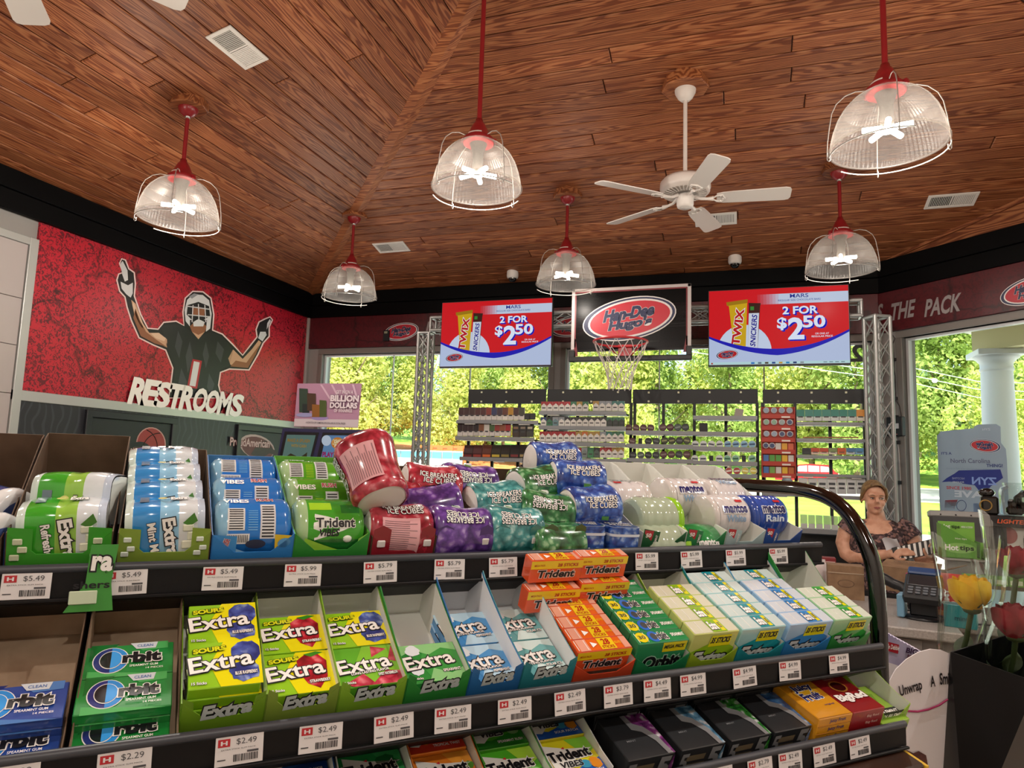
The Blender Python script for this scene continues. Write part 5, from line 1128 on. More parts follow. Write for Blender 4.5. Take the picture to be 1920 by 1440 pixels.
mb = tray(.094, .245, .056, .078, paint('#6fae4a', .5), paint('#3f9a3a', .5), paint('#2f8a34', .45), sidef=.5); fd(mb, [(-.04, .026), (.03, .026), (-.01, .04), (-.035, .05)], paint('#8fc83a', .45)); fd(mb, [(.028, .01), (.046, .01), (.046, .056), (.034, .048)], paint('#8fd05a', .45)); mb.text('SPEARMINT', paint('#1f5f2a', .5), FM @ T3(.039, .035, .001) @ RZ(82), h=.005, w=.026); show_tray(.158, .254, 0, 'gum_tray', 'green card tray holding the three green cylinder gum bottles', mb)
mb = tray(.094, .245, .056, .076, paint('#4f86b0', .5), paint('#2a6fb8', .5), paint('#2f7fc8', .45), sidef=.5); fd(mb, [(-.046, .004), (-.02, .004), (-.02, .054), (-.046, .056)], paint('#3f8fd4', .45)); fd(mb, [(-.02, .022), (.02, .022), (-.02, .038)], paint('#7fb4dc', .45), .0006); fd(mb, [(.026, .03), (.046, .034), (.046, .054), (.024, .056)], paint('#e0c030', .45), .0006); mb.ell(.008, .006, paint('#5aa0dc', .3), FM @ T3(.036, .045, .0012), n=14, rot=.3); mb.text('PEPPERMINT RUSH', paint('#b0203a', .5), FM @ T3(-.034, .036, .001) @ RZ(78), h=.007, w=.03, bold=.03, outline=WTX); mb.ell(.012, .006, paint('#1f2a4a', .3), FM @ T3(.002, .044, .0012), n=14); show_tray(.064, .158, 0, 'gum_tray', 'blue card tray holding the three blue cylinder gum bottles', mb)

# -- extra type bottles: rounded boxes with ridges
def xbottle(base, base2, logo, sub):
    mb = MB(); hx, hy, hz_ = .042, .034, .041
    def prof(x): return 1 - .05 * max(0, math.cos((x / hx) * PI * 2.5)) - .10 * max(0, abs(x) / hx - .86) / .14
    for x0, x1, m in ((-hx, -.034, gl_('#cfdfd8')), (-.034, -.006, gl_(base)), (-.006, .014, gl_(base2)), (.014, .034, gl_('#d3dbe0')), (.034, hx, gl_('#bccadc'))):
        def fn(s, t, x0=x0, x1=x1):
            x = x0 + (x1 - x0) * t; a = 2 * PI * s; k = prof(x); c, s_ = math.cos(a), math.sin(a)
            return (x, hy * k * math.copysign(abs(c) ** .5, c), hz_ * k * math.copysign(abs(s_) ** .5, s_))
        mb.grid(fn, 32, 4, m, wrap=True)
    for sx in (-1, 1): mb.poly([(sx * hx, hy * .85 * math.copysign(abs(math.cos(a)) ** .5, math.cos(a)), hz_ * .85 * math.copysign(abs(math.sin(a)) ** .5, math.sin(a))) for a in [2 * PI * i / 24 for i in range(24)]], gl_('#dfe6e2'))
    F = frame((0, -hy - .0008, 0), (1, 0, 0), (0, 0, 1), (0, -1, 0)); T_ = frame((0, 0, hz_ + .0008), (1, 0, 0), (0, 1, 0), (0, 0, 1))
    mb.text(logo, WTX, F @ T3(.006, .006, 0) @ RZ(-82), h=.014, w=.046, bold=.04, outline=BTX, ow=.06, z=.001); mb.text(sub, WTX, F @ T3(-.012, .002, 0) @ RZ(-82), h=.009, w=.044, bold=.03, outline=BTX, ow=.05, z=.001)
    for x, y, s_ in ((.024, .016, .006), (.03, .006, .007), (.024, -.004, .007), (.03, -.014, .006)): mb.cbox((x - s_, -hy - .0016, y - s_ * .7), (x + s_, -hy + .001, y + s_ * .7), gl_('#dfe3cf'), .002)
    mb.poly([(.018, -hy - .001, .022), (.03, -hy - .001, .034), (.034, -hy - .001, .024), (.026, -hy - .001, .018)], gl_('#3f7f2a'))
    mb.text(logo, WTX, T_ @ T3(.014, 0, 0), h=.012, w=.018, bold=.04, outline=BTX, ow=.06, z=.001); mb.ell(.005, .004, gl_('#e0d88a'), T_ @ T3(-.004, .002, .001), n=10); mb.cbox((-.028, -.008, hz_), (-.018, .012, hz_ + .001), gl_('#6a7a8a'), .0004)
    return mb.mesh('gum_bottle')
xg = xbottle('#3aa02a', '#8fc04a', 'Extra', 'Refreshers'); xb = xbottle('#2f86c8', '#8fc4e4', 'Extra', 'Mint Mix')
gX = 'boxy gum bottles in trays'
uniq(xg, 'gum_bottle', 'green boxy gum bottle standing at the front of the brown tray', 'gum bottle', gX, 0, -.0885, .058, .0415, rx=-6, ry=-3)
uniq(xg, 'gum_bottle', 'green and white boxy gum bottle with small print, lying tilted behind the front one', 'gum bottle', gX, 0, -.08, .12, .06, rx=70, ry=-14)
for i, nm in enumerate(('front one with its logo facing out', 'second of the stack', 'third of the stack', 'topmost at the back')):
    uniq(xb, 'gum_bottle', 'blue boxy gum bottle, %s in the mint tray' % nm, 'gum bottle', gX, 0, .014 - .002 * i, .058 + .0525 * i, .0425 + .005 * i, rx=-6, ry=-3)
mb = tray(.098, .25, .062, .098, KRAFT, KRAFT, paint('#3f9a2e', .45), sidef=.45)
for x0, x1 in ((-.049, -.026), (.026, .049)):
    fd(mb, [(x0, 0), (x1, 0), (x1, .066), (x0, .068)], paint('#3fa02e', .45), .0006)
    for x, y in ((.3, .3), (.6, .5), (.4, .7)): mb.cbox((x0 + .023 * x - .004, -.003, .02 + .045 * y - .003), (x0 + .023 * x + .005, -.0012, .02 + .045 * y + .004), paint('#cfd8b8', .4), .0015)
show_tray(-.137, -.04, 0, 'gum_tray', 'brown cardboard tray with green front flaps holding green boxy gum bottles', mb)
mb = tray(.096, .25, .06, .082, KRAFT, KRAFT, paint('#7f9a3a', .45), sidef=.5)
for x0, x1 in ((-.048, -.026), (.028, .048)):
    fd(mb, [(x0, 0), (x1, 0), (x1, .064), (x0, .066)], paint('#86a23c', .45), .0006)
    for x, y in ((.3, .35), (.6, .5), (.4, .75)): mb.cbox((x0 + .02 * x - .003, -.003, .02 + .043 * y - .003), (x0 + .02 * x + .005, -.0012, .02 + .043 * y + .003), paint('#d5e0d8', .4), .0015)
mb.text('Mint Mix', WTX, FM @ T3(-.037, .036, .001), h=.006, w=.017, bold=.03); show_tray(-.034, .062, 0, 'gum_tray', 'brown cardboard tray with olive flaps holding the stack of blue boxy bottles', mb)
# hanging torn green flap over the rail
mb = MB(); FLM = paint('#3f8f3a', .45); mb.poly([(0, 0), (.046, 0), (.042, .03), (.046, .07), (.02, .07), (.018, .03)], FLM, FM, th=.0006); mb.text('ra', WTX, FM @ T3(.032, .05, .0008) @ RZ(-3), h=.016, w=.02, bold=.04, outline=BTX, ow=.06); mb.text('shers', BTX, FM @ T3(.024, .028, .0008), h=.008, w=.034, bold=.02); mb.cbox((.004, -.002, .008), (.03, -.0004, .022), paint('#c5d4b8', .4), .001)
p = GM.inverted() @ onN(117, 1150, .885); tag(mb.obj('card_flap', None, GM @ T3(p.x, .887, p.z)), 'torn green printed card flap hanging over the top price rail', 'card flap')
# blue tray at the far left
mb = tray(.098, .25, .056, .095, KRAFT, KRAFT, paint('#2a3f7a', .45), sidef=.5); show_tray(-.24, -.142, 0, 'gum_tray', 'cardboard tray with round blue tubs at the left picture edge', mb)
for i in range(2):
    mb = MB(); mb.lathe([(0, -.03), (.034, -.03), (.036, -.024), (.036, .02), (.034, .03), (.0, .03)], 28, gl_('#28407f'), XA); mb.lathe([(.0365, .016), (.038, .022), (.036, .031), (.03, .033), (.0, .033)], 28, gl_('#dfe2e4'), XA); mb.lathe([(.024, .0335), (.0, .0338)], 20, gl_('#4a5f9a'), XA, cap=False)
    tag(put(mb.obj('gum_tub'), 0, -.172, .05 + .075 * i, .038, rz=-35), 'round blue gum tub with white lid, %s in the tray at the left edge' % ('front one', 'rear one')[i], 'gum tub', 'blue tubs at the left edge')

# -- ice cube bottles
PINK = gl_('#dba6ac'); WCAP = paint('#d9d6d2', .4)
def icetub(mat, cream, back=False):
    # waisted rounded-square tub along x, white base at -x
    r_, L2 = .0385, .045; mb = MB()
    pr = [(.030, -L2 + .001), (.0345, -L2 + .004), (.0355, -L2 + .012), (.034, -.012), (.0345, .002), (.038, .02), (.0395, .034), (.037, .042), (.030, L2)]
    sqf = lambda x, y, z: ((abs(x) / (math.hypot(x, y) + 1e-9)) ** -.0 * x * (1 + .06 * abs(2 * x * y) / (x * x + y * y + 1e-9)), y * (1 + .06 * abs(2 * x * y) / (x * x + y * y + 1e-9)), z)
    mb.lathe(pr, 40, mat, XA, squash=sqf, cap=False)
    mb.lathe([(.0, -L2 - .0005), (.004, -L2 - .0015), (.008, -L2), (.026, -L2), (.031, -L2 + .002), (.0345, -L2 + .0045)], 32, WCAP, XA, cap=False); mb.lathe([(.030, L2), (.0, L2 + .001)], 32, mat, XA, cap=False)
    rr_ = .0375
    def rp(x):
        x = max(-L2 + .001, min(L2, x))
        for (r0, x0), (r1, x1) in zip(pr, pr[1:]):
            if x0 <= x <= x1: return (r0 + (r1 - r0) * (x - x0) / (x1 - x0)) * 1.045
        return rr_
    def dome_txt(mb, t, mat, r_, x=0., ang=45., h=.01, w=None, z=0., **k):
        a0 = R(ang); mb.text(t, mat, None, h=h, w=w, z=z, fn=lambda X, Y, zz: (X + x, -(rp(X + x) + zz) * math.cos(a0 + Y / r_), (rp(X + x) + zz) * math.sin(a0 + Y / r_)), **k)
    def dome_patch(mb, mat, r_, x0, x1, a0, a1, z=.0003, n=8):
        mb.grid(lambda s, t: (x0 + (x1 - x0) * s, -(rp(x0 + (x1 - x0) * s) + z) * math.cos(R(a0 + (a1 - a0) * t)), (rp(x0 + (x1 - x0) * s) + z) * math.sin(R(a0 + (a1 - a0) * t))), 8, n, mat)
    if not back:
        dome_txt(mb, 'ICE BREAKERS', WTX, rr_, .002, 62, h=.009, w=.058, bold=.01, shear=.1, outline=BTX, ow=.06, z=.0012); dome_txt(mb, 'ICE CUBES', WTX, rr_, .004, 47, h=.009, w=.05, bold=.01, shear=.1, outline=BTX, ow=.06, z=.0012)
        mb.cbox((-.008, -rr_ - .002, -.004), (.006, -rr_ + .006, .008), gl_('#dfe4e0'), .002, RX(25)); dome_patch(mb, gl_('#4a8a3a'), rr_, .002, .014, 10, 20, .0012)
    else:
        dome_patch(mb, cream, rr_, -.03, .022, -18, 52, .0012)
        for k in range(14): dome_patch(mb, gl_('#8a6a70'), rr_, -.027, .008 + .01 * (k % 3 == 0), -14 + k * 4.4, -12.6 + k * 4.4, .0015, 3)
        dome_txt(mb, 'ICE BREAKERS', WTX, rr_, .002, 84, h=.009, w=.058, bold=.01, outline=BTX, ow=.06, z=.0012); dome_txt(mb, 'ICE CUBES', WTX, rr_, .004, 70, h=.009, w=.05, bold=.01, outline=BTX, ow=.06, z=.0012)
    return mb.mesh('gum_tub')
CR = {'red': crystal('red_crystal_wrap', '#8a1a2a', '#c0364a', '#e08a94'), 'purple': crystal('purple_crystal_wrap', '#43286f', '#744aa8', '#b59ad8'), 'teal': crystal('teal_crystal_wrap', '#247074', '#4fa3a4', '#b0dcd8'), 'green': crystal('green_crystal_wrap', '#1f5230', '#3f8a52', '#9fd0a0'), 'blue': crystal('blue_crystal_wrap', '#1c3a86', '#3f6ac0', '#a5c4ea')}
it = {c: icetub(m, PINK) for c, m in CR.items()}; itr = icetub(CR['red'], PINK, True); LW = gl_('#d4d6d4')
gI = 'crystal-print gum tubs on the top shelf'
tubs = [('red', itr, .300, .05, .040, dict(rx=0, ry=4), 'red gum tub with pink print panel lying at the tray front'),
        ('red', None, .30, .10, .105, None, ''),
        ('red', it['red'], .318, .135, .042, dict(rz=6, rx=20), 'red gum tub with glossy wrap wedged behind the pink-label one'), ('red', it['red'], .385, .165, .062, dict(rz=-6, rx=8, ry=6), 'red gum tub with its lettering up, at the back beside the purple ones'),
        ('purple', it['purple'], .392, .045, .040, dict(ry=180, rx=-112), 'purple gum tub lying upside down at the tray front'), ('purple', it['purple'], .375, .115, .046, dict(rz=172, ry=14), 'purple gum tub with its barcode up, middle of the purple tray'), ('purple', it['purple'], .46, .185, .058, dict(ry=180, rx=-100), 'purple gum tub at the back beside the red one'),
        ('teal', it['teal'], .476, .045, .040, dict(ry=180, rx=-108), 'teal gum tub lying upside down at the tray front'), ('teal', it['teal'], .478, .118, .052, dict(rx=12, rz=4), 'teal gum tub with its lettering up behind the front one'),
        ('green', it['green'], .556, .09, .048, dict(ry=180, rx=-104, rz=-12), 'dark green gum tub leaning in the middle of its tray'), ('green', it['green'], .570, .155, .068, dict(rx=10, rz=10), 'dark green gum tub on top with its lettering up'), ('green', it['green'], .545, .03, .022, dict(rx=10, rz=180), 'dark green gum tub half hidden under the tray front'),
        ('blue', it['blue'], .635, .085, .060, dict(rx=16, rz=2), 'blue gum tub with its lettering up above the small blue packs'), ('blue', it['blue'], .640, .145, .085, dict(rx=4, rz=-12), 'blue gum tub turning its white base to the viewer'), ('blue', it['blue'], .635, .225, .092, dict(rx=12, rz=-4), 'blue gum tub highest at the back over the tobacco racks')]
for c, me, u, v, w_, k, lb in tubs:
    if me is not None: uniq(me, 'gum_tub', lb, 'gum tub', gI, 0, u, v + .008, w_, **k)
# the big one standing tilted on top, base towards the viewer
o = link_mesh('gum_tub', itr); p = onN(698, 888, .957); ax = Vector((-.16, .62, .77)).normalized(); fv = Vector((0, -1, .1)); fv = (fv - ax * fv.dot(ax)).normalized(); o.matrix_world = T3(p) @ GM.to_3x3().to_4x4() @ frame((0, 0, 0), ax, -(fv * .96 + ax.cross(fv) * -.28)) @ Matrix.Scale(1.1, 4); tag(o, 'red gum tub with pink label perched upright, its white base facing the viewer', 'gum tub', gI)
def flap_tray(u0, u1, colr, colf, label, blob):
    w_ = u1 - u0; mb = tray(w_, .25, .05, .066, KRAFT, KRAFT, paint(colr, .45), sidef=.5)
    for x0, x1 in ((-w_ / 2, -w_ / 2 + .024), (w_ / 2 - .02, w_ / 2)):
        fd(mb, [(x0, 0), (x1, 0), (x1, .06), ((x0 + x1) / 2, .066), (x0, .06)], gl_(colf), .0006); mb.cbox(((x0 + x1) / 2 - .006, -.004, .036), ((x0 + x1) / 2 + .005, -.0012, .046), gl_('#d8d6d6'), .0025)
    mb.text('GUM', WTX, FM @ T3(-w_ / 2 + .012, .028, .001), h=.005, w=.015, bold=.03); return show_tray(u0, u1, 0, 'gum_tray', label, mb)
flap_tray(.258, .345, '#8a1a28', '#8a1a28', 'cardboard tray with dark red flaps holding red gum tubs', 0); flap_tray(.347, .432, '#3f2a6a', '#4a3278', 'cardboard tray with purple flaps holding purple gum tubs', 0); flap_tray(.434, .512, '#1f6a6c', '#2a7f80', 'cardboard tray with teal flaps holding teal gum tubs', 0); flap_tray(.514, .588, '#1f4a2c', '#2a5f3a', 'cardboard tray with dark green flaps holding green gum tubs', 0)
mb = tray(.1, .25, .03, .075, KRAFT, KRAFT, paint('#1f4a2c', .45), sidef=.5); show_tray(.59, .69, 0, 'gum_tray', 'plain cardboard tray holding the blue gum tubs', mb)
# small square tubs standing in front
def sqtub():
    mb = MB(); a, h_ = .028, .05
    for z0, z1, k, m in ((0, .036, 1., CR['blue']), (.036, .040, 1.03, gl_('#cfd8e4')), (.040, h_, 1.0, CR['blue'])):
        mb.grid(lambda s, t, z0=z0, z1=z1, k=k: (a * k * math.copysign(abs(math.cos(2 * PI * s)) ** .45, math.cos(2 * PI * s)), a * k * math.copysign(abs(math.sin(2 * PI * s)) ** .45, math.sin(2 * PI * s)), z0 + (z1 - z0) * t), 36, 2, m, wrap=True)
    sp = lambda k: [(a * k * math.copysign(abs(math.cos(x)) ** .45, math.cos(x)), a * k * math.copysign(abs(math.sin(x)) ** .45, math.sin(x)), h_ + (.0004 if k < .95 else 0)) for x in [2 * PI * i / 36 for i in range(36)]]
    mb.poly(sp(1.), gl_('#c3cfe4')); mb.poly(sp(.92), CR['blue']); mb.text('ICE BREAKERS', WTX, T3(0, .006, h_ + .001) @ RZ(-12), h=.0085, w=.042, bold=.03, outline=BTX, ow=.06); mb.text('ICE CUBES', WTX, T3(-.002, -.008, h_ + .001) @ RZ(-12), h=.0085, w=.036, bold=.03, outline=BTX, ow=.06); mb.cbox((.004, .012, h_), (.014, .02, h_ + .003), gl_('#dfe6dc'), .001)
    mb.text('ice', WTX, frame((.004, -a - .0012, .012), (1, 0, 0), (0, 0, 1), (0, -1, 0)), h=.012, w=.022, bold=.03, shear=.2); return mb.mesh('gum_box')
sq_ = sqtub()
for i, (u, v) in enumerate(((.604, .012), (.664, .004))): uniq(sq_, 'gum_box', 'small square blue gum box with lid up, %s of the pair below the blue tubs' % ('left', 'right')[i], 'gum box', 'square blue gum boxes', 0, u, v + .03, .004, rx=-12, rz=-4)
# -- mentos type bottles in tall white trays
def mbottle(body, cap, txt, tcol, sub=None, subc=None):
    r_, L2 = .038, .044; mb = MB(); pr = []
    for i in range(25):
        x = -L2 + .014 + (2 * L2 - .016) * i / 24; pr.append((r_ * (.96 + .035 * abs(math.sin(i / 24 * PI * 4))) * (1 if i < 23 else .95), x))
    mb.lathe([(.0, -L2), (r_ * .9, -L2), (r_ * 1.0, -L2 + .003), (r_ * 1.0, -L2 + .012), (r_ * .94, -L2 + .014)], 32, gl_(cap), XA, cap=False); mb.lathe(pr + [(r_ * .8, L2), (0, L2)], 36, gl_(body, .12), XA, cap=False)
    dome_txt(mb, txt, gl_(tcol), r_ * 1.0, .004, 42, h=.016, w=.056, bold=.05, z=.0008, outline=gl_('#eceef0')); dome_patch(mb, gl_('#c03038'), r_ * 1.0, .012, .028, 62, 70, .0008)
    if sub: dome_txt(mb, sub, gl_(subc), r_, .004, 16, h=.012, w=.045, bold=.03, z=.0008)
    return mb.mesh('gum_bottle')
mw = mbottle('#d4d0d0', '#cfc9c6', 'mentos', '#232a6a', 'White', '#7f9fc0'); mg = mbottle('#a9b8a0', '#8fc82a', 'mentos', '#2a3a6a', 'Pure', '#3a7a3a'); mblu = mbottle('#2a4fa8', '#2a4a9a', 'mentos', '#1c2458', 'Rain', '#cfe0f0')
gMn = 'wavy gum bottles in tall white trays'
for me, u, v, w_, k, lb in ((mw, .742, .15, .05, dict(rz=178, rx=-30), 'white wavy gum bottle with upside-down name behind the green-capped one'), (mg, .762, .085, .045, dict(rz=180, rx=10), 'pale wavy gum bottle with lime green cap in the watermelon tray'), (mg, .757, .05, .012, dict(rz=180, rx=40), 'pale green-capped gum bottle lying low at the tray front'),
                            (mw, .868, .15, .058, dict(rx=-6), 'white wavy gum bottle with red cap band at the back of its white tray'), (mw, .914, .085, .05, dict(rx=0), 'white wavy gum bottle at the front of its white tray'),
                            (mw, .965, .15, .058, dict(rx=-60), 'clear wavy gum bottle without name behind the dark blue one'), (mblu, 1.008, .085, .05, dict(rx=0), 'dark blue wavy gum bottle at the end of the top shelf')):
    uniq(me, 'gum_bottle', lb, 'gum bottle', gMn, 0, u, v, w_, **k)
mb = MB(); mb.lathe([(0, -.03), (.034, -.03), (.036, 0), (.034, .03), (0, .03)], 28, gl_('#2a8a4a'), XA); dome_txt(mb, 'mentos', WTX, .0362, 0, 40, h=.012, w=.044, bold=.04); tag(put(mb.obj('gum_bottle'), 0, .838, .05, .012, rx=10), 'green gum bottle almost hidden low in the tall white tray', 'gum bottle', gMn)
def tall_tray(u0, u1, frc, lb, extra=None):
    w_ = u1 - u0; mb = tray(w_, .245, .05, .088, CARDI, CARDG, paint(frc, .45), sidef=.55)
    fd(mb, [(-w_ / 2, 0), (-w_ / 2 + .03, 0), (-w_ / 2 + .034, .05), (-w_ / 2, .056)], paint(frc, .45), .0006); fd(mb, [(-w_ / 2 + .002, .036), (-w_ / 2 + .018, .036), (-w_ / 2 + .02, .052), (-w_ / 2 + .002, .054)], paint('#b32a34', .45), .001); mb.text('50', WTX, FM @ T3(-w_ / 2 + .01, .045, .0016), h=.007, w=.011, bold=.04)
    mb.text('SPEARMINT', WTX, FM @ T3(-w_ / 2 + .026, .034, .0012) @ RZ(80), h=.005, w=.022, bold=.02); return show_tray(u0, u1, 0, 'gum_tray', lb, mb)
tall_tray(.697, .785, '#1f5a34', 'white tray with watermelon print holding the lime-capped gum bottles'); tall_tray(.787, .872, '#2a7f4a', 'tall white tray, nearly empty, with a 50 pieces flap'); tall_tray(.874, .962, '#a8c0c4', 'tall white tray holding the white wavy gum bottles'); tall_tray(.964, 1.055, '#2a4f9a', 'tall white tray with blue flap at the right end of the top shelf')
mb = MB(); mb.ell(.022, .02, paint('#a3262f', .45), None, n=18); mb.ell(.024, .022, paint('#1f5a34', .45), None, n=18, z=-.0003); mb.text('WATERMELON', WTX, T3(0, -.03, 0), h=.005, w=.05); o = mb.obj('tray_print'); 
wt = [x for x in bpy.data.objects if x.get('label', '').startswith('white tray with watermelon')][0]; o.parent = wt; o.matrix_local = frame((-.0458, .09, .03), (0, -1, 0), (0, 0, 1), (-1, 0, 0))

# ================================================================ second shelf
def facepack(w_, h_, t_, base, deco, side=None, rough=.22):
    # flat pack lying on the slope: face up, x across, y up the slope
    mb = MB(); mb.cbox((-w_ / 2, 0, 0), (w_ / 2, h_, t_), side or gl_(base, rough), .0008, top=gl_(base, rough)); deco(mb, T3(0, h_ / 2, t_ + .0003)); return mb
def poly2(mb, M, pts, mat, z=0.): mb.poly([(x, y, z) for x, y in pts], mat, M)
def blobs(mb, M, cx, cy_, r_, mat, seed=1, z=.0003, n=18):
    q = random.Random(seed); mb.poly([(cx + r_ * q.uniform(.82, 1.12) * math.cos(2 * PI * i / n), cy_ + r_ * q.uniform(.82, 1.12) * math.sin(2 * PI * i / n), z) for i in range(n)], mat, M)
BERRY = crystal('blue_berry_print', '#2a3a86', '#4a62b8', '#9fb4e0'); STRAW = crystal('strawberry_print', '#8a1220', '#c8243a', '#e87a80'); WMEL = crystal('watermelon_print', '#a8203a', '#d84a62', '#f0909a')
def deco_orbit(dk, md):
    def f(mb, M):
        poly2(mb, M, [(-.036, .0), (-.01, .025), (-.036, .025)], gl_(dk), .0001); poly2(mb, M, [(.0, .025), (.012, .012), (.036, .014), (.036, .025)], gl_(md), .0001); poly2(mb, M, [(-.036, -.025), (-.036, -.014), (0, -.02), (.036, -.025)], gl_(md), .0001)
        for rx, ry, m, cx, z in ((.0165, .0195, WTX, -.0165, .0003), (.0155, .0185, gl_('#27307a'), -.0165, .0005), (.0105, .0135, WTX, -.0165, .0010), (.0098, .0125, gl_('#1a1c22'), -.0165, .0012)): mb.ell(rx, ry, m, M, n=28, z=z, cx=cx)
        h = [(-.0165 + .0155 * math.sin(PI * i / 14), .0185 * math.cos(PI * i / 14)) for i in range(15)]; poly2(mb, M, h, gl_('#2f8fe0'), .0007); h = [(-.0165 + .0098 * math.sin(PI * i / 14), .0125 * math.cos(PI * i / 14)) for i in range(15)]; poly2(mb, M, h, gl_('#3fa0f0'), .0014)
        mb.text('rbit', BTX, M @ T3(.012, .001, 0), h=.0165, w=.036, bold=.05, outline=WTX, ow=.045, z=.0018, oz=-.0003); mb.text('SPEARMINT GUM', WTX, M @ T3(.014, -.012, .0018), h=.0032, w=.026); mb.text('14 PIECES', WTX, M @ T3(.024, -.017, .0018), h=.0024, w=.016); poly2(mb, M, [(.0, .0245), (.006, .015), (.024, .015), (.026, .0245)], gl_('#cfd8e0'), .0004); mb.text('CLEAN', gl_('#4a6fb0'), M @ T3(.014, .0195, .0007), h=.004, w=.015)
    return f
og = facepack(.083, .047, .0115, '#1f8a3c', deco_orbit('#126a2c', '#4fae5f')).mesh('gum_pack'); ob = facepack(.080, .047, .0115, '#2a4a9a', deco_orbit('#1a2f6f', '#4f7fc0')).mesh('gum_pack')
gP = 'flat gum packs lying in the middle shelf trays'
PH = .052
for me, uc, cn, hs in ((og, -.011, 'green', (.006, .006, .006)), (ob, -.1, 'blue', (.006, .006))):
    for i in range(len(hs)):
        uniq(me, 'gum_pack', '%s gum pack with a large round O logo, %s row from the shelf front' % (cn, ORD[i]), 'gum pack', gP, 1, uc, (.009, .036, .084)[i], (.008, .0285, .0285)[i])
        if i: uniq(me, 'gum_pack', '%s gum pack beneath the top one in the %s row of its tray' % (cn, ORD[i]), 'gum pack', gP, 1, uc, (.009, .036, .084)[i], .0165)
mb = tray(.088, .2, .03, .058, KRAFTI, KRAFT, gl_('#1f7a3a'), sidef=.3); show_tray(-.052, .038, 1, 'gum_tray', 'cardboard tray of green packs with round O logos', mb, .006); mb = tray(.088, .2, .03, .058, KRAFTI, KRAFT, gl_('#24407f'), sidef=.3); show_tray(-.146, -.056, 1, 'gum_tray', 'cardboard tray of blue packs at the left picture edge', mb, .006)
def deco_extra(c2, blob, flavour, sours, logo_rot=7, fl2=None):
    def f(mb, M):
        W2, H2 = .0365, .0305
        poly2(mb, M, [(W2, H2), (.0, H2), (-.014, 0), (-.004, -H2), (W2, -H2)], gl_(c2), .0001)
        if blob: blob(mb, M)
        mb.text('Extra', WTX, M @ T3(-.003, .002, 0) @ RZ(logo_rot), h=.0215, w=.062, bold=.02, outline=BTX, ow=.045, z=.0012, oz=-.0004)
        if sours: mb.text('SOURS', gl_('#d8dc20'), M @ T3(-.014, .019, 0) @ RZ(6), h=.0068, w=.032, bold=.05, outline=gl_('#1c3a1c'), ow=.08, z=.0012, oz=-.0003)
        mb.text(flavour, WTX, M @ T3(.021, -.0155, 0) @ RZ(3), h=.0045, w=.022, bold=.03, outline=BTX, ow=.06, z=.0012, oz=-.0003); mb.text('15 Sticks', WTX, M @ T3(-.024, -.0245, .001), h=.0035, w=.014, bold=.02, outline=gl_('#2a4a1a'), ow=.05)
        if fl2: mb.text(fl2, WTX, M @ T3(.002, -.0105, 0) @ RZ(5), h=.004, w=.044, bold=.03, outline=BTX, ow=.06, z=.0012, oz=-.0003)
    return f
def b_berry(mb, M): blobs(mb, M, .022, .014, .0155, BERRY, 3); blobs(mb, M, .02, -.012, .015, BERRY, 4, .0004)
def b_straw(mb, M):
    poly2(mb, M, [(.0, .018), (.01, .026), (.024, .025), (.032, .014), (.03, -.01), (.02, -.026), (.008, -.018), (.0, 0)], STRAW, .0003); poly2(mb, M, [(.008, .026), (.016, .0215), (.03, .0275), (.022, .0295)], gl_('#3a8a24'), .0005)
def b_melon(mb, M):
    poly2(mb, M, [(.01, .03), (.028, .024), (.008, .012)], WMEL, .0003); poly2(mb, M, [(.035, .03), (.026, .006), (.035, .002)], WMEL, .0003); poly2(mb, M, [(-.03, -.026), (-.006, -.012), (.006, -.03), (-.02, -.03)], WMEL, .0003); poly2(mb, M, [(0, -.03), (.02, -.01), (.036, -.012), (.036, -.03)], WMEL, .0003)
def b_mint(c_):
    def f(mb, M):
        poly2(mb, M, [(-.036, .03), (-.036, .012), (-.018, .022), (0, .012), (.018, .022), (.036, .016), (.036, .03)], gl_(c_), .0003); poly2(mb, M, [(.0, -.01), (.02, -.02), (.036, -.012), (.036, -.03), (-.01, -.03)], gl_(c_), .0003); blobs(mb, M, -.018, .02, .009, gl_('#dfeaf0'), 6, .0005); blobs(mb, M, -.02, -.012, .008, gl_('#dfeaf0'), 9, .0005)
    return f
eP = {'berry': facepack(.068, .061, .013, '#8fc824', deco_extra('#e8e014', b_berry, 'BLUE RASPBERRY', True)).mesh('gum_pack'), 'straw': facepack(.068, .061, .013, '#8fc824', deco_extra('#e8e014', b_straw, 'STRAWBERRY', True)).mesh('gum_pack'),
      'melon': facepack(.068, .061, .013, '#5fae2e', deco_extra('#7fc23a', b_melon, 'SWEET WATERMELON', False, 7, 'LONG LASTING FLAVOR')).mesh('gum_pack'), 'spear': facepack(.068, .061, .013, '#2f8f3f', deco_extra('#3fa04a', b_mint('#8fd08a'), 'SPEARMINT', False)).mesh('gum_pack'),
      'pepper': facepack(.068, .061, .013, '#3f8fd0', deco_extra('#4f9ad8', b_mint('#b9dcf0'), 'PEPPERMINT', False, 7, 'LASTING FLAVOR')).mesh('gum_pack'), 'polar': facepack(.068, .061, .013, '#5fa6ac', deco_extra('#6fb4b8', b_mint('#d0e8e8'), 'POLAR ICE', False, 7, 'LASTING FLAVOR')).mesh('gum_pack')}
EH = .0625
def extra_stack(kind, uc, rows, lv, base, cn, names, v0=.03, rx=2):
    for i in range(rows):
        for l in range(lv):
            k = kind[i] if isinstance(kind, list) else kind
            if i and l < lv - 2: continue
            uniq(eP[k], 'gum_pack', '%s gum pack, %s row, %s, %s tray' % (cn if not isinstance(kind, list) else names[i], ('front', 'rear')[i], ('top one' if l == lv - 1 else ORD[lv - 1 - l] + ' layer down'), base), 'gum pack', gP, 1, uc, v0 + EH * i, .002 + .0133 * l + i * .0025, rx=rx)
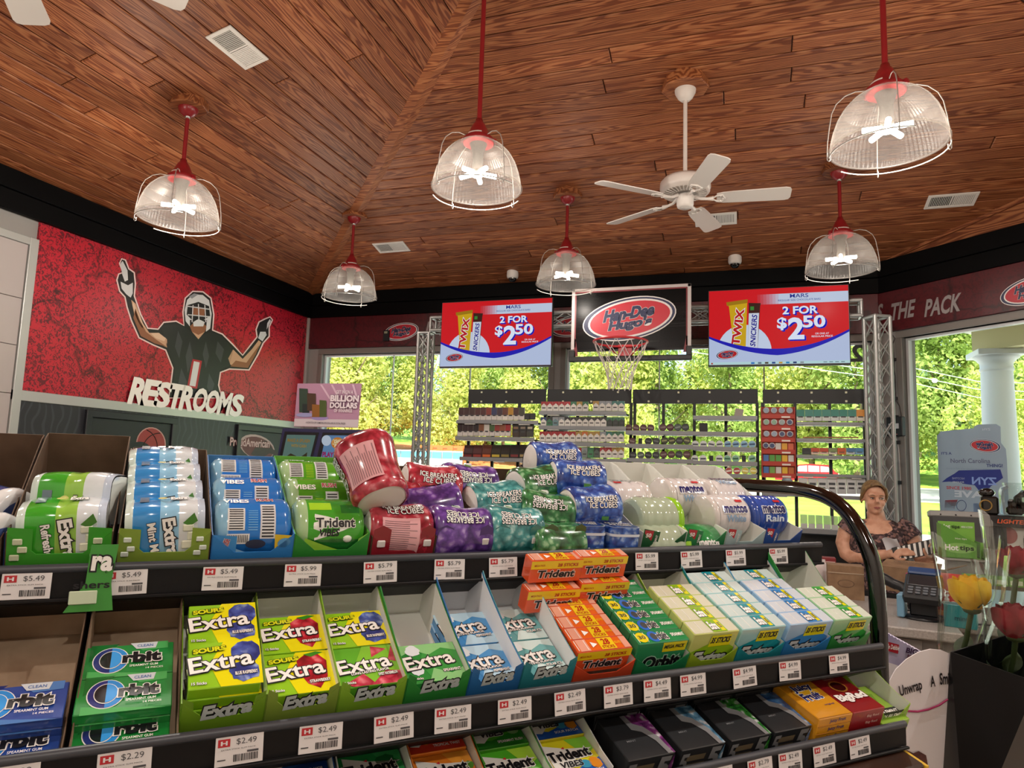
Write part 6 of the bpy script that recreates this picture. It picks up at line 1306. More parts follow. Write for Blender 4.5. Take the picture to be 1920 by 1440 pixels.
extra_stack('berry', .0775, 2, 4, 'yellow-green', 'blue raspberry', None, v0=.038, rx=6); extra_stack('straw', .1535, 2, 3, 'strawberry', 'strawberry', None, v0=.03); extra_stack(['melon', 'berry'], .2285, 2, 3, 'mixed watermelon', '', ['watermelon', 'blue raspberry']); extra_stack('spear', .3045, 1, 3, 'emptied green', 'green mint', None, v0=.025); extra_stack('pepper', .3745, 2, 2, 'blue mint', 'blue peppermint', None); extra_stack('polar', .4485, 2, 2, 'teal polar', 'teal ice mint', None)
def extra_tray(u0, u1, col, txtc, lb, hf=.03, hb=.062, inner=CARDI, scal=.004, curve=True, dd=.2):
    w_ = u1 - u0; mb = tray(w_, dd, hf, hb, inner, paint(col, .4), paint(col, .4), notch=scal, curve=curve); mb.text('Extra', paint('#b9c4c4', .4), FM @ T3(.004, hf - .012, .0014) @ RZ(5), h=.017, w=w_ * .62, bold=.05, shear=.25, outline=BTX, ow=.06, oz=-.0004)
    for sx in (-1, 1): fd(mb, [(sx * w_ / 2, 0), (sx * w_ / 2 - sx * .014, 0), (sx * w_ / 2 - sx * .01, hf), (sx * w_ / 2, hf + .006)], paint(col, .4), .0007)
    return show_tray(u0, u1, 1, 'gum_tray', lb, mb)
extra_tray(.0385, .1165, '#6f9a24', 0, 'yellow-green tray of blue raspberry stick gum', .05, .05); extra_tray(.1175, .1905, '#7f9a3a', 0, 'olive tray of strawberry stick gum', .05, .062, dd=.17); extra_tray(.192, .265, '#7fae2f', 0, 'green tray of watermelon and raspberry stick gum', .05, .066, dd=.17); extra_tray(.2665, .342, '#2f8a3a', 0, 'green tray with white inside, nearly empty, one mint pack left', .05, .076, dd=.18); extra_tray(.3435, .411, '#2a6aa8', 0, 'blue tray with white inside holding peppermint packs', .05, .082, inner=CARDW, dd=.18); extra_tray(.4125, .487, '#2a7f8a', 0, 'teal tray with white inside holding polar ice packs', .05, .084, inner=CARDW, dd=.18)
# -- mega packs standing on edge, one behind the other; top edges face the viewer
def mega(w_, h_, t_, body, topc, logo, logoc, foot, kind):
    # x across, y thickness (up the slope), z height
    mb = MB(); wrapc = gl_(body, .14); mb.cbox((-w_ / 2, 0, 0), (w_ / 2, t_, h_), wrapc, .0012, top=gl_(topc, .14)); T_ = frame((0, t_ / 2, h_ + .0004), (1, 0, 0), (0, 1, 0), (0, 0, 1)); F = frame((0, -.0005, 0), (1, 0, 0), (0, 0, 1), (0, -1, 0))
    if kind == 'tri':
        mb.poly([(-w_ * .06, -t_ * .46, .0001), (w_ * .22, -t_ * .46, .0001), (w_ * .22, t_ * .46, .0001), (-w_ * .06, t_ * .46, .0001)], gl_('#e8c81e'), T_); mb.poly([(-w_ * .44, -t_ * .46, 0), (-w_ * .26, -t_ * .46, 0), (-w_ * .26, t_ * .46, 0), (-w_ * .44, t_ * .46, 0)], gl_('#e0a08a'), T_); mb.poly([(w_ * .36, -t_ * .46, 0), (w_ * .48, -t_ * .46, 0), (w_ * .48, t_ * .46, 0), (w_ * .36, t_ * .46, 0)], gl_('#e0a08a'), T_)
        mb.text('28', gl_('#b3201e'), T_ @ T3(w_ * .08, t_ * .14, .0004), h=t_ * .48, w=w_ * .14, bold=.03); mb.text('STICKS', gl_('#b3201e'), T_ @ T3(w_ * .08, -t_ * .28, .0004), h=t_ * .22, w=w_ * .22, bold=.02); mb.text('MEGA PACK', gl_('#f0c020'), T_ @ T3(w_ * .29, 0, .0004), h=t_ * .2, w=w_ * .12); mb.poly([(-w_ * .2, t_ * .2, .0003), (-w_ * .09, 0, .0003), (-w_ * .2, -t_ * .25, .0003)], WTX, T_)
        mb.poly([(-w_ / 2, h_ * .62, 0), (w_ / 2, h_ * .62, 0), (w_ / 2, h_ * .97, 0), (-w_ / 2, h_ * .97, 0)], gl_('#e8c81e'), F); mb.text('28 STICKS', gl_('#b3201e'), F @ T3(w_ * .2, h_ * .78, .0004), h=h_ * .14, w=w_ * .4, bold=.03, shear=.15); mb.text('Trident', BTX, F @ T3(0, h_ * .4, .0004), h=h_ * .34, w=w_ * .72, bold=.04, shear=.15, outline=gl_('#f0d8d0'), ow=.05); mb.text('MEGA PACK', gl_('#b3201e'), F @ T3(-w_ * .34, h_ * .78, .0004), h=h_ * .08, w=w_ * .2)
    elif kind == 'orb':
        mb.ell(t_ * .42, t_ * .42, gl_('#e8d81e'), T_, n=16, cx=-w_ * .37, z=.0002); mb.text('30', BTX, T_ @ T3(-w_ * .37, 0, .0005), h=t_ * .3, w=t_ * .5, bold=.02); mb.ell(t_ * .42, t_ * .46, gl_('#2f6fd0'), T_, n=18, cx=-w_ * .14, z=.0002); mb.ell(t_ * .22, t_ * .28, BTX, T_, n=14, cx=-w_ * .14, z=.0004); mb.text('rbit', BTX, T_ @ T3(w_ * .02, 0, .0005), h=t_ * .62, w=w_ * .2, bold=.05, outline=WTX, ow=.05); mb.text('SPEARMINT', WTX, T_ @ T3(w_ * .33, 0, .0005), h=t_ * .28, w=w_ * .26, bold=.02)
        mb.poly([(0, h_ * .66, 0), (w_ * .46, h_ * .66, 0), (w_ * .46, h_ * .97, 0), (-w_ * .02, h_ * .97, 0)], gl_('#d8d01e'), F); mb.text('MEGA PACK', BTX, F @ T3(w_ * .22, h_ * .83, .0004), h=h_ * .12, w=w_ * .4, bold=.03, shear=.2); mb.text('Orbit', BTX, F @ T3(.004, h_ * .35, .0006), h=h_ * .42, w=w_ * .74, bold=.05, outline=gl_('#9fd0b8'), ow=.05)
    else:
        mb.poly([(-w_ * .08, -t_ * .46, .0001), (w_ * .24, -t_ * .46, .0001), (w_ * .22, t_ * .46, .0001), (-w_ * .1, t_ * .46, .0001)], gl_(foot), T_); mb.text('Extra', WTX, T_ @ T3(w_ * .02, 0, .0004), h=t_ * .6, w=w_ * .17, bold=.05, outline=BTX, ow=.07); mb.poly([(w_ * .13, -t_ * .4, .0003), (w_ * .21, -t_ * .4, .0003), (w_ * .2, t_ * .4, .0003), (w_ * .12, t_ * .4, .0003)], gl_('#e8e01e'), T_); mb.text('35', BTX, T_ @ T3(w_ * .165, .0, .0006), h=t_ * .4, w=w_ * .05, bold=.02)
        mb.poly([(-w_ / 2, 0, 0), (w_ / 2, 0, 0), (w_ / 2, h_ * .5, 0), (w_ * .1, h_ * .8, 0), (-w_ / 2, h_ * .45, 0)], gl_(foot), F); mb.poly([(-w_ * .12, h_ * .6, .0004), (w_ * .36, h_ * .6, .0004), (w_ * .34, h_ * .92, .0004), (-w_ * .1, h_ * .92, .0004)], gl_('#e0dc1e'), F); mb.text('35 STICKS', BTX, F @ T3(w_ * .12, h_ * .78, .0007), h=h_ * .17, w=w_ * .42, bold=.04, shear=.15); mb.text('Extra', gl_('#d5dcdc'), F @ T3(.0, h_ * .26, .0007), h=h_ * .42, w=w_ * .78, bold=.05, shear=.35, outline=BTX, ow=.06)
    for x in (-w_ * .47, -w_ * .3): mb.box((x, t_ * .1, h_), (x + .0008, t_ * .9, h_ + .0006), gl_('#f0f0ee'))
    return mb.mesh('gum_mega_pack')
mt_ = mega(.084, .034, .0225, '#d8532a', '#e0641e', '', '', '', 'tri'); mo_ = mega(.0855, .05, .0225, '#2f8a5a', '#1f8a4f', '', '', '', 'orb')
gMg = 'mega gum packs in rows on the middle shelf'
for i in range(5): uniq(mt_, 'gum_mega_pack', 'orange 28-stick gum pack, %s from the front of its row' % ORD[i], 'gum pack', gMg, 1, .533, .032 + .0235 * i, .021, rx=2)
for i, (u, v, w_) in enumerate(((.505, .13, .042), (.51, .148, .078), (.592, .135, .046), (.588, .15, .08))): uniq(mt_, 'gum_mega_pack', 'orange 28-stick gum pack stacked up behind the row, %s' % ('lower left', 'upper left', 'lower right', 'upper right')[i], 'gum pack', gMg, 1, u, v, w_, rx=-6)
for i in range(6): uniq(mo_, 'gum_mega_pack', 'green mega gum pack with small round logo, %s from the front of its row' % ORD[i], 'gum pack', gMg, 1, .627, .032 + .0238 * i, .0085, rx=2)
for cn, uc, n, (bd, tp_, ft), ww, vs in (('lime', .716, 4, ('#c5cf7a', '#d5d6c0', '#8fbf22'), .083, .006), ('teal', .807, 5, ('#9fcfd4', '#c9dcdc', '#1f97a5'), .087, .006), ('blue', .906, 4, ('#a5c8ea', '#cfdae6', '#3f8fd8'), .093, .006), ('green', 1.0, 3, ('#9fcfa0', '#d4ded0', '#3fae4a'), .087, .006)):
    me = mega(ww, .058, .0275, bd, tp_, '', '', ft, 'ext')
    for i in range(n): uniq(me, 'gum_mega_pack', '%s-banded clear 35-stick gum pack, %s from the front of its row' % (cn, ORD[i]), 'gum pack', gMg, 1, uc, .031 + .0285 * i, .008, rx=2)
mt2 = mega(.092, .058, .0275, '#9fcfd4', '#c9dcdc', '', '', '#1f97a5', 'ext'); uniq(mt2, 'gum_mega_pack', 'teal-banded clear gum pack alone at the back of the blue row', 'gum pack', gMg, 1, .9, .031 + .0285 * 4, .008, rx=2)
for u0, u1, c_, hb, lb in ((.488, .58, '#c8492a', .03, 'orange tray of 28-stick gum packs'), (.582, .672, '#1f7a4a', .07, 'green tray of mega packs with round logos'), (.673, .76, '#8fae2a', .075, 'lime tray of 35-stick gum packs'), (.7615, .853, '#1f8a96', .08, 'teal tray of 35-stick gum packs'), (.8545, .953, '#2f7fc0', .08, 'blue tray of 35-stick gum packs'), (.9545, 1.046, '#2f8a3f', .09, 'green tray of 35-stick gum packs at the shelf end')):
    mb = tray(u1 - u0, .175, .04, hb, CARDI, paint(c_, .4), paint(c_, .4), sidef=.6); show_tray(u0, u1, 1, 'gum_tray', lb, mb)

# ================================================================ third shelf
def deco_tri(c1, c2, blob, flavour, vibes_=False):
    def f(mb, M):
        W2, H2 = .036, .031; poly2(mb, M, [(-W2, -H2), (W2, -H2), (W2, -.004), (-.01, -.02), (-W2, -.012)], gl_(c1), .0001); poly2(mb, M, [(W2, H2), (.004, H2), (.02, .0), (W2, .01)], gl_(c2), .0001); poly2(mb, M, [(-.03, .026), (.0, .016), (.034, .012), (.0, -.004), (-.02, -.022), (-.03, -.02)], gl_('#e6e6e2'), .0003)
        mb.text('Trident', BTX, M @ T3(-.002, .006, 0) @ RZ(3), h=.0165, w=.06, bold=.045, outline=gl_('#ecece8'), ow=.05, z=.001, oz=-.0003); poly2(mb, M, [(-.0075, .0165), (-.0035, .0185), (-.0035, .0145)], gl_('#c8283a'), .0014)
        if vibes_: mb.text('VIBES', BTX, M @ T3(-.006, -.009, .001), h=.0095, w=.032, bold=.04, shear=.15, outline=gl_('#ecece8'), ow=.05)
        blob(mb, M); mb.text(flavour, WTX, M @ T3(.014, -.0235, .001), h=.0042, w=.034, bold=.02)
    return f
tP = {'blue': facepack(.074, .064, .016, '#1f5fae', deco_tri('#123f86', '#2a6fc0', lambda mb, M: blobs(mb, M, .018, -.01, .008, gl_('#163a78'), 2), 'ORIGINAL FLAVOR')).mesh('gum_pack'), 'green': facepack(.074, .064, .016, '#2a9a4f', deco_tri('#1f7f3f', '#3fb05f', lambda mb, M: blobs(mb, M, .018, .012, .012, gl_('#1f6f3a'), 2), 'SPEARMINT')).mesh('gum_pack'), 'orange': facepack(.074, .064, .016, '#e8842a', deco_tri('#d8402a', '#f0a03a', lambda mb, M: (mb.ell(.011, .007, gl_('#e8b84a'), M, n=16, z=.0006, cx=.02, cy=-.009), blobs(mb, M, .03, .008, .006, gl_('#4f9a2a'), 5)), 'TROPICAL TWIST')).mesh('gum_pack'),
      'vgreen': facepack(.074, .064, .016, '#4fae2a', deco_tri('#2f8a2a', '#9fd03a', lambda mb, M: mb.ell(.008, .006, gl_('#8fbf7a'), M, n=16, z=.0006, cx=.024, cy=-.008), 'SPEARMINT RUSH', True)).mesh('gum_pack'), 'sour': facepack(.074, .064, .016, '#d8d024', deco_tri('#2a5fc0', '#7fc23a', lambda mb, M: (mb.ell(.008, .0065, gl_('#3f9ac0'), M, n=16, z=.0008, cx=.012, cy=-.012), blobs(mb, M, .026, -.012, .009, gl_('#e0902a'), 8, .0008)), 'SOUR PATCH', True)).mesh('gum_pack')}
gL = 'flat gum packs on the lowest shelf'
TH = .0655
for k, uc, rows, cn, v0 in (('blue', .155, 2, 'blue', .09), ('green', .238, 3, 'green', .05), ('orange', .318, 3, 'orange', .03), ('vgreen', .398, 3, 'lime green', .02), ('sour', .478, 3, 'yellow and blue', .02)):
    for i in range(rows): uniq(tP[k], 'gum_pack', '%s slab gum pack with white triangle, %s row of the lowest shelf' % (cn, ORD[i]), 'gum pack', gL, 2, uc, v0 + TH * i, .012, rx=-2)
for u0, u1, c_, lb in ((.116, .194, '#1f4f96', 'blue tray on the lowest shelf'), (.198, .277, '#d0d2ce', 'pale tray of green slab packs on the lowest shelf'), (.279, .357, '#c9702a', 'orange tray on the lowest shelf'), (.36, .437, '#3f8a2f', 'lime tray on the lowest shelf'), (.44, .516, '#c0c4c0', 'pale tray of yellow and blue packs on the lowest shelf')):
    mb = tray(u1 - u0, .22, .036, .06, CARDI, paint(c_, .45), paint(c_, .45), sidef=.5); show_tray(u0, u1, 2, 'gum_tray', lb, mb)
CHAR = paint('#26282b', .3, coat=.3); SILVR = paint('#8f9296', .3, .3)
def five(c1, c2):
    m5 = crystal('swoosh_' + c1.strip('#'), c1, c2, '#e0e6ea')
    mb = MB(); w_, h_, t_ = .072, .074, .036; mb.cbox((-w_ / 2, 0, 0), (w_ / 2, h_, t_), CHAR, .001); M = T3(0, h_ / 2, t_ + .0003); F = frame((0, -.0005, 0), (1, 0, 0), (0, 0, 1), (0, -1, 0))
    poly2(mb, M, [(.004, .036), (.036, .036), (.036, -.037), (.03, -.037), (.028, -.01), (.02, .01), (.006, .022)], m5, .0002); poly2(mb, M, [(-.002, .036), (.006, .036), (.008, .02), (.02, .012), (.03, -.008), (.032, -.037), (.025, -.037), (.022, -.014), (.012, .004), (.0, .01)], SILVR, .0005)
    mb.text('MINT', SILVR, M @ T3(-.012, -.008, .0004), h=.003, w=.014)
    for k in range(2): mb.poly([(-.026, .006 + k * .012, 0), (.004, .006 + k * .012, 0), (.006, .014 + k * .012, 0), (-.024, .014 + k * .012, 0)], paint('#6a5f4a', .4), F)
    mb.text('5', SILVR, F @ T3(-.03, .017, .0003), h=.026, w=.014, bold=.03, shear=.2); mb.text('5', SILVR, F @ T3(.02, .018, .0003), h=.03, w=.02, bold=.05, shear=.2); mb.poly([(.026, 0, 0), (.036, 0, 0), (.036, .034, 0), (.03, .02, 0)], m5, F); return mb.mesh('gum_box')
for k, (c1, c2, uc, rows, cn) in enumerate((('#4a1f4f', '#8a3f8a', .573, 2, 'purple'), ('#2f5a7a', '#6fa0c0', .656, 2, 'pale blue'), ('#1f5a24', '#3f9a3a', .739, 2, 'green'), ('#2a4f8a', '#4f86c0', .818, 2, 'blue'))):
    me = five(c1, c2)
    for i in range(rows): uniq(me, 'gum_box', 'black gum box with a %s swoosh, %s' % (cn, ('front one on the lowest shelf', 'rear one')[i]), 'gum box', 'black swoosh gum boxes', 2, uc, .02 + .076 * i, .004, rx=(-2, -6)[i])
def fancy(base, big, bigc, outl, sm, kind):
    mb = MB(); w_, h_, t_ = .07, .085, .05; mb.cbox((-w_ / 2, 0, 0), (w_ / 2, h_, t_), gl_(base, .3), .001); M = T3(0, h_ / 2, t_ + .0003); F = frame((0, -.0005, 0), (1, 0, 0), (0, 0, 1), (0, -1, 0))
    if kind == 'j':
        mb.ell(.026, .018, gl_('#e0902a'), M, n=24, z=.0002, cy=.012); mb.ell(.024, .0165, gl_('#e8b42a'), M, n=24, z=.0003, cy=.012); mb.text('Juicy', gl_(bigc), M @ T3(0, .022, .0006) @ RZ(4), h=.017, w=.042, bold=.04, outline=WTX, ow=.05); mb.text('Fruit', gl_(bigc), M @ T3(0, .003, .0006) @ RZ(4), h=.017, w=.038, bold=.04, outline=WTX, ow=.05); mb.text('original', gl_(bigc), M @ T3(.014, -.018, .0006), h=.004, w=.02)
        for k in range(3): mb.box((-w_ / 2 + .001, -.0004 + 0, .0), (w_ / 2 - .001, 0, .001), gl_('#b8801a')); mb.poly([(-w_ / 2, -.042 + k * .0, .0004), (w_ / 2, -.042, .0004), (w_ / 2, -.0412, .0004), (-w_ / 2, -.0412, .0004)], gl_('#b8801a'), M)
        for k in range(3):
            mb.box((-w_ / 2 + .0005, -.0006, .012 + .0125 * k), (w_ / 2 - .0005, 0, .0128 + .0125 * k), gl_('#a87018')); mb.text('Juicy Fruit', gl_(bigc), F @ T3(.004, .019 + .0125 * k, .0003), h=.0065, w=.034, bold=.02)
    else:
        mb.ell(.016, .013, gl_('#c98a3a'), M, n=22, z=.0002, cy=.014); mb.ell(.013, .0105, gl_('#4a0d10'), M, n=22, z=.0004, cy=.014); mb.text('BigRed', WTX, M @ T3(0, -.012, .0006) @ RZ(2), h=.02, w=.062, bold=.05, outline=gl_('#5a0d12'), ow=.05); mb.text('CINNAMON', gl_('#d8b0a8'), M @ T3(0, .032, .0004), h=.004, w=.024); mb.text('BigRed', WTX, F @ T3(.004, .012, .0003), h=.016, w=.06, bold=.05, outline=gl_('#5a0d12'), ow=.05)
        for k in range(2): mb.text('Big Red', gl_('#d8b0a8'), F @ T3(.01, .03 + .0105 * k, .0003), h=.005, w=.026)
    return mb.mesh('gum_box')
me = fancy('#d8961e', 'Juicy', '#2a2f7a', '', '', 'j'); uniq(me, 'gum_box', 'yellow fruit gum box with blue lettering on the lowest shelf', 'gum box', None, 2, .892, .012, .004, rx=-4)
me = fancy('#8f1a20', 'Big', '#fff', '', '', 'b')
for i in range(2): uniq(me, 'gum_box', 'dark red cinnamon gum box, %s on the lowest shelf' % ('front one', 'rear one, half hidden')[i], 'gum box', 'red cinnamon gum boxes', 2, .963 - .008 * i, .012 + .088 * i, .004 + .006 * i, rx=-4)
mb = tray(.07, .2, .045, .08, CARDI, paint('#8fb83a', .45), paint('#8fb83a', .45), sidef=.5); mb.poly([(-.034, .021, .0006), (.034, .021, .0006), (.034, .036, .0006), (-.034, .036, .0006)], BTX, FM); mb.text('DOUBLEMINT', WTX, FM @ T3(0, .028, .0012), h=.008, w=.062, bold=.03, shear=.2); show_tray(1.0, 1.07, 2, 'gum_tray', 'lime tray with white inside at the end of the lowest shelf', mb)
mb = MB(); mb.cbox((-.032, 0, 0), (.032, .08, .022), gl_('#8fb83a', .3), .001); mb.poly([(-.032, .012, .0223), (.032, .012, .0223), (.032, .028, .0223), (-.032, .028, .0223)], BTX); mb.text('DOUBLEMINT', WTX, T3(0, .02, .0226), h=.008, w=.06, bold=.03, shear=.2); mb.poly([(-.02, .04, .0224), (.01, .035, .0224), (.02, .06, .0224), (-.01, .07, .0224)], gl_('#6f9a2a')); uniq(mb.mesh('gum_pack'), 'gum_pack', 'lime green gum pack lying in the end tray of the lowest shelf', 'gum pack', None, 2, 1.035, .012, .003, rx=-2)
# brown wrapped box on the shelf below
p = GM.inverted() @ onN(1600, 1420, .72); mb = MB(); BRN = noisemat('brown_wrap', [(.3, '#2a160c'), (.7, '#3a2012')], 20, rough=.35); mb.cbox((-.16, 0, 0), (.1, .16, .05), BRN, .003); mb.box((.1, -.002, -.02), (.106, .16, .048), paint('#d8b02a', .45)); mb.box((-.16, -.004, -.03), (.1, -.001, .03), paint('#b03a24', .45)); mb.poly([(.02, -.0045, -.02), (.1, -.0045, -.02), (.1, -.0045, .02)], paint('#d8b02a', .45))
tag(mb.obj('candy_carton', None, GM @ T3(p.x, .69, 1.12) @ RX(14)), 'dark brown candy carton with yellow edge below the gum shelves', 'carton')
# ================================================================ counter and the things on it
CZ = .95
def at(x, y, t): return EYE + ray(x, y) * t
LAM = noisemat('grey_laminate', [(.35, '#8f8a86'), (.65, '#a39e99')], 120, rough=.35); CAB = paint('#6f6a66', .5); CABD = paint('#2a2826', .6)
cA, cE = onZ(1470, 1152, CZ), onZ(1990, 1209, CZ); cd = (cE - cA).normalized(); cn = Vector((-cd.y, cd.x, 0)); CL = (cE - cA).length
CM = frame(cA, cd, cn, (0, 0, 1)); IC = CM.inverted()
root = empty('sales_counter', CM @ T3(0, 0, -CZ), 'grey laminate sales counter behind the candy rack', 'counter')
xb = (IC @ onZ(1797, 1188, CZ)).x
mb = MB(); mb.cbox((0, 0, CZ - .042), (xb + .02, .8, CZ), LAM, .006); mb.cbox((xb - .2, .25, CZ - .042), (CL, .8, CZ - .001), LAM, .006); mb.obj('worktop', root)
mb = MB(); mb.box((.02, .05, 0), (xb - .02, .78, CZ - .042), CAB); mb.box((xb - .2, .3, 0), (CL - .02, .78, CZ - .043), CAB); mb.obj('cabinet_body', root)
for k in range(6): mb = MB(); w_ = (xb - .04) / 6; mb.cbox((.02 + w_ * k + .003, .036, .12), (.02 + w_ * (k + 1) - .003, .05, CZ - .16 if k == 5 else CZ - .05), CAB if k < 5 else CABD, .002); mb.obj('cabinet_panel', root)
def onc(x, y, z=CZ): return IC @ onZ(x, y, z)
def cput(mb, name, x, y, label, cat, rz=0., group=None, dz=0.):
    p = onc(x, y); return tag(mb.obj(name, None, CM @ T3(p.x, p.y, dz) @ RZ(rz)), label, cat, group)
def croot(name, x, y, label, cat, rz=0., dz=0., group=None):
    p = onc(x, y); return empty(name, CM @ T3(p.x, p.y, dz) @ RZ(rz), label, cat, group)
PL = paint('#17181b', .4)
# card payment terminal
root = croot('payment_terminal', 1733, 1160, 'black card payment terminal with blue screen hood on a stand', 'payment terminal', rz=-12)
mb = MB(); mb.lathe([(0, 0), (.085, 0), (.085, .008), (.06, .014), (0, .014)], 24, PL); mb.obj('base', root)
mb = MB(); mb.cbox((-.055, -.02, .012), (.055, .03, .10), PL, .006); mb.obj('stand', root)
MH = T3(0, -.01, .13) @ RX(32)
mb = MB(); mb.cbox((-.075, -.08, -.025), (.075, .09, .02), PL, .008, MH); mb.cbox((-.06, .0, .02), (.06, .075, .024), paint('#2a2c30', .15), .002, MH); hd_ = mb.obj('terminal_head', root)
mb = MB(); mb.cbox((-.066, .075, .018), (.066, .12, .035), paint('#24406f', .3), .006, MH); mb.obj('hood', root)
for i in range(3):
    for j in range(4): MB().cbox((-.055 + j * .03, -.06 + i * .018, .02), (-.034 + j * .03, -.048 + i * .018, .026), paint('#5a6068', .4), .002, MH).obj('key', hd_)
mb = MB(); mb.cbox((-.09, -.07, -.04), (-.06, .03, .06), paint('#6f9ab5', .4), .004); mb.obj('blue_side', root, T3(-.01, 0, .045))
mb = MB(); mb.tube([(.05, .02, .02), (.12, -.02, .01), (.2, .0, .006), (.3, .06, .005)], .004, PL, 6); mb.obj('cord', root)
# bar code scanner
root = croot('barcode_scanner', 1700, 1140, 'black handheld barcode scanner in its cradle near the tube end', 'scanner', rz=-20)
mb = MB(); mb.tube([(-.17, 0, .13), (-.13, 0, .135), (-.08, 0, .12), (-.04, 0, .1)], [.03, .034, .026, .022], PL, 12); mb.ball((-.17, 0, .13), (.012, .034, .034), paint('#2c3a52', .1), 12, 8); mb.obj('scan_head', root)
mb = MB(); mb.tube([(-.06, 0, .11), (-.02, 0, .1), (.02, 0, .06), (.035, 0, .0)], [.024, .024, .022, .03], PL, 10); mb.obj('handle', root)
mb = MB(); mb.tube([(.03, 0, .02), (-.02, -.06, .006), (.03, -.1, .006), (.09, -.03, .006)], .0035, PL, 6); mb.obj('cord', root)
# snack bag
mb = MB(); bgm, bgy = gl_('#b3262a', .3), gl_('#d8842a', .3)
def bag(s, t): b = math.sin(PI * s) ** .6 * math.sin(PI * min(1, max(0, t))) ** .5; return (-.06 + .12 * s, -.03 * b, .2 * t)
mb.grid(bag, 10, 10, bgm); mb.grid(lambda s, t: (-.06 + .12 * s, .03 * math.sin(PI * s) ** .6 * math.sin(PI * t) ** .5, .2 * t), 10, 10, bgm); mb.grid(lambda s, t: (-.06 + .12 * s, -.031 * math.sin(PI * s) ** .6 * math.sin(PI * (.05 + .2 * t)) ** .5 - .0006, .01 + .05 * t), 8, 4, bgy)
for i, t_ in enumerate(('YUMMY', 'MMY', 'MBO')): mb.text(t_, WTX, frame((-.03 + .026 * i, -.034, .125 - .03 * i), (0, 0, 1), (-1, 0, 0), (0, -1, 0)) if i < 2 else frame((.0, -.034, .07), (1, 0, 0), (0, 0, 1), (0, -1, 0)), h=.02, w=.08 if i < 2 else .07, bold=.04)
cput(mb, 'snack_bag', 1779, 1158, 'red snack bag with orange foot leaning by the payment terminal', 'snack bag', -8)
# teal box
mb = MB(); mb.cbox((-.06, 0, 0), (.06, .08, .095), paint('#0f6f74', .4), .002); mb.text('mints', paint('#0a3f46', .4), frame((.01, -.001, .04), (1, 0, 0), (0, 0, 1), (0, -1, 0)), h=.02, w=.06, bold=.02); cput(mb, 'teal_carton', 1801, 1178, 'teal carton at the counter corner beside the rose', 'carton', -12)
# cardboard box with flaps
KB = noisemat('corrugated_box', [(.3, '#7a5f47'), (.7, '#8f7256')], 20, rough=.85)
root = croot('cardboard_box', 1700, 1112, 'brown cardboard box with lifted flaps and a pink sticker on the counter', 'box', rz=-25)
mb = MB(); mb.box((-.14, 0, 0), (.14, .2, .13), KB); mb.obj('box_body', root)
mb = MB(); mb.poly([(-.14, 0, .132), (.16, 0, .132), (.17, -.0, .134), (.15, .1, .17), (-.14, .1, .165)], KB, th=.004); mb.obj('flap', root); mb = MB(); mb.poly([(.14, 0, .13), (.24, -.03, .17), (.24, .2, .17), (.14, .2, .13)], KB, th=.004); mb.obj('flap', root)
mb = MB(); mb.box((.0, -.0015, .02), (.075, -.0005, .11), paint('#c8307f', .5)); mb.box((.005, -.002, .075), (.07, -.0015, .1), paint('#5a1a3a', .5)); mb.obj('pink_sticker', root); mb = MB(); mb.text('CAUTION BOX', paint('#4a3a2a', .6), T3(.0, .05, .162) @ RX(17), h=.02, w=.16); mb.obj('box_print', root)
# riser with displays
p = onc(1786, 1100); RM = CM @ T3(p.x, p.y, 0) @ RZ(4)
root = empty('counter_riser', RM, 'pale acrylic counter riser under the green display box', 'riser')
mb = MB(); mb.box((-.04, 0, .155), (.62, .3, .165), paint('#9a9794', .3)); mb.obj('riser_top', root); mb = MB(); mb.box((-.03, .02, 0), (.6, .03, .155), paint('#7d7b7a', .3)); mb.obj('riser_front', root)
for k in range(5): mb = MB(); mb.cbox((.05 + k * .075, -.05, .03), (.12 + k * .075, .0, .085), gl_('#6fa84a', .4), .002); mb.box((.055 + k * .075, -.051, .04), (.115 + k * .075, -.05, .065), paint('#d5e0c8', .5)); tag(mb.obj('snack_carton', None, RM), 'green carton under the riser, %s from the rose' % ORD[k], 'carton', 'green cartons under the riser')
HG, HG2 = paint('#5f9a3a', .45), paint('#7fb84a', .45)
root = empty('display_box', RM @ T3(.05, .03, .166), 'green hot tips display box on the counter riser', 'display box')
mb = MB(); mb.poly([(-.09, 0, 0), (.09, 0, 0), (.09, 0, .095), (.05, 0, .115), (-.09, 0, .2)], HG, th=.003); mb.poly([(-.085, .12, .08), (.11, .12, .08), (.11, .12, .21), (-.085, .12, .21)], HG2, th=.003); mb.poly([(-.09, 0, 0), (-.09, .12, 0), (-.09, .12, .2), (-.09, 0, .2)], HG, th=.003); mb.box((-.09, 0, 0), (.11, .12, .004), HG); mb.box((.107, 0, 0), (.11, .12, .1), HG); mb.obj('display_body', root)
F_ = frame((0, -.001, 0), (1, 0, 0), (0, 0, 1), (0, -1, 0))
mb = MB(); mb.ell(.085, .03, paint('#86b860', .45), F_ @ T3(.0, .06, 0), n=20); mb.text('Hot', WTX, F_ @ T3(-.04, .062, .001), h=.035, w=.07, bold=.03); mb.text('tips', paint('#1f2a1a', .45), F_ @ T3(.038, .058, .001), h=.036, w=.075, bold=.03); mb.text('Hot tips', paint('#d8e0c8', .45), F_ @ T3(.01, .115, .001), h=.014, w=.06)
mb.obj('lettering', root); mb = MB(); B_ = frame((0, .116, 0), (1, 0, 0), (0, 0, 1), (0, -1, 0)); mb.text('Hot', WTX, B_ @ T3(-.045, .18, .001), h=.026, w=.05, bold=.02); mb.text('tips', paint('#1f2a1a', .45), B_ @ T3(.008, .177, .001), h=.026, w=.045, bold=.02); mb.text('MOBILE ACCESSORY', WTX, B_ @ T3(.07, .18, .001), h=.012, w=.06); mb.obj('lettering', root)
root = empty('display_tray', RM @ T3(.18, .02, .166), 'pale green display tray with small packets beside the green box', 'display tray')
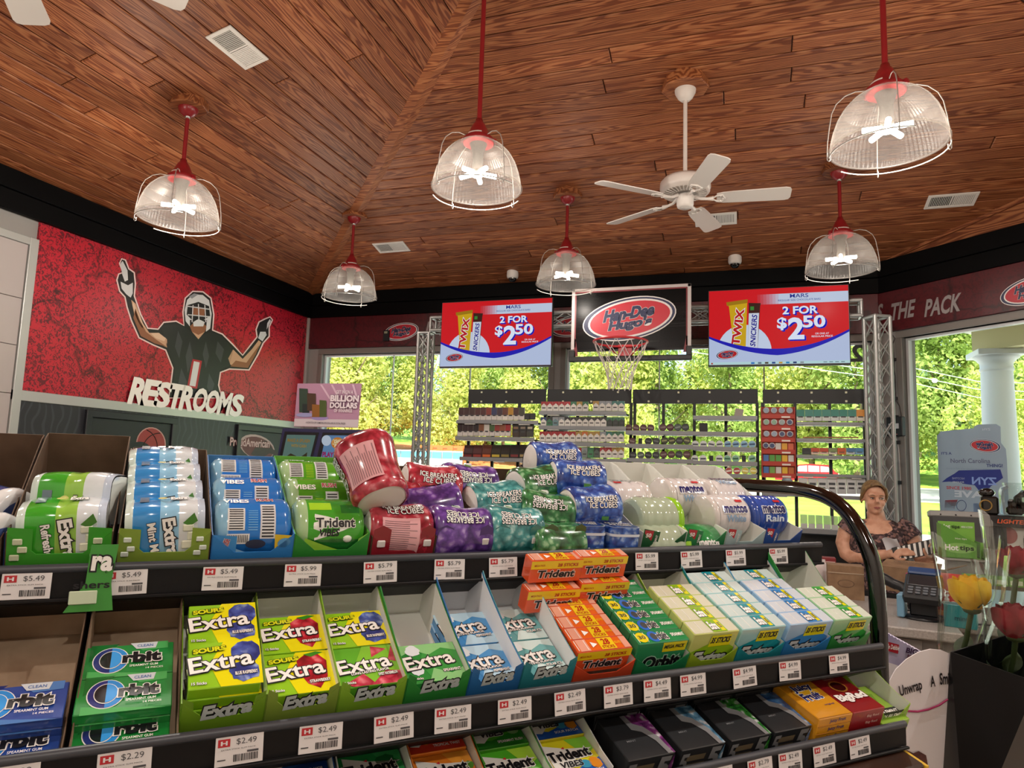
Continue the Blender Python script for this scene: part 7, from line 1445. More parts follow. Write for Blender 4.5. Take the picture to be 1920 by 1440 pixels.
mb = MB(); mb.box((0, 0, 0), (.26, .14, .006), HG2); mb.box((0, 0, 0), (.26, .004, .05), paint('#a9c87a', .45)); mb.box((0, .136, 0), (.26, .14, .09), HG2); mb.obj('tray_body', root)
for k in range(2): mb = MB(); mb.cbox((.01 + .12 * k, -.001, .01), (.11 + .12 * k, .0, .046), paint('#cfe0b0', .45), .0005); mb.text('Hot tips', paint('#4a7a2a', .45), frame((.06 + .12 * k, -.0015, .028), (1, 0, 0), (0, 0, 1), (0, -1, 0)), h=.014, w=.07, bold=.02); mb.obj('label', root)
for k in range(6): mb = MB(); mb.cbox((.015 + .04 * k, .02, .006), (.048 + .04 * k, .12, .06), paint(('#d5dcc0', '#b8c8a0')[k % 2], .4), .002); mb.obj('packet', root)
# energy shot bottles in a tray
root = empty('shot_tray', RM @ T3(.34, .16, .166), 'tray of small red shot bottles with white caps', 'tray')
mb = MB(); mb.box((0, 0, 0), (.24, .1, .045), paint('#c9b03a', .45)); mb.poly([(0, -.001, .0), (.24, -.001, 0), (.24, -.001, .02), (.0, -.001, .045)], paint('#b8302a', .45)); mb.obj('tray_body', root)
for k in range(6): mb = MB(); mb.lathe([(0, .02), (.017, .02), (.017, .085), (.012, .095)], 14, paint('#a3262a', .35)); mb.lathe([(.013, .095), (.013, .115), (0, .115)], 14, paint('#d8d5d0', .4)); tag(mb.obj('shot_bottle', None, RM @ T3(.36 + .038 * k, .2, .19)), 'small red shot bottle with white cap, %s in the tray' % ORD[k], 'bottle', 'red shot bottles')
# till monitor seen from behind
mp = at(1794, 1003, 4.6); MM = frame(mp, cd, cn, (0, 0, 1)) @ RZ(10) @ RX(-12)
root = empty('till_monitor', MM, 'dark till monitor seen from behind with a pale top edge', 'monitor')
mb = MB(); mb.cbox((-.15, -.02, -.135), (.15, .03, .14), paint('#2c2b2b', .45), .012); mb.obj('case', root); mb = MB(); mb.cbox((-.155, -.024, .115), (.155, .035, .155), paint('#8f8d8b', .35), .006); mb.obj('top_edge', root)
mb = MB(); mb.cbox((-.06, -.03, .02), (.06, -.019, .085), paint('#5a5856', .3), .008); mb.text('PHILIPS', paint('#a5a3a0', .4), frame((0, -.0305, .06), (1, 0, 0), (0, 0, 1), (0, -1, 0)), h=.012, w=.06) if False else None; mb.obj('badge', root)
for x in (-.09, 0, .09): MB().ball((x, -.025, .128), .005, BLACK, 8, 5).obj('screw', root)
mb = MB(); mb.cbox((-.03, 0, -(mp.z - CZ)), (.03, .04, -.1), PL, .006); mb.cbox((-.1, -.06, -(mp.z - CZ)), (.1, .1, -(mp.z - CZ) + .015), PL, .004); mb.obj('stand', root)
# lighter box and clear jar
lp = at(1893, 985, 3.75); LM = frame((lp.x, lp.y, lp.z), cd, cn, (0, 0, 1)) @ RZ(-4)
root = empty('lighter_display', LM, 'black lighter display box with orange lettering on the riser', 'display box')
mb = MB(); mb.cbox((-.12, -.02, -.01), (.14, .1, .05), paint('#141112', .35), .003); mb.box((-.11, 0, -.13), (-.015, .09, -.01), paint('#0e0d0e', .5)); mb.box((-.015, .02, -.13), (.14, .09, -.01), paint('#b9b5b0', .45)); mb.obj('box_body', root)
mb = MB(); mb.text('LIGHTERS', paint('#c8501e', .45), frame((.02, -.0205, .02), (1, 0, 0), (0, 0, 1), (0, -1, 0)), h=.022, w=.15, bold=.02, shear=.2); mb.ell(.04, .045, paint('#8a4a48', .5), frame((-.005, .0185, -.055), (1, 0, 0), (0, 0, 1), (0, -1, 0)), n=20); mb.obj('lettering', root)
mb = MB(); mb.box((-.1, .02, lp.z * 0 - .2), (.1, .09, -.13), paint('#8a8886', .4)); mb.obj('foot', root)
for k, c_ in enumerate(('#17181a', '#1c2a4a', '#141416', '#c8a82a', '#a8282a')): mb = MB(); mb.cbox((-.006, -.006, 0), (.006, .006, .07), paint(c_, .3), .003); mb.cbox((-.006, -.004, .07), (.006, .004, .082), STEEL, .001); tag(mb.obj('lighter', None, LM @ T3(.06 + .02 * k, -.03, -.13)), '%s lighter standing before the lighter box, %s from the rose' % (('black', 'navy', 'black', 'yellow', 'red')[k], ORD[k]), 'lighter', 'lighters by the box')
CLR = glassmat('clear_plastic', '#eef2f0', .12)
root = empty('clear_jar', LM @ T3(.06, .04, .05), 'clear plastic jar of black-wrapped sweets on the lighter box', 'jar')
mb = MB(); mb.lathe([(0, 0), (.085, 0), (.095, .01), (.098, .13), (.09, .15), (.075, .16), (.08, .17), (.08, .178)], 28, CLR); mb.obj('jar_body', root)
for k, (x, y, z, s_) in enumerate(((-.03, -.02, .03, .04), (.03, -.02, .04, .045), (0, .02, .06, .05), (-.03, -.01, .09, .04), (.035, 0, .1, .04), (0, -.02, .12, .035))): mb = MB(); mb.cbox((x - s_, y - s_ * .5, z - s_ * .6), (x + s_, y + s_ * .5, z + s_ * .6), gl_('#14110f', .2), .012); tag(mb.obj('wrapped_sweet', None, LM @ T3(.06, .04, .05) @ RZ(20 * k)), 'black wrapped sweet in the clear jar, %s from the bottom' % ORD[k], 'sweet', 'black sweets in the jar')
mb = MB(); mb.cbox((-.03, 0, 0), (.05, .08, .1), paint('#1a1512', .3), .01); mb.tube([(-.01 + .028 * math.cos(2 * PI * i / 16), -.002, .05 + .028 * math.sin(2 * PI * i / 16)) for i in range(16)], .004, paint('#8a6a2a', .4), 5, closed=True); mb.ball((0, .03, .12), (.04, .03, .025), gl_('#14110f', .2), 12, 8); tag(mb.obj('black_gift_pack', None, LM @ T3(-.09, .03, .05)), 'black and gold gift pack next to the clear jar', 'gift pack')
# behind the candy rack: paper roll, red box, carton
mb = MB(); mb.lathe([(.02, 0), (.075, 0), (.075, .17), (.02, .17)], 28, paint('#cfc2c0', .7)); mb.box((.05, -.03, .0), (.09, .02, .15), paint('#d4cdcc', .7)); cput(mb, 'paper_roll', 1521, 1106, 'pale paper roll standing behind the end of the gum rack', 'paper roll', 10)
mb = MB(); mb.cbox((-.035, 0, 0), (.035, .07, .18), paint('#7a2428', .5), .003); mb.box((-.03, -.001, .12), (.03, 0, .16), paint('#c9a9a4', .5)); mb.box((-.03, -.001, .02), (.03, 0, .08), paint('#3a1a16', .5)); cput(mb, 'red_carton', 1556, 1108, 'narrow dark red carton beside the paper roll', 'carton', 5)
mb = MB(); mb.box((-.085, 0, 0), (.085, .12, .17), KB); mb.ell(.04, .02, paint('#5f4a38', .8), frame((0, -.001, .08), (1, 0, 0), (0, 0, 1), (0, -1, 0)), n=20); mb.ell(.036, .017, KB, frame((0, -.0014, .08), (1, 0, 0), (0, 0, 1), (0, -1, 0)), n=20); mb.box((-.085, -.002, .13), (.085, 0, .135), paint('#a8937c', .6)); cput(mb, 'cardboard_box', 1587, 1124, 'plain cardboard box with an oval stamp between the paper roll and the clerk', 'box', 4)

# ================================================================ window poster seen from behind
PM = frame(onD(1822, 890, DW + .055), DU, (0, 0, 1), -DN)
def pq(x, y): return PM.inverted() @ onD(x, y, DW + .055)
root = empty('window_poster', PM, 'bottle-shaped blue-grey poster on the diagonal window reading North Carolina thing', 'poster')
P1, P2, P3, PB = paint('#8ea2b4', .5), paint('#aab6c0', .5), paint('#7f94a8', .5), paint('#22307f', .45)
out = [(1757, 817), (1764, 809), (1826, 803), (1826, 800), (1834, 796), (1868, 795), (1876, 800), (1877, 830), (1886, 842), (1888, 862), (1893, 985), (1764, 990)]
mb = MB(); mb.poly([pq(x, y) for x, y in out], P1, th=.002); mb.obj('sheet', root)
def pd(pts, m, z=.001): mb.poly([tuple(pq(x, y) + Vector((0, 0, z))) for x, y in pts], m)
def pt(t_, x, y, w_, h_, m, **k): q_ = pq(x, y); mb.text(t_, m, T3(q_.x, q_.y, .003) @ k.pop('rot', Matrix()), w=w_, h=h_, **k)
mb = MB(); pd([(1759, 818), (1765, 811), (1826, 805), (1828, 850), (1800, 856), (1760, 860)], P2); pd([(1828, 802), (1874, 801), (1875, 808), (1828, 810)], P3, .0015); pd([(1828, 813), (1875, 811), (1875, 822), (1828, 824)], P3, .0015); pd([(1830, 855), (1872, 851), (1872, 858), (1830, 862)], P3, .0015); pd([(1770, 874), (1878, 868), (1878, 882), (1770, 888)], paint('#b9bfbe', .5), .0015)
pd([(1764, 832), (1777, 831), (1778, 850), (1765, 851)], paint('#9fb0bd', .5), .0015); pd([(1783, 830), (1806, 829), (1807, 852), (1784, 853)], paint('#9fb0bd', .5), .0015)
pd([(1766, 904), (1776, 896), (1790, 888), (1798, 882), (1876, 880), (1881, 896), (1870, 904), (1858, 912), (1851, 921), (1845, 925), (1839, 924), (1828, 910), (1806, 907), (1796, 904), (1780, 903)], PB, .0022)
oval_sign(mb, T3(pq(1847, 836).x, pq(1847, 836).y, .002), .235, mirror=True, white=paint('#c5ccd2', .5), red=paint('#b3303a', .5), navy=paint('#22305f', .5), z=.0005)
nv2 = paint('#2a3a74', .5); gw = paint('#b9c6d2', .5)
pt("IT'S A", 1775, 850, .085, .022, nv2, bold=.02); pt('North Carolina', 1819, 864, .31, .036, paint('#5a5f7a', .5)); pt('THING!', 1865, 873, .12, .026, nv2, bold=.03); pt('SINCE 1980', 1798, 915, .2, .026, paint('#b0404a', .5), bold=.02)
pt('NICOTINE', 1797, 897, .1, .017, paint('#8f9ac0', .5), mirror=True); pt('POUCHES', 1797, 904, .09, .014, gw, mirror=True); pt('ZYN', 1846, 902, .19, .06, paint('#7f9ad8', .5), bold=.03, mirror=True); pt('SAVE', 1823, 927, .28, .055, gw, bold=.04, mirror=True); pt('ZYN', 1850, 805, .06, .018, gw, mirror=True); pt('nicotine products may only sell to adults', 1816, 879, .36, .014, P3, mirror=True)
pd([(1772, 938), (1796, 937), (1790, 955), (1771, 957)], paint('#a83a44', .5), .002); pd([(1825, 944), (1850, 943), (1850, 966), (1826, 967)], paint('#7f9ac0', .5), .002); pd([(1860, 947), (1872, 946), (1872, 952), (1860, 953)], paint('#b0505a', .5), .002)
for pts in (ring(1803, 948, 9, 10, 18),): mb.tube([tuple(pq(x, y) + Vector((0, 0, .003))) for x, y in pts], .002, nv2, 4, closed=True)
mb.obj('print', root)

# ================================================================ rose stand and wrappers at the near right
def sheet(pix, t, mat, th=.0015, back=None, mb=None):
    b = mb or MB(); b.poly([at(x, y, tt) for (x, y), tt in zip(pix, t)], mat, th=th, back=back); return b
CARD = paint('#dcd8dc', .5); BKT = paint('#0d0d10', .35)
# black tapered bucket, top rim and corners at real places
bt = [at(1782, 1222, 1.52), at(1945, 1280, 1.40), at(2110, 1215, 1.52), at(1950, 1170, 1.64)]
cc = sum(bt, Vector()) / 4; bb = [at(1755, 1600, 1.56), at(1812, 1615, 1.47)]; bb = [Vector((p.x, p.y, cc.z - .42)) for p in bb]; bb += [bb[1] + (bt[2] - bt[1]) * .7, bb[0] + (bt[3] - bt[0]) * .7]; bb = [Vector((p.x, p.y, cc.z - .42)) for p in bb]
root = empty('rose_bucket', T3(cc.x, cc.y, cc.z - .42), 'black tapered flower bucket with a white card front', 'bucket'); IT = T3(-cc.x, -cc.y, -(cc.z - .42))
mb = MB()
for i in range(4):
    j = (i + 1) % 4; mb.poly([bt[i], bb[i], bb[j], bt[j]], BKT, IT, th=.003)
mb.poly(bb, BKT, IT, th=.003); mb.obj('bucket', root)
b5 = bb[0] * .5 + bb[2] * .5; mb = MB(); mb.rod(b5, b5 - Vector((0, 0, b5.z)), .05, BLACK, 12, IT); mb.lathe([(0, 0), (.16, 0), (.16, .012), (0, .02)], 24, BLACK, IT @ T3(b5.x, b5.y, 0)); mb.obj('post', root)
# white card with rounded head, folded along its right edge
wp = [(1768, 1450), (1640, 1450), (1652, 1380), (1651, 1345), (1656, 1330), (1661, 1320), (1662, 1300), (1668, 1277), (1680, 1255), (1700, 1236), (1722, 1223), (1745, 1217), (1765, 1219), (1782, 1226)]
mb = MB(); cd_t = lambda x: 1.48 + .0004 * (x - 1640)
mb.poly([at(x, y, cd_t(x) - .01) for x, y in wp][::-1], CARD, IT, th=.002); cardo = mb.obj('card_front', root)
def wr(px_, py_, z=.012): return at(px_, py_, cd_t(px_) - z)
mb = MB(); u_ = (wr(1780, 1300) - wr(1680, 1300)).normalized(); cN = u_.cross(Vector((0, 0, 1))).normalized(); cN = cN if cN.dot(EYE - wr(1720, 1300)) > 0 else -cN
def ct_(t_, x, y, w_, h_, m, rz=0., **k): mb.text(t_, m, IT @ frame(wr(x, y) + cN * .0015, u_, (0, 0, 1), cN) @ RZ(rz), w=w_, h=h_, **k)
ct_('Unwrap', 1707, 1292, .062, .028, paint('#1a1418', .5), 14, bold=.025); ct_('A', 1748, 1277, .013, .023, paint('#1a1418', .5), 6, bold=.025); ct_('Smi', 1770, 1272, .027, .025, paint('#1a1418', .5), 4, bold=.025)
mb.obj('lettering', cardo); mb = MB(); MAG = paint('#9a2458', .5); mb.tube([IT @ (wr(x, y) + cN * .001) for x, y in ((1677, 1320), (1686, 1328), (1700, 1333), (1720, 1334), (1740, 1330), (1760, 1322), (1776, 1311))], .0022, MAG, 6); mb.tube([IT @ (wr(x, y) + cN * .001) for x, y in ((1681, 1310), (1677, 1318), (1673, 1327))], .002, MAG, 6)
mb.obj('smile_line', cardo); mb = MB(); mb.poly([IT @ (wr(x, y) + cN * .0008) for x, y in ((1684, 1450), (1690, 1412), (1700, 1406), (1712, 1412), (1722, 1408), (1736, 1416), (1742, 1450))], noisemat('chocolate_print', [(.3, '#4a2a2a'), (.7, '#6a4038')], 90, rough=.6)); mb.obj('print', cardo)
mb = MB(); mb.ball(wr(1680, 1345) + cN * .004, .0055, paint('#d8d2c4', .4), 12, 8, IT); mb.obj('push_pin', cardo)
# roses
def rose(p, r_, c1, c2, lean, label, stem_to):
    root = empty('rose', T3(p), label, 'rose', 'wrapped roses'); q = random.Random(int(p.x * 1000)); PT = noisemat('petal_' + c1.strip('#'), [(.3, c1), (.7, c2)], 30, rough=.55)
    for k in range(13):
        a = k * 2.4; lay = k / 12; rr_ = r_ * (.28 + .72 * lay); h_ = r_ * (1.9 - .25 * lay); mb = MB()
        def fn(s, t, a=a, rr_=rr_, h_=h_, lay=lay):
            th = a + (s - .5) * (2.4 - .6 * lay); prof = math.sin(PI * (.1 + .6 * t)); rad = rr_ * (prof + .05) * (1 + lay * max(0, t - .8) * 1.3)
            z = -r_ * .9 + h_ * t * (1 - .22 * (2 * s - 1) ** 2 * t); return (rad * math.cos(th), rad * math.sin(th), z)
        mb.grid(fn, 8, 7, PT); mb.obj('petal', root)
    GN = paint('#3a4a24', .6); GL = noisemat('rose_leaf', [(.3, '#2a3a1c'), (.7, '#445530')], 40, rough=.5)
    mb = MB(); e_ = Vector(stem_to) - p; mb.tube([(0, 0, -r_ * .8), (e_.x * .3 + .004, e_.y * .3, e_.z * .4), tuple(e_)], [.006, .0055, .006], GN, 8); mb.ball((0, 0, -r_ * .85), (r_ * .45, r_ * .45, r_ * .25), GN, 12, 8); mb.obj('stem', root)
    for k in range(5): a = 2 * PI * k / 5; mb = MB(); mb.poly([(r_ * .3 * math.cos(a - .3), r_ * .3 * math.sin(a - .3), -r_ * .85), (r_ * .3 * math.cos(a + .3), r_ * .3 * math.sin(a + .3), -r_ * .85), (r_ * .95 * math.cos(a), r_ * .95 * math.sin(a), -r_ * .35)], GN, th=.001); mb.obj('sepal', root)
    for k in range(3):
        mb = MB(); b0 = e_ * (.55 + .13 * k); a = 2.2 * k + .6; L_ = r_ * 1.5
        def lf(s, t, b0=b0, a=a, L_=L_): w_ = math.sin(PI * t) ** .8 * L_ * .38 * (2 * s - 1); return (b0.x + math.cos(a) * L_ * t * .55 - math.sin(a) * w_, b0.y + math.sin(a) * L_ * t * .55 + math.cos(a) * w_, b0.z + L_ * t * .75 - abs(2 * s - 1) * .004)
        mb.grid(lf, 4, 6, GL); mb.obj('leaf', root)
    # clear sleeve: crinkled open cone
    mb = MB(); H0, H1 = e_.z * 1.02, r_ * 2.6
    def sl(s, t):
        th = 2 * PI * s; rad = (.018 + (r_ * 1.75 - .018) * t ** .8) * (1 + .07 * math.sin(9 * th + 3 * t) + .05 * math.sin(17 * th)); zz = H0 + (H1 - H0) * t + .02 * t * math.sin(3 * th); f = (zz / e_.z) if zz < 0 else 0
        return (e_.x * f + rad * math.cos(th), e_.y * f + rad * math.sin(th), zz)
    mb.grid(sl, 40, 12, SLEEVE, wrap=True); mb.obj('clear_sleeve', root)
SLEEVE = glassmat('cellophane', '#fafdfb', .12, .05)
bc = sum(bb, Vector()) / 4 + Vector((0, 0, .25))
rose(at(1821, 1112, 1.56), .042, '#dca414', '#f4cc38', 0, 'yellow rose in a clear sleeve standing in the black bucket', bc + Vector((-.06, 0, .02)))
rose(at(1905, 1052, 1.6), .036, '#74141f', '#9c2433', 0, 'upper dark red rose in a clear sleeve at the picture edge', bc + Vector((.03, .02, .03)))
rose(at(1903, 1165, 1.5), .04, '#74161f', '#9c2a36', 0, 'lower dark red rose in a clear sleeve near the bucket rim', bc + Vector((.04, -.02, .02)))
# snack cake bag behind the tube
mb = MB(); zz_ = []
for i in range(24): zz_.append((1657 + i * 3.2, 1183 + i * 1.75 + (0 if i % 2 else 2.2)))
pts = [(1652, 1300), (1652, 1186)] + zz_ + [(1734, 1300)]
BGM = noisemat('lilac_wrapper', [(.3, '#8f86ae'), (.7, '#cfc8d8')], 9, rough=.3); b0 = at(1690, 1300, 1.78)
root = empty('snack_cake_bag', T3(b0), 'lilac snack cake bag with zigzag top beside the black tube', 'snack bag'); IB_ = T3(-b0)
mb.poly([at(x, y, 1.78) for x, y in pts][::-1], BGM, IB_, th=.03); mb.obj('wrapper', root)
mb = MB(); fr_ = frame(at(1672, 1213, 1.776), RT, UP); mb.poly([at(1654, 1203, 1.777), at(1654, 1217, 1.777), at(1684, 1226, 1.777), at(1686, 1209, 1.777), at(1668, 1204, 1.777)], paint('#a3202e', .4), IB_); mb.text('Little Debbie', WTX, IB_ @ fr_ @ RZ(-10), w=.04, h=.012, bold=.02); mb.text('BIG', paint('#3a1f44', .4), IB_ @ frame(at(1710, 1221, 1.776), RT, UP) @ RZ(-12), w=.03, h=.014, bold=.04); mb.text('JOY', paint('#5a1f34', .4), IB_ @ frame(at(1710, 1233, 1.776), RT, UP) @ RZ(-12), w=.028, h=.012, bold=.04); mb.poly([at(1654, 1238, 1.777), at(1690, 1250, 1.777), at(1684, 1280, 1.777), at(1654, 1290, 1.777)], paint('#e0dade', .4), IB_); mb.obj('print', root)
# hanging stand for the bag: rests on a low display carton
bz = b0.z; mb = MB(); mb.cbox((-.09, -.02, -bz), (.12, .12, -.005), paint('#26242a', .6), .004); tag(mb.obj('floor_display', None, T3(b0)), 'dark floor display stand under the lilac snack bag', 'display stand')
# speckled red and tan bag at the lower picture corner
SPK = noisemat('red_speckle_print', [(.46, '#a8242e'), (.54, '#c9a58c')], 55, detail=3, rough=.5, dist=.6); c0 = at(1915, 1440, 1.95)
root = empty('speckled_carton', T3(c0), 'tan carton with red speckle print and a red corner stripe behind the bucket', 'carton'); mb = MB(); IS = T3(-c0)
mb.poly([at(1850, 1470, 1.95), at(2040, 1470, 1.95), at(2040, 1265, 1.95), at(1925, 1265, 1.95)], SPK, IS, th=.06); mb.obj('carton_body', root); mb = MB(); mb.poly([at(1866, 1445, 1.944), at(1874, 1450, 1.944), at(1906, 1450, 1.944), at(1890, 1396, 1.944)], paint('#a80f1e', .45), IS, th=.001); mb.obj('stripe', root)
mb = MB(); mb.cbox((-.1, -.02, -c0.z), (.15, .14, -.05), paint('#3a3432', .6), .004); tag(mb.obj('floor_display', None, T3(c0)), 'low stand carrying the speckled carton', 'display stand')

# ================================================================ lottery display by the left window
lp0 = onY(617, 760, 5.0)
def ly(x, y): return onY(x, y, 5.0)
LO = ly(600, 870); root = empty('lottery_display', T3(LO.x, 5.0, LO.z), 'lottery ticket display case with two lit panels and a pink poster on top', 'lottery display'); IL = T3(-LO.x, -5.0, -LO.z)
PUR = paint('#2c2c52', .45)
mb = MB(); mb.poly([ly(x, y) for x, y in ((530, 803), (684, 806), (684, 900), (512, 900))][::-1], PUR, IL, th=.08); mb.obj('case', root)
def lq(pts, m, z): mb.poly([IL @ onY(x, y, 5.0 - z) for x, y in pts], m)
mb = MB(); lq(((534, 809), (598, 811), (582, 872), (520, 872)), paint('#16161c', .4), .004); lq(((605, 811), (680, 812), (676, 880), (590, 876)), paint('#16161c', .4), .004)
lq(((538, 815), (592, 816), (578, 872), (526, 872)), scr('#6f8f86', .55), .007); lq(((611, 816), (672, 817), (668, 880), (598, 876)), scr('#6f9ac8', .6), .007)
def lt(t_, x, y, w_, h_, m, rz=-1, **k): p = IL @ onY(x, y, 4.985); mb.text(t_, m, frame(p, (1, 0, 0), (0, 0, 1), (0, -1, 0)) @ RZ(rz), w=w_, h=h_, **k)
lt('MAKE A SPLASH', 560, 826, .22, .03, scr('#a8823a', .6), bold=.03); lt('WITH CASH', 560, 836, .15, .025, scr('#b8923a', .6), bold=.03); lt('CASH POP', 633, 829, .1, .05, scr('#e8d8a0', .7), bold=.03)
lq(ring(633, 831, 12, 11), scr('#d8842a', .7), .009); lt('CASH', 633, 828, .07, .025, scr('#fff0d0', .7), bold=.03); lt('POP', 633, 836, .06, .025, scr('#fff0d0', .7), bold=.03); lt('PLAY NOW', 628, 853, .24, .045, scr('#a8286a', .6), bold=.05); lq(ring(612, 826, 9, 10), scr('#c9d8ea', .7), .009); lq(ring(660, 842, 11, 7), scr('#c9d8ea', .7), .009); lq(((528, 862), (545, 850), (562, 858), (576, 848), (574, 872), (526, 872)), scr('#4a3f2a', .5), .009); mb.obj('ticket_panels', root)
root = empty('lottery_poster', T3(ly(615, 800).x, 5.0, ly(615, 800).z), 'pink poster reading billion dollars above the ticket display', 'poster'); IL = T3(-ly(615, 800).x, -5.0, -ly(615, 800).z)
mb = MB(); mb.poly([ly(x, y) for x, y in ((558, 719), (678, 719), (671, 802), (551, 800))], paint('#b58aa6', .5), IL, th=-.004); mb.obj('sheet', root)
mb = MB()
for k in range(4): lq(((600 + 20 * k, 721), (604 + 20 * k, 721), (626 + 16 * k, 756), (622 + 16 * k, 756)), paint('#d8b8cc', .5), .005)
lq(((552, 785), (673, 787), (671, 801), (551, 799)), paint('#cfc4cc', .5), .005); PT_ = paint('#e8dde4', .5)
lt('GET IN ON A', 646, 735, .16, .03, PT_, bold=.02); lt('BILLION', 646, 747, .27, .055, PT_, bold=.05, outline=paint('#7a5a74', .5)); lt('DOLLARS', 644, 760, .26, .05, PT_, bold=.05, outline=paint('#7a5a74', .5)); lt('OF WINNINGS', 643, 770, .17, .028, PT_, bold=.02); lt('A SCRATCH-OFF GAME BILLION DOLLARS IN TOTAL PRIZES', 610, 793, .38, .014, paint('#3a3440', .5))
for x0, y0, x1, y1, c_ in ((561, 728, 577, 773, '#2f4438'), (576, 737, 592, 770, '#4a3426'), (585, 758, 599, 782, '#8a5a24'), (599, 750, 612, 782, '#4a5a2a'), (567, 757, 580, 774, '#1f2a2a')): lq(((x0, y0), (x1, y0 + 1), (x1, y1), (x0, y1)), paint(c_, .5), .007 + .0004 * (x0 - 560) / 10)
lq(ring(572, 778, 17, 4), paint('#9a9ac8', .5), .006); lq(ring(600, 784, 16, 4), paint('#9a8ac0', .5), .0065); mb.obj('print', root)
mb = MB(); z1 = ly(600, 895).z; mb.cbox((-.45, .0, -z1 - .0), (.27, .3, -.02), paint('#3a3634', .6), .006); tag(mb.obj('display_stand', None, T3(ly(600, 870).x, 5.0, z1)), 'dark cabinet under the lottery ticket display', 'cabinet')
mb = MB(); mb.lathe([(0, 0), (.05, 0), (.052, .05), (.06, .06)], 20, paint('#33302e', .6)); q = random.Random(3)
for k in range(160): a = q.uniform(0, 2 * PI); r_ = q.uniform(.01, .07); mb.rod((r_ * .8 * math.cos(a), r_ * .8 * math.sin(a), .05), (r_ * math.cos(a), r_ * math.sin(a), .1 + q.uniform(0, .05)), .003, paint('#4a4c48', .8), 3)
bp2 = ly(700, 845); tag(mb.obj('black_duster', None, T3(bp2.x, 5.05, bp2.z - .06)), 'dark bristly duster head standing beside the ticket display', 'duster')
mb = MB(); mb.cbox((-.08, -.06, -(bp2.z - .06)), (.08, .1, 0), paint('#3a3634', .6), .004); tag(mb.obj('low_cabinet', None, T3(bp2.x, 5.05, bp2.z - .06)), 'narrow dark cabinet under the bristly duster', 'cabinet')
# ================================================================ the clerk
WT = 5.1; wr0 = ray(1645, 960); wd_ = Vector((wr0.x, wr0.y, 0)).normalized(); wpos = EYE + wr0 * WT; WX = Vector((wd_.y, -wd_.x, 0))
WM = frame((wpos.x, wpos.y, 0), WX, wd_, (0, 0, 1)); root = empty('person', WM, 'person in a dark flowered blouse behind the counter, holding a striped booklet', 'person')
def zz(y): return 1.58 - (y - 893) / 255.
def skinmat():
    m, N, L, b = nodemat('skin'); n = N.new('ShaderNodeTexNoise'); n.inputs['Scale'].default_value = 18; L.new(coords(N, L), n.inputs[0]); r = ramp(N, [(.35, '#c28d72'), (.65, '#d8a88e')]); L.new(n.outputs[0], r.inputs[0]); L.new(r.outputs[0], b.inputs['Base Color']); b.inputs['Roughness'].default_value = .5; b.inputs['Subsurface Weight'].default_value = .05; return m
SKN = skinmat(); HC = Vector((-.02, -.0, 1.432)); HR = RZ(14)      # head centre, turned a little to the viewer's right
body = MB()
Hm = T3(HC) @ HR @ RX(4)
body.ball((0, .012, .03), (.076, .095, .088), SKN, 24, 16, Hm); body.ball((0, -.022, -.045), (.062, .066, .072), SKN, 20, 14, Hm); body.ball((0, -.048, -.088), (.032, .034, .026), SKN, 14, 10, Hm)
body.ball((.034, -.055, -.03), (.03, .028, .028), SKN, 14, 10, Hm); body.ball((-.034, -.055, -.03), (.03, .028, .028), SKN, 14, 10, Hm); body.ball((0, -.072, .03), (.06, .022, .022), SKN, 14, 10, Hm)
body.tube([(0, -.082, .018), (0, -.094, -.004), (0, -.106, -.022)], [.009, .012, .015], SKN, 10, Hm); body.ball((.012, -.09, -.026), .009, SKN, 8, 6, Hm); body.ball((-.012, -.09, -.026), .009, SKN, 8, 6, Hm)
for s_ in (-1, 1): body.ball((s_ * .08, .015, -.005), (.012, .02, .032), SKN, 10, 8, Hm)
body.tube([(-.015, .012, 1.34), (-.005, .02, 1.27), (.0, .02, 1.2)], [.058, .062, .085], SKN, 16)
def loft(mb, rings, mat, n=32, squ=.85):
    v = []; f = []
    for cx, cy_, z, rx, ry in rings:
        for i in range(n):
            a = 2 * PI * i / n; c, s_ = math.cos(a), math.sin(a); v.append((cx + rx * math.copysign(abs(c) ** squ, c), cy_ + ry * math.copysign(abs(s_) ** squ, s_), z))
    for j in range(len(rings) - 1):
        for i in range(n): f.append((j * n + i, j * n + (i + 1) % n, (j + 1) * n + (i + 1) % n, (j + 1) * n + i))
    f.append(tuple(range(n - 1, -1, -1))); f.append(tuple((len(rings) - 1) * n + i for i in range(n))); mb.add(v, f, mat, None, True); return mb
tor = [(.0, .02, .78, .185, .14), (.0, .02, .9, .19, .15), (.0, .01, 1.0, .18, .15), (.0, .0, 1.1, .178, .145), (.0, .01, 1.18, .17, .125), (.0, .02, 1.24, .145, .09), (-.002, .02, 1.275, .09, .065)]
loft(body, tor, SKN)
def hand(mb, M, curl, spread=1.):
    mb.ball((.045, 0, 0), (.048, .04, .016), SKN, 14, 10, M)
    for k, (y, L_) in enumerate(((-.03, .07), (-.01, .08), (.01, .076), (.029, .06))):
        a = R(curl * (.8 + .1 * k)); p = Vector((.08, y, 0)); pts = [tuple(p)]; an = 0
        for j in range(3): an += a; p = p + Vector((math.cos(an), (y * .25) * spread, -math.sin(an))) * (L_ / 3); pts.append(tuple(p))
        mb.tube(pts, [.0105, .0098, .009, .0078], SKN, 8, M); mb.ball(pts[-1], .0078, SKN, 8, 6, M)
    pts = [(.02, -.03, 0), (.045, -.058, .006), (.07, -.068, .012), (.09, -.066, .012)]; mb.tube(pts, [.015, .0125, .011, .009], SKN, 8, M); mb.ball(pts[-1], .009, SKN, 8, 6, M)
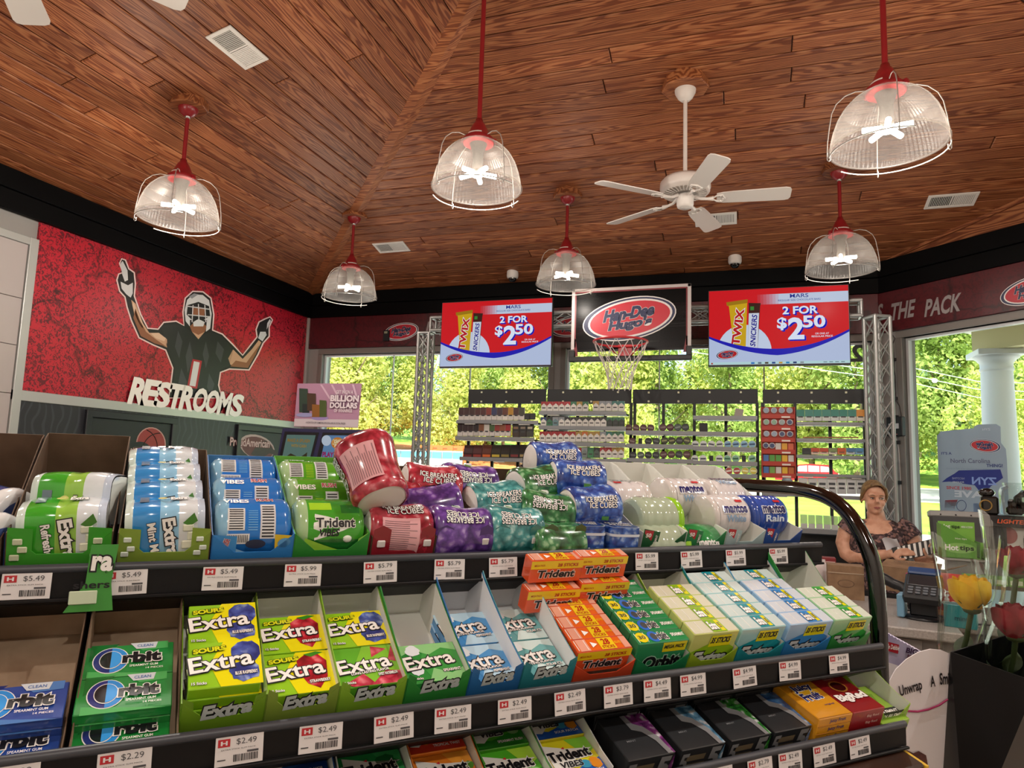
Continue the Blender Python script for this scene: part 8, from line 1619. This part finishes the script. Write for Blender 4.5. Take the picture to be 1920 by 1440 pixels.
# arm at the picture's left: upper arm down, forearm forward to the hand
body.tube([(-.155, .02, 1.245), (-.2, .02, 1.17), (-.222, .0, 1.09), (-.205, -.03, 1.015), (-.17, -.06, .998)], [.066, .07, .064, .055, .05], SKN, 16)
body.tube([(-.195, -.045, 1.005), (-.1, -.11, 1.01), (.0, -.17, 1.04), (.085, -.21, 1.062)], [.05, .046, .037, .028], SKN, 14)
h1 = frame((.08, -.21, 1.062), (.86, -.38, .3), (.25, .35, .9)); hand(body, h1, 14)
# other arm, mostly behind the booklet
body.tube([(.155, .02, 1.23), (.22, .0, 1.14), (.265, -.04, 1.04), (.285, -.08, .985)], [.062, .06, .052, .048], SKN, 14); body.tube([(.285, -.08, .985), (.31, -.15, 1.01), (.325, -.215, 1.05)], [.046, .04, .029], SKN, 14)
h2 = frame((.325, -.21, 1.045), (-.1, -.25, .96), (.5, .85, .2)); hand(body, h2, 26)
bo = body.obj('body', root); m1 = bo.modifiers.new('join', 'REMESH'); m1.mode = 'VOXEL'; m1.voxel_size = .0065; m1.use_smooth_shade = True; m2 = bo.modifiers.new('soften', 'SMOOTH'); m2.factor = .5; m2.iterations = 2
# blouse
def mat_blouse():
    m, N, L, b = nodemat('flowered_blouse'); vo = N.new('ShaderNodeTexVoronoi'); vo.inputs['Scale'].default_value = 62; n = N.new('ShaderNodeTexNoise'); n.inputs['Scale'].default_value = 45; v = coords(N, L); L.new(v, n.inputs[0]); L.new(v, vo.inputs[0])
    r = ramp(N, [(.0, '#2a1d20'), (.42, '#36272a'), (.52, '#9a7268'), (.64, '#332629'), (.8, '#7d6264')]); L.new(vo.outputs['Color'], r.inputs[0]); L.new(r.outputs[0], b.inputs['Base Color']); b.inputs['Roughness'].default_value = .85
    bp = N.new('ShaderNodeBump'); bp.inputs['Strength'].default_value = .5; bp.inputs['Distance'].default_value = .02; n3 = N.new('ShaderNodeTexNoise'); n3.inputs['Scale'].default_value = 9; L.new(coords(N, L, 'Object', (1, 1, .35)), n3.inputs[0]); L.new(n3.outputs[0], bp.inputs['Height']); L.new(bp.outputs[0], b.inputs['Normal']); return m
BLS = mat_blouse(); mb = MB()
rg = [(cx, cy_, z, rx + .014 + (.02 if z < .9 else 0), ry + .014 + (.018 if 1.0 < z < 1.2 else 0)) for cx, cy_, z, rx, ry in tor]; n = 40; v = []; f = []
for j, (cx, cy_, z, rx, ry) in enumerate(rg):
    for i in range(n):
        a = 2 * PI * i / n; c, s_ = math.cos(a), math.sin(a); w_ = 1 + .018 * math.sin(7 * a + 3 * j); neck = max(0, -s_) ** 6 * (.06 if j >= 5 else 0); v.append((cx + rx * w_ * math.copysign(abs(c) ** .85, c), cy_ + ry * w_ * math.copysign(abs(s_) ** .85, s_), z - neck))
f = [(j * n + i, j * n + (i + 1) % n, (j + 1) * n + (i + 1) % n, (j + 1) * n + i) for j in range(len(rg) - 1) for i in range(n)]; mb.add(v, f, BLS, None, True)
for s_, pts, rr_ in ((-1, [(-.12, .02, 1.255), (-.165, .02, 1.225), (-.197, .02, 1.175)], [.075, .082, .086]), (1, [(.12, .02, 1.245), (.17, .015, 1.21), (.215, .0, 1.15)], [.074, .078, .08])): mb.tube(pts, rr_, BLS, 18)
mb.obj('blouse', root)
mb = MB(); loft(mb, [(-.09, .02, .02, .055, .11), (-.09, .02, .1, .06, .075), (-.09, .02, .5, .075, .085), (-.085, .02, .8, .1, .13)], paint('#16161a', .8)); loft(mb, [(.09, .02, .02, .055, .11), (.09, .02, .1, .06, .075), (.09, .02, .5, .075, .085), (.085, .02, .8, .1, .13)], paint('#16161a', .8)); loft(mb, [(0, .02, .7, .185, .14), (0, .02, .86, .197, .158)], paint('#16161a', .8)); mb.obj('trousers', root)
for s_ in (-1, 1): mb = MB(); loft(mb, [(s_ * .09, -.02, 0, .05, .13), (s_ * .09, -.02, .04, .05, .13), (s_ * .09, .03, .09, .042, .07)], paint('#1c1c1e', .6)); mb.obj('shoe', root)
# hair: pulled back from a centre parting
HAIR = noisemat('blonde_hair', [(.3, '#5f482e'), (.7, '#957850')], 60, rough=.5, sc3=(1, 1, .15)); mb = MB()
def hfn(s, t):
    a = 2 * PI * s; el = -.22 + (PI / 2 + .22) * t; c = math.cos(el); x = .083 * c * math.cos(a); y = .016 + .108 * c * math.sin(a); z = .03 + .101 * math.sin(el); fr = max(0, -math.sin(a))
    lift = fr ** 1.2 * max(0, .098 - (z - .0)) * .98; z2 = z + lift; k = 1 + .02 * math.sin(26 * a)
    if fr > .25 and z2 < .085: y = y * .9 + .012
    return (x * k, y * k, z2 + .004)
mb.grid(hfn, 56, 14, HAIR, Hm, wrap=True); mb.tube([(.0, .1, .04), (.0, .125, .01), (.0, .13, -.05), (.005, .12, -.1)], [.03, .036, .03, .012], HAIR, 12, Hm)
for s_ in (-1, 1): mb.tube([(s_ * .03, -.075, .105), (s_ * .066, -.05, .075), (s_ * .082, -.018, .03), (s_ * .084, .012, -.012), (s_ * .076, .03, -.04)], [.008, .012, .013, .012, .005], HAIR, 10, Hm)
mb.obj('hair', root)
EW, EI, LIP = paint('#cfc4bc', .3), paint('#3a3a34', .2), paint('#a35f58', .5)
for s_ in (-1, 1):
    mb = MB(); mb.ball((s_ * .031, -.083, .006), (.0125, .006, .0055), EW, 12, 8, Hm); mb.ball((s_ * .031 + .002, -.0885, .006), (.0055, .003, .0052), EI, 10, 8, Hm); mb.tube([(s_ * .031 - .014, -.0845, .009), (s_ * .031, -.0905, .0125), (s_ * .031 + .014, -.0845, .009)], .0024, paint('#5a4034', .6), 6, Hm); mb.obj('eye', root)
    mb = MB(); mb.tube([(s_ * .014, -.0905, .026), (s_ * .03, -.0915, .0305), (s_ * .048, -.08, .026)], [.003, .0036, .002], paint('#7a5f44', .7), 6, Hm); mb.obj('eyebrow', root)
mb = MB(); mb.tube([(-.022, -.083, -.059), (-.008, -.0945, -.056), (.0, -.0955, -.0575), (.008, -.0945, -.056), (.022, -.083, -.059)], [.002, .0045, .0042, .0045, .002], LIP, 8, Hm); mb.tube([(-.018, -.0845, -.0625), (0, -.0945, -.066), (.018, -.0845, -.0625)], [.002, .005, .002], LIP, 8, Hm); mb.obj('lips', root)
# striped booklet and paper between the hands
bM = WM @ frame((.235, -.25, 1.10), (.93, -.15, .32), (-.28, .2, .93)); rt = empty('striped_booklet', bM, 'black and white striped booklet held in both hands by the clerk', 'booklet')
mb = MB(); mb.cbox((-.15, -.045, -.008), (.16, .05, .008), paint('#1c1a1a', .5), .003); mb.obj('booklet', rt)
for k in range(8): mb = MB(); x = -.13 + .034 * k; mb.poly([(x, -.042, .0088), (x + .016, -.042, .0088), (x + .034, .046, .0088), (x + .018, .046, .0088)], WHITE, th=.0006); mb.obj('stripe', rt)
mb = MB(); mb.grid(lambda s, t: (-.05 + .1 * s, .02 * math.sin(3 * s + 2 * t), -.05 + .09 * t + .01 * math.sin(5 * s)), 8, 8, paint('#d3d3da', .6)); tag(mb.obj('receipt_paper', None, WM @ frame((.08, -.235, 1.13), (.9, -.2, .3), (.1, .95, .2))), 'crumpled white receipt paper in the clerk\'s hands', 'paper')
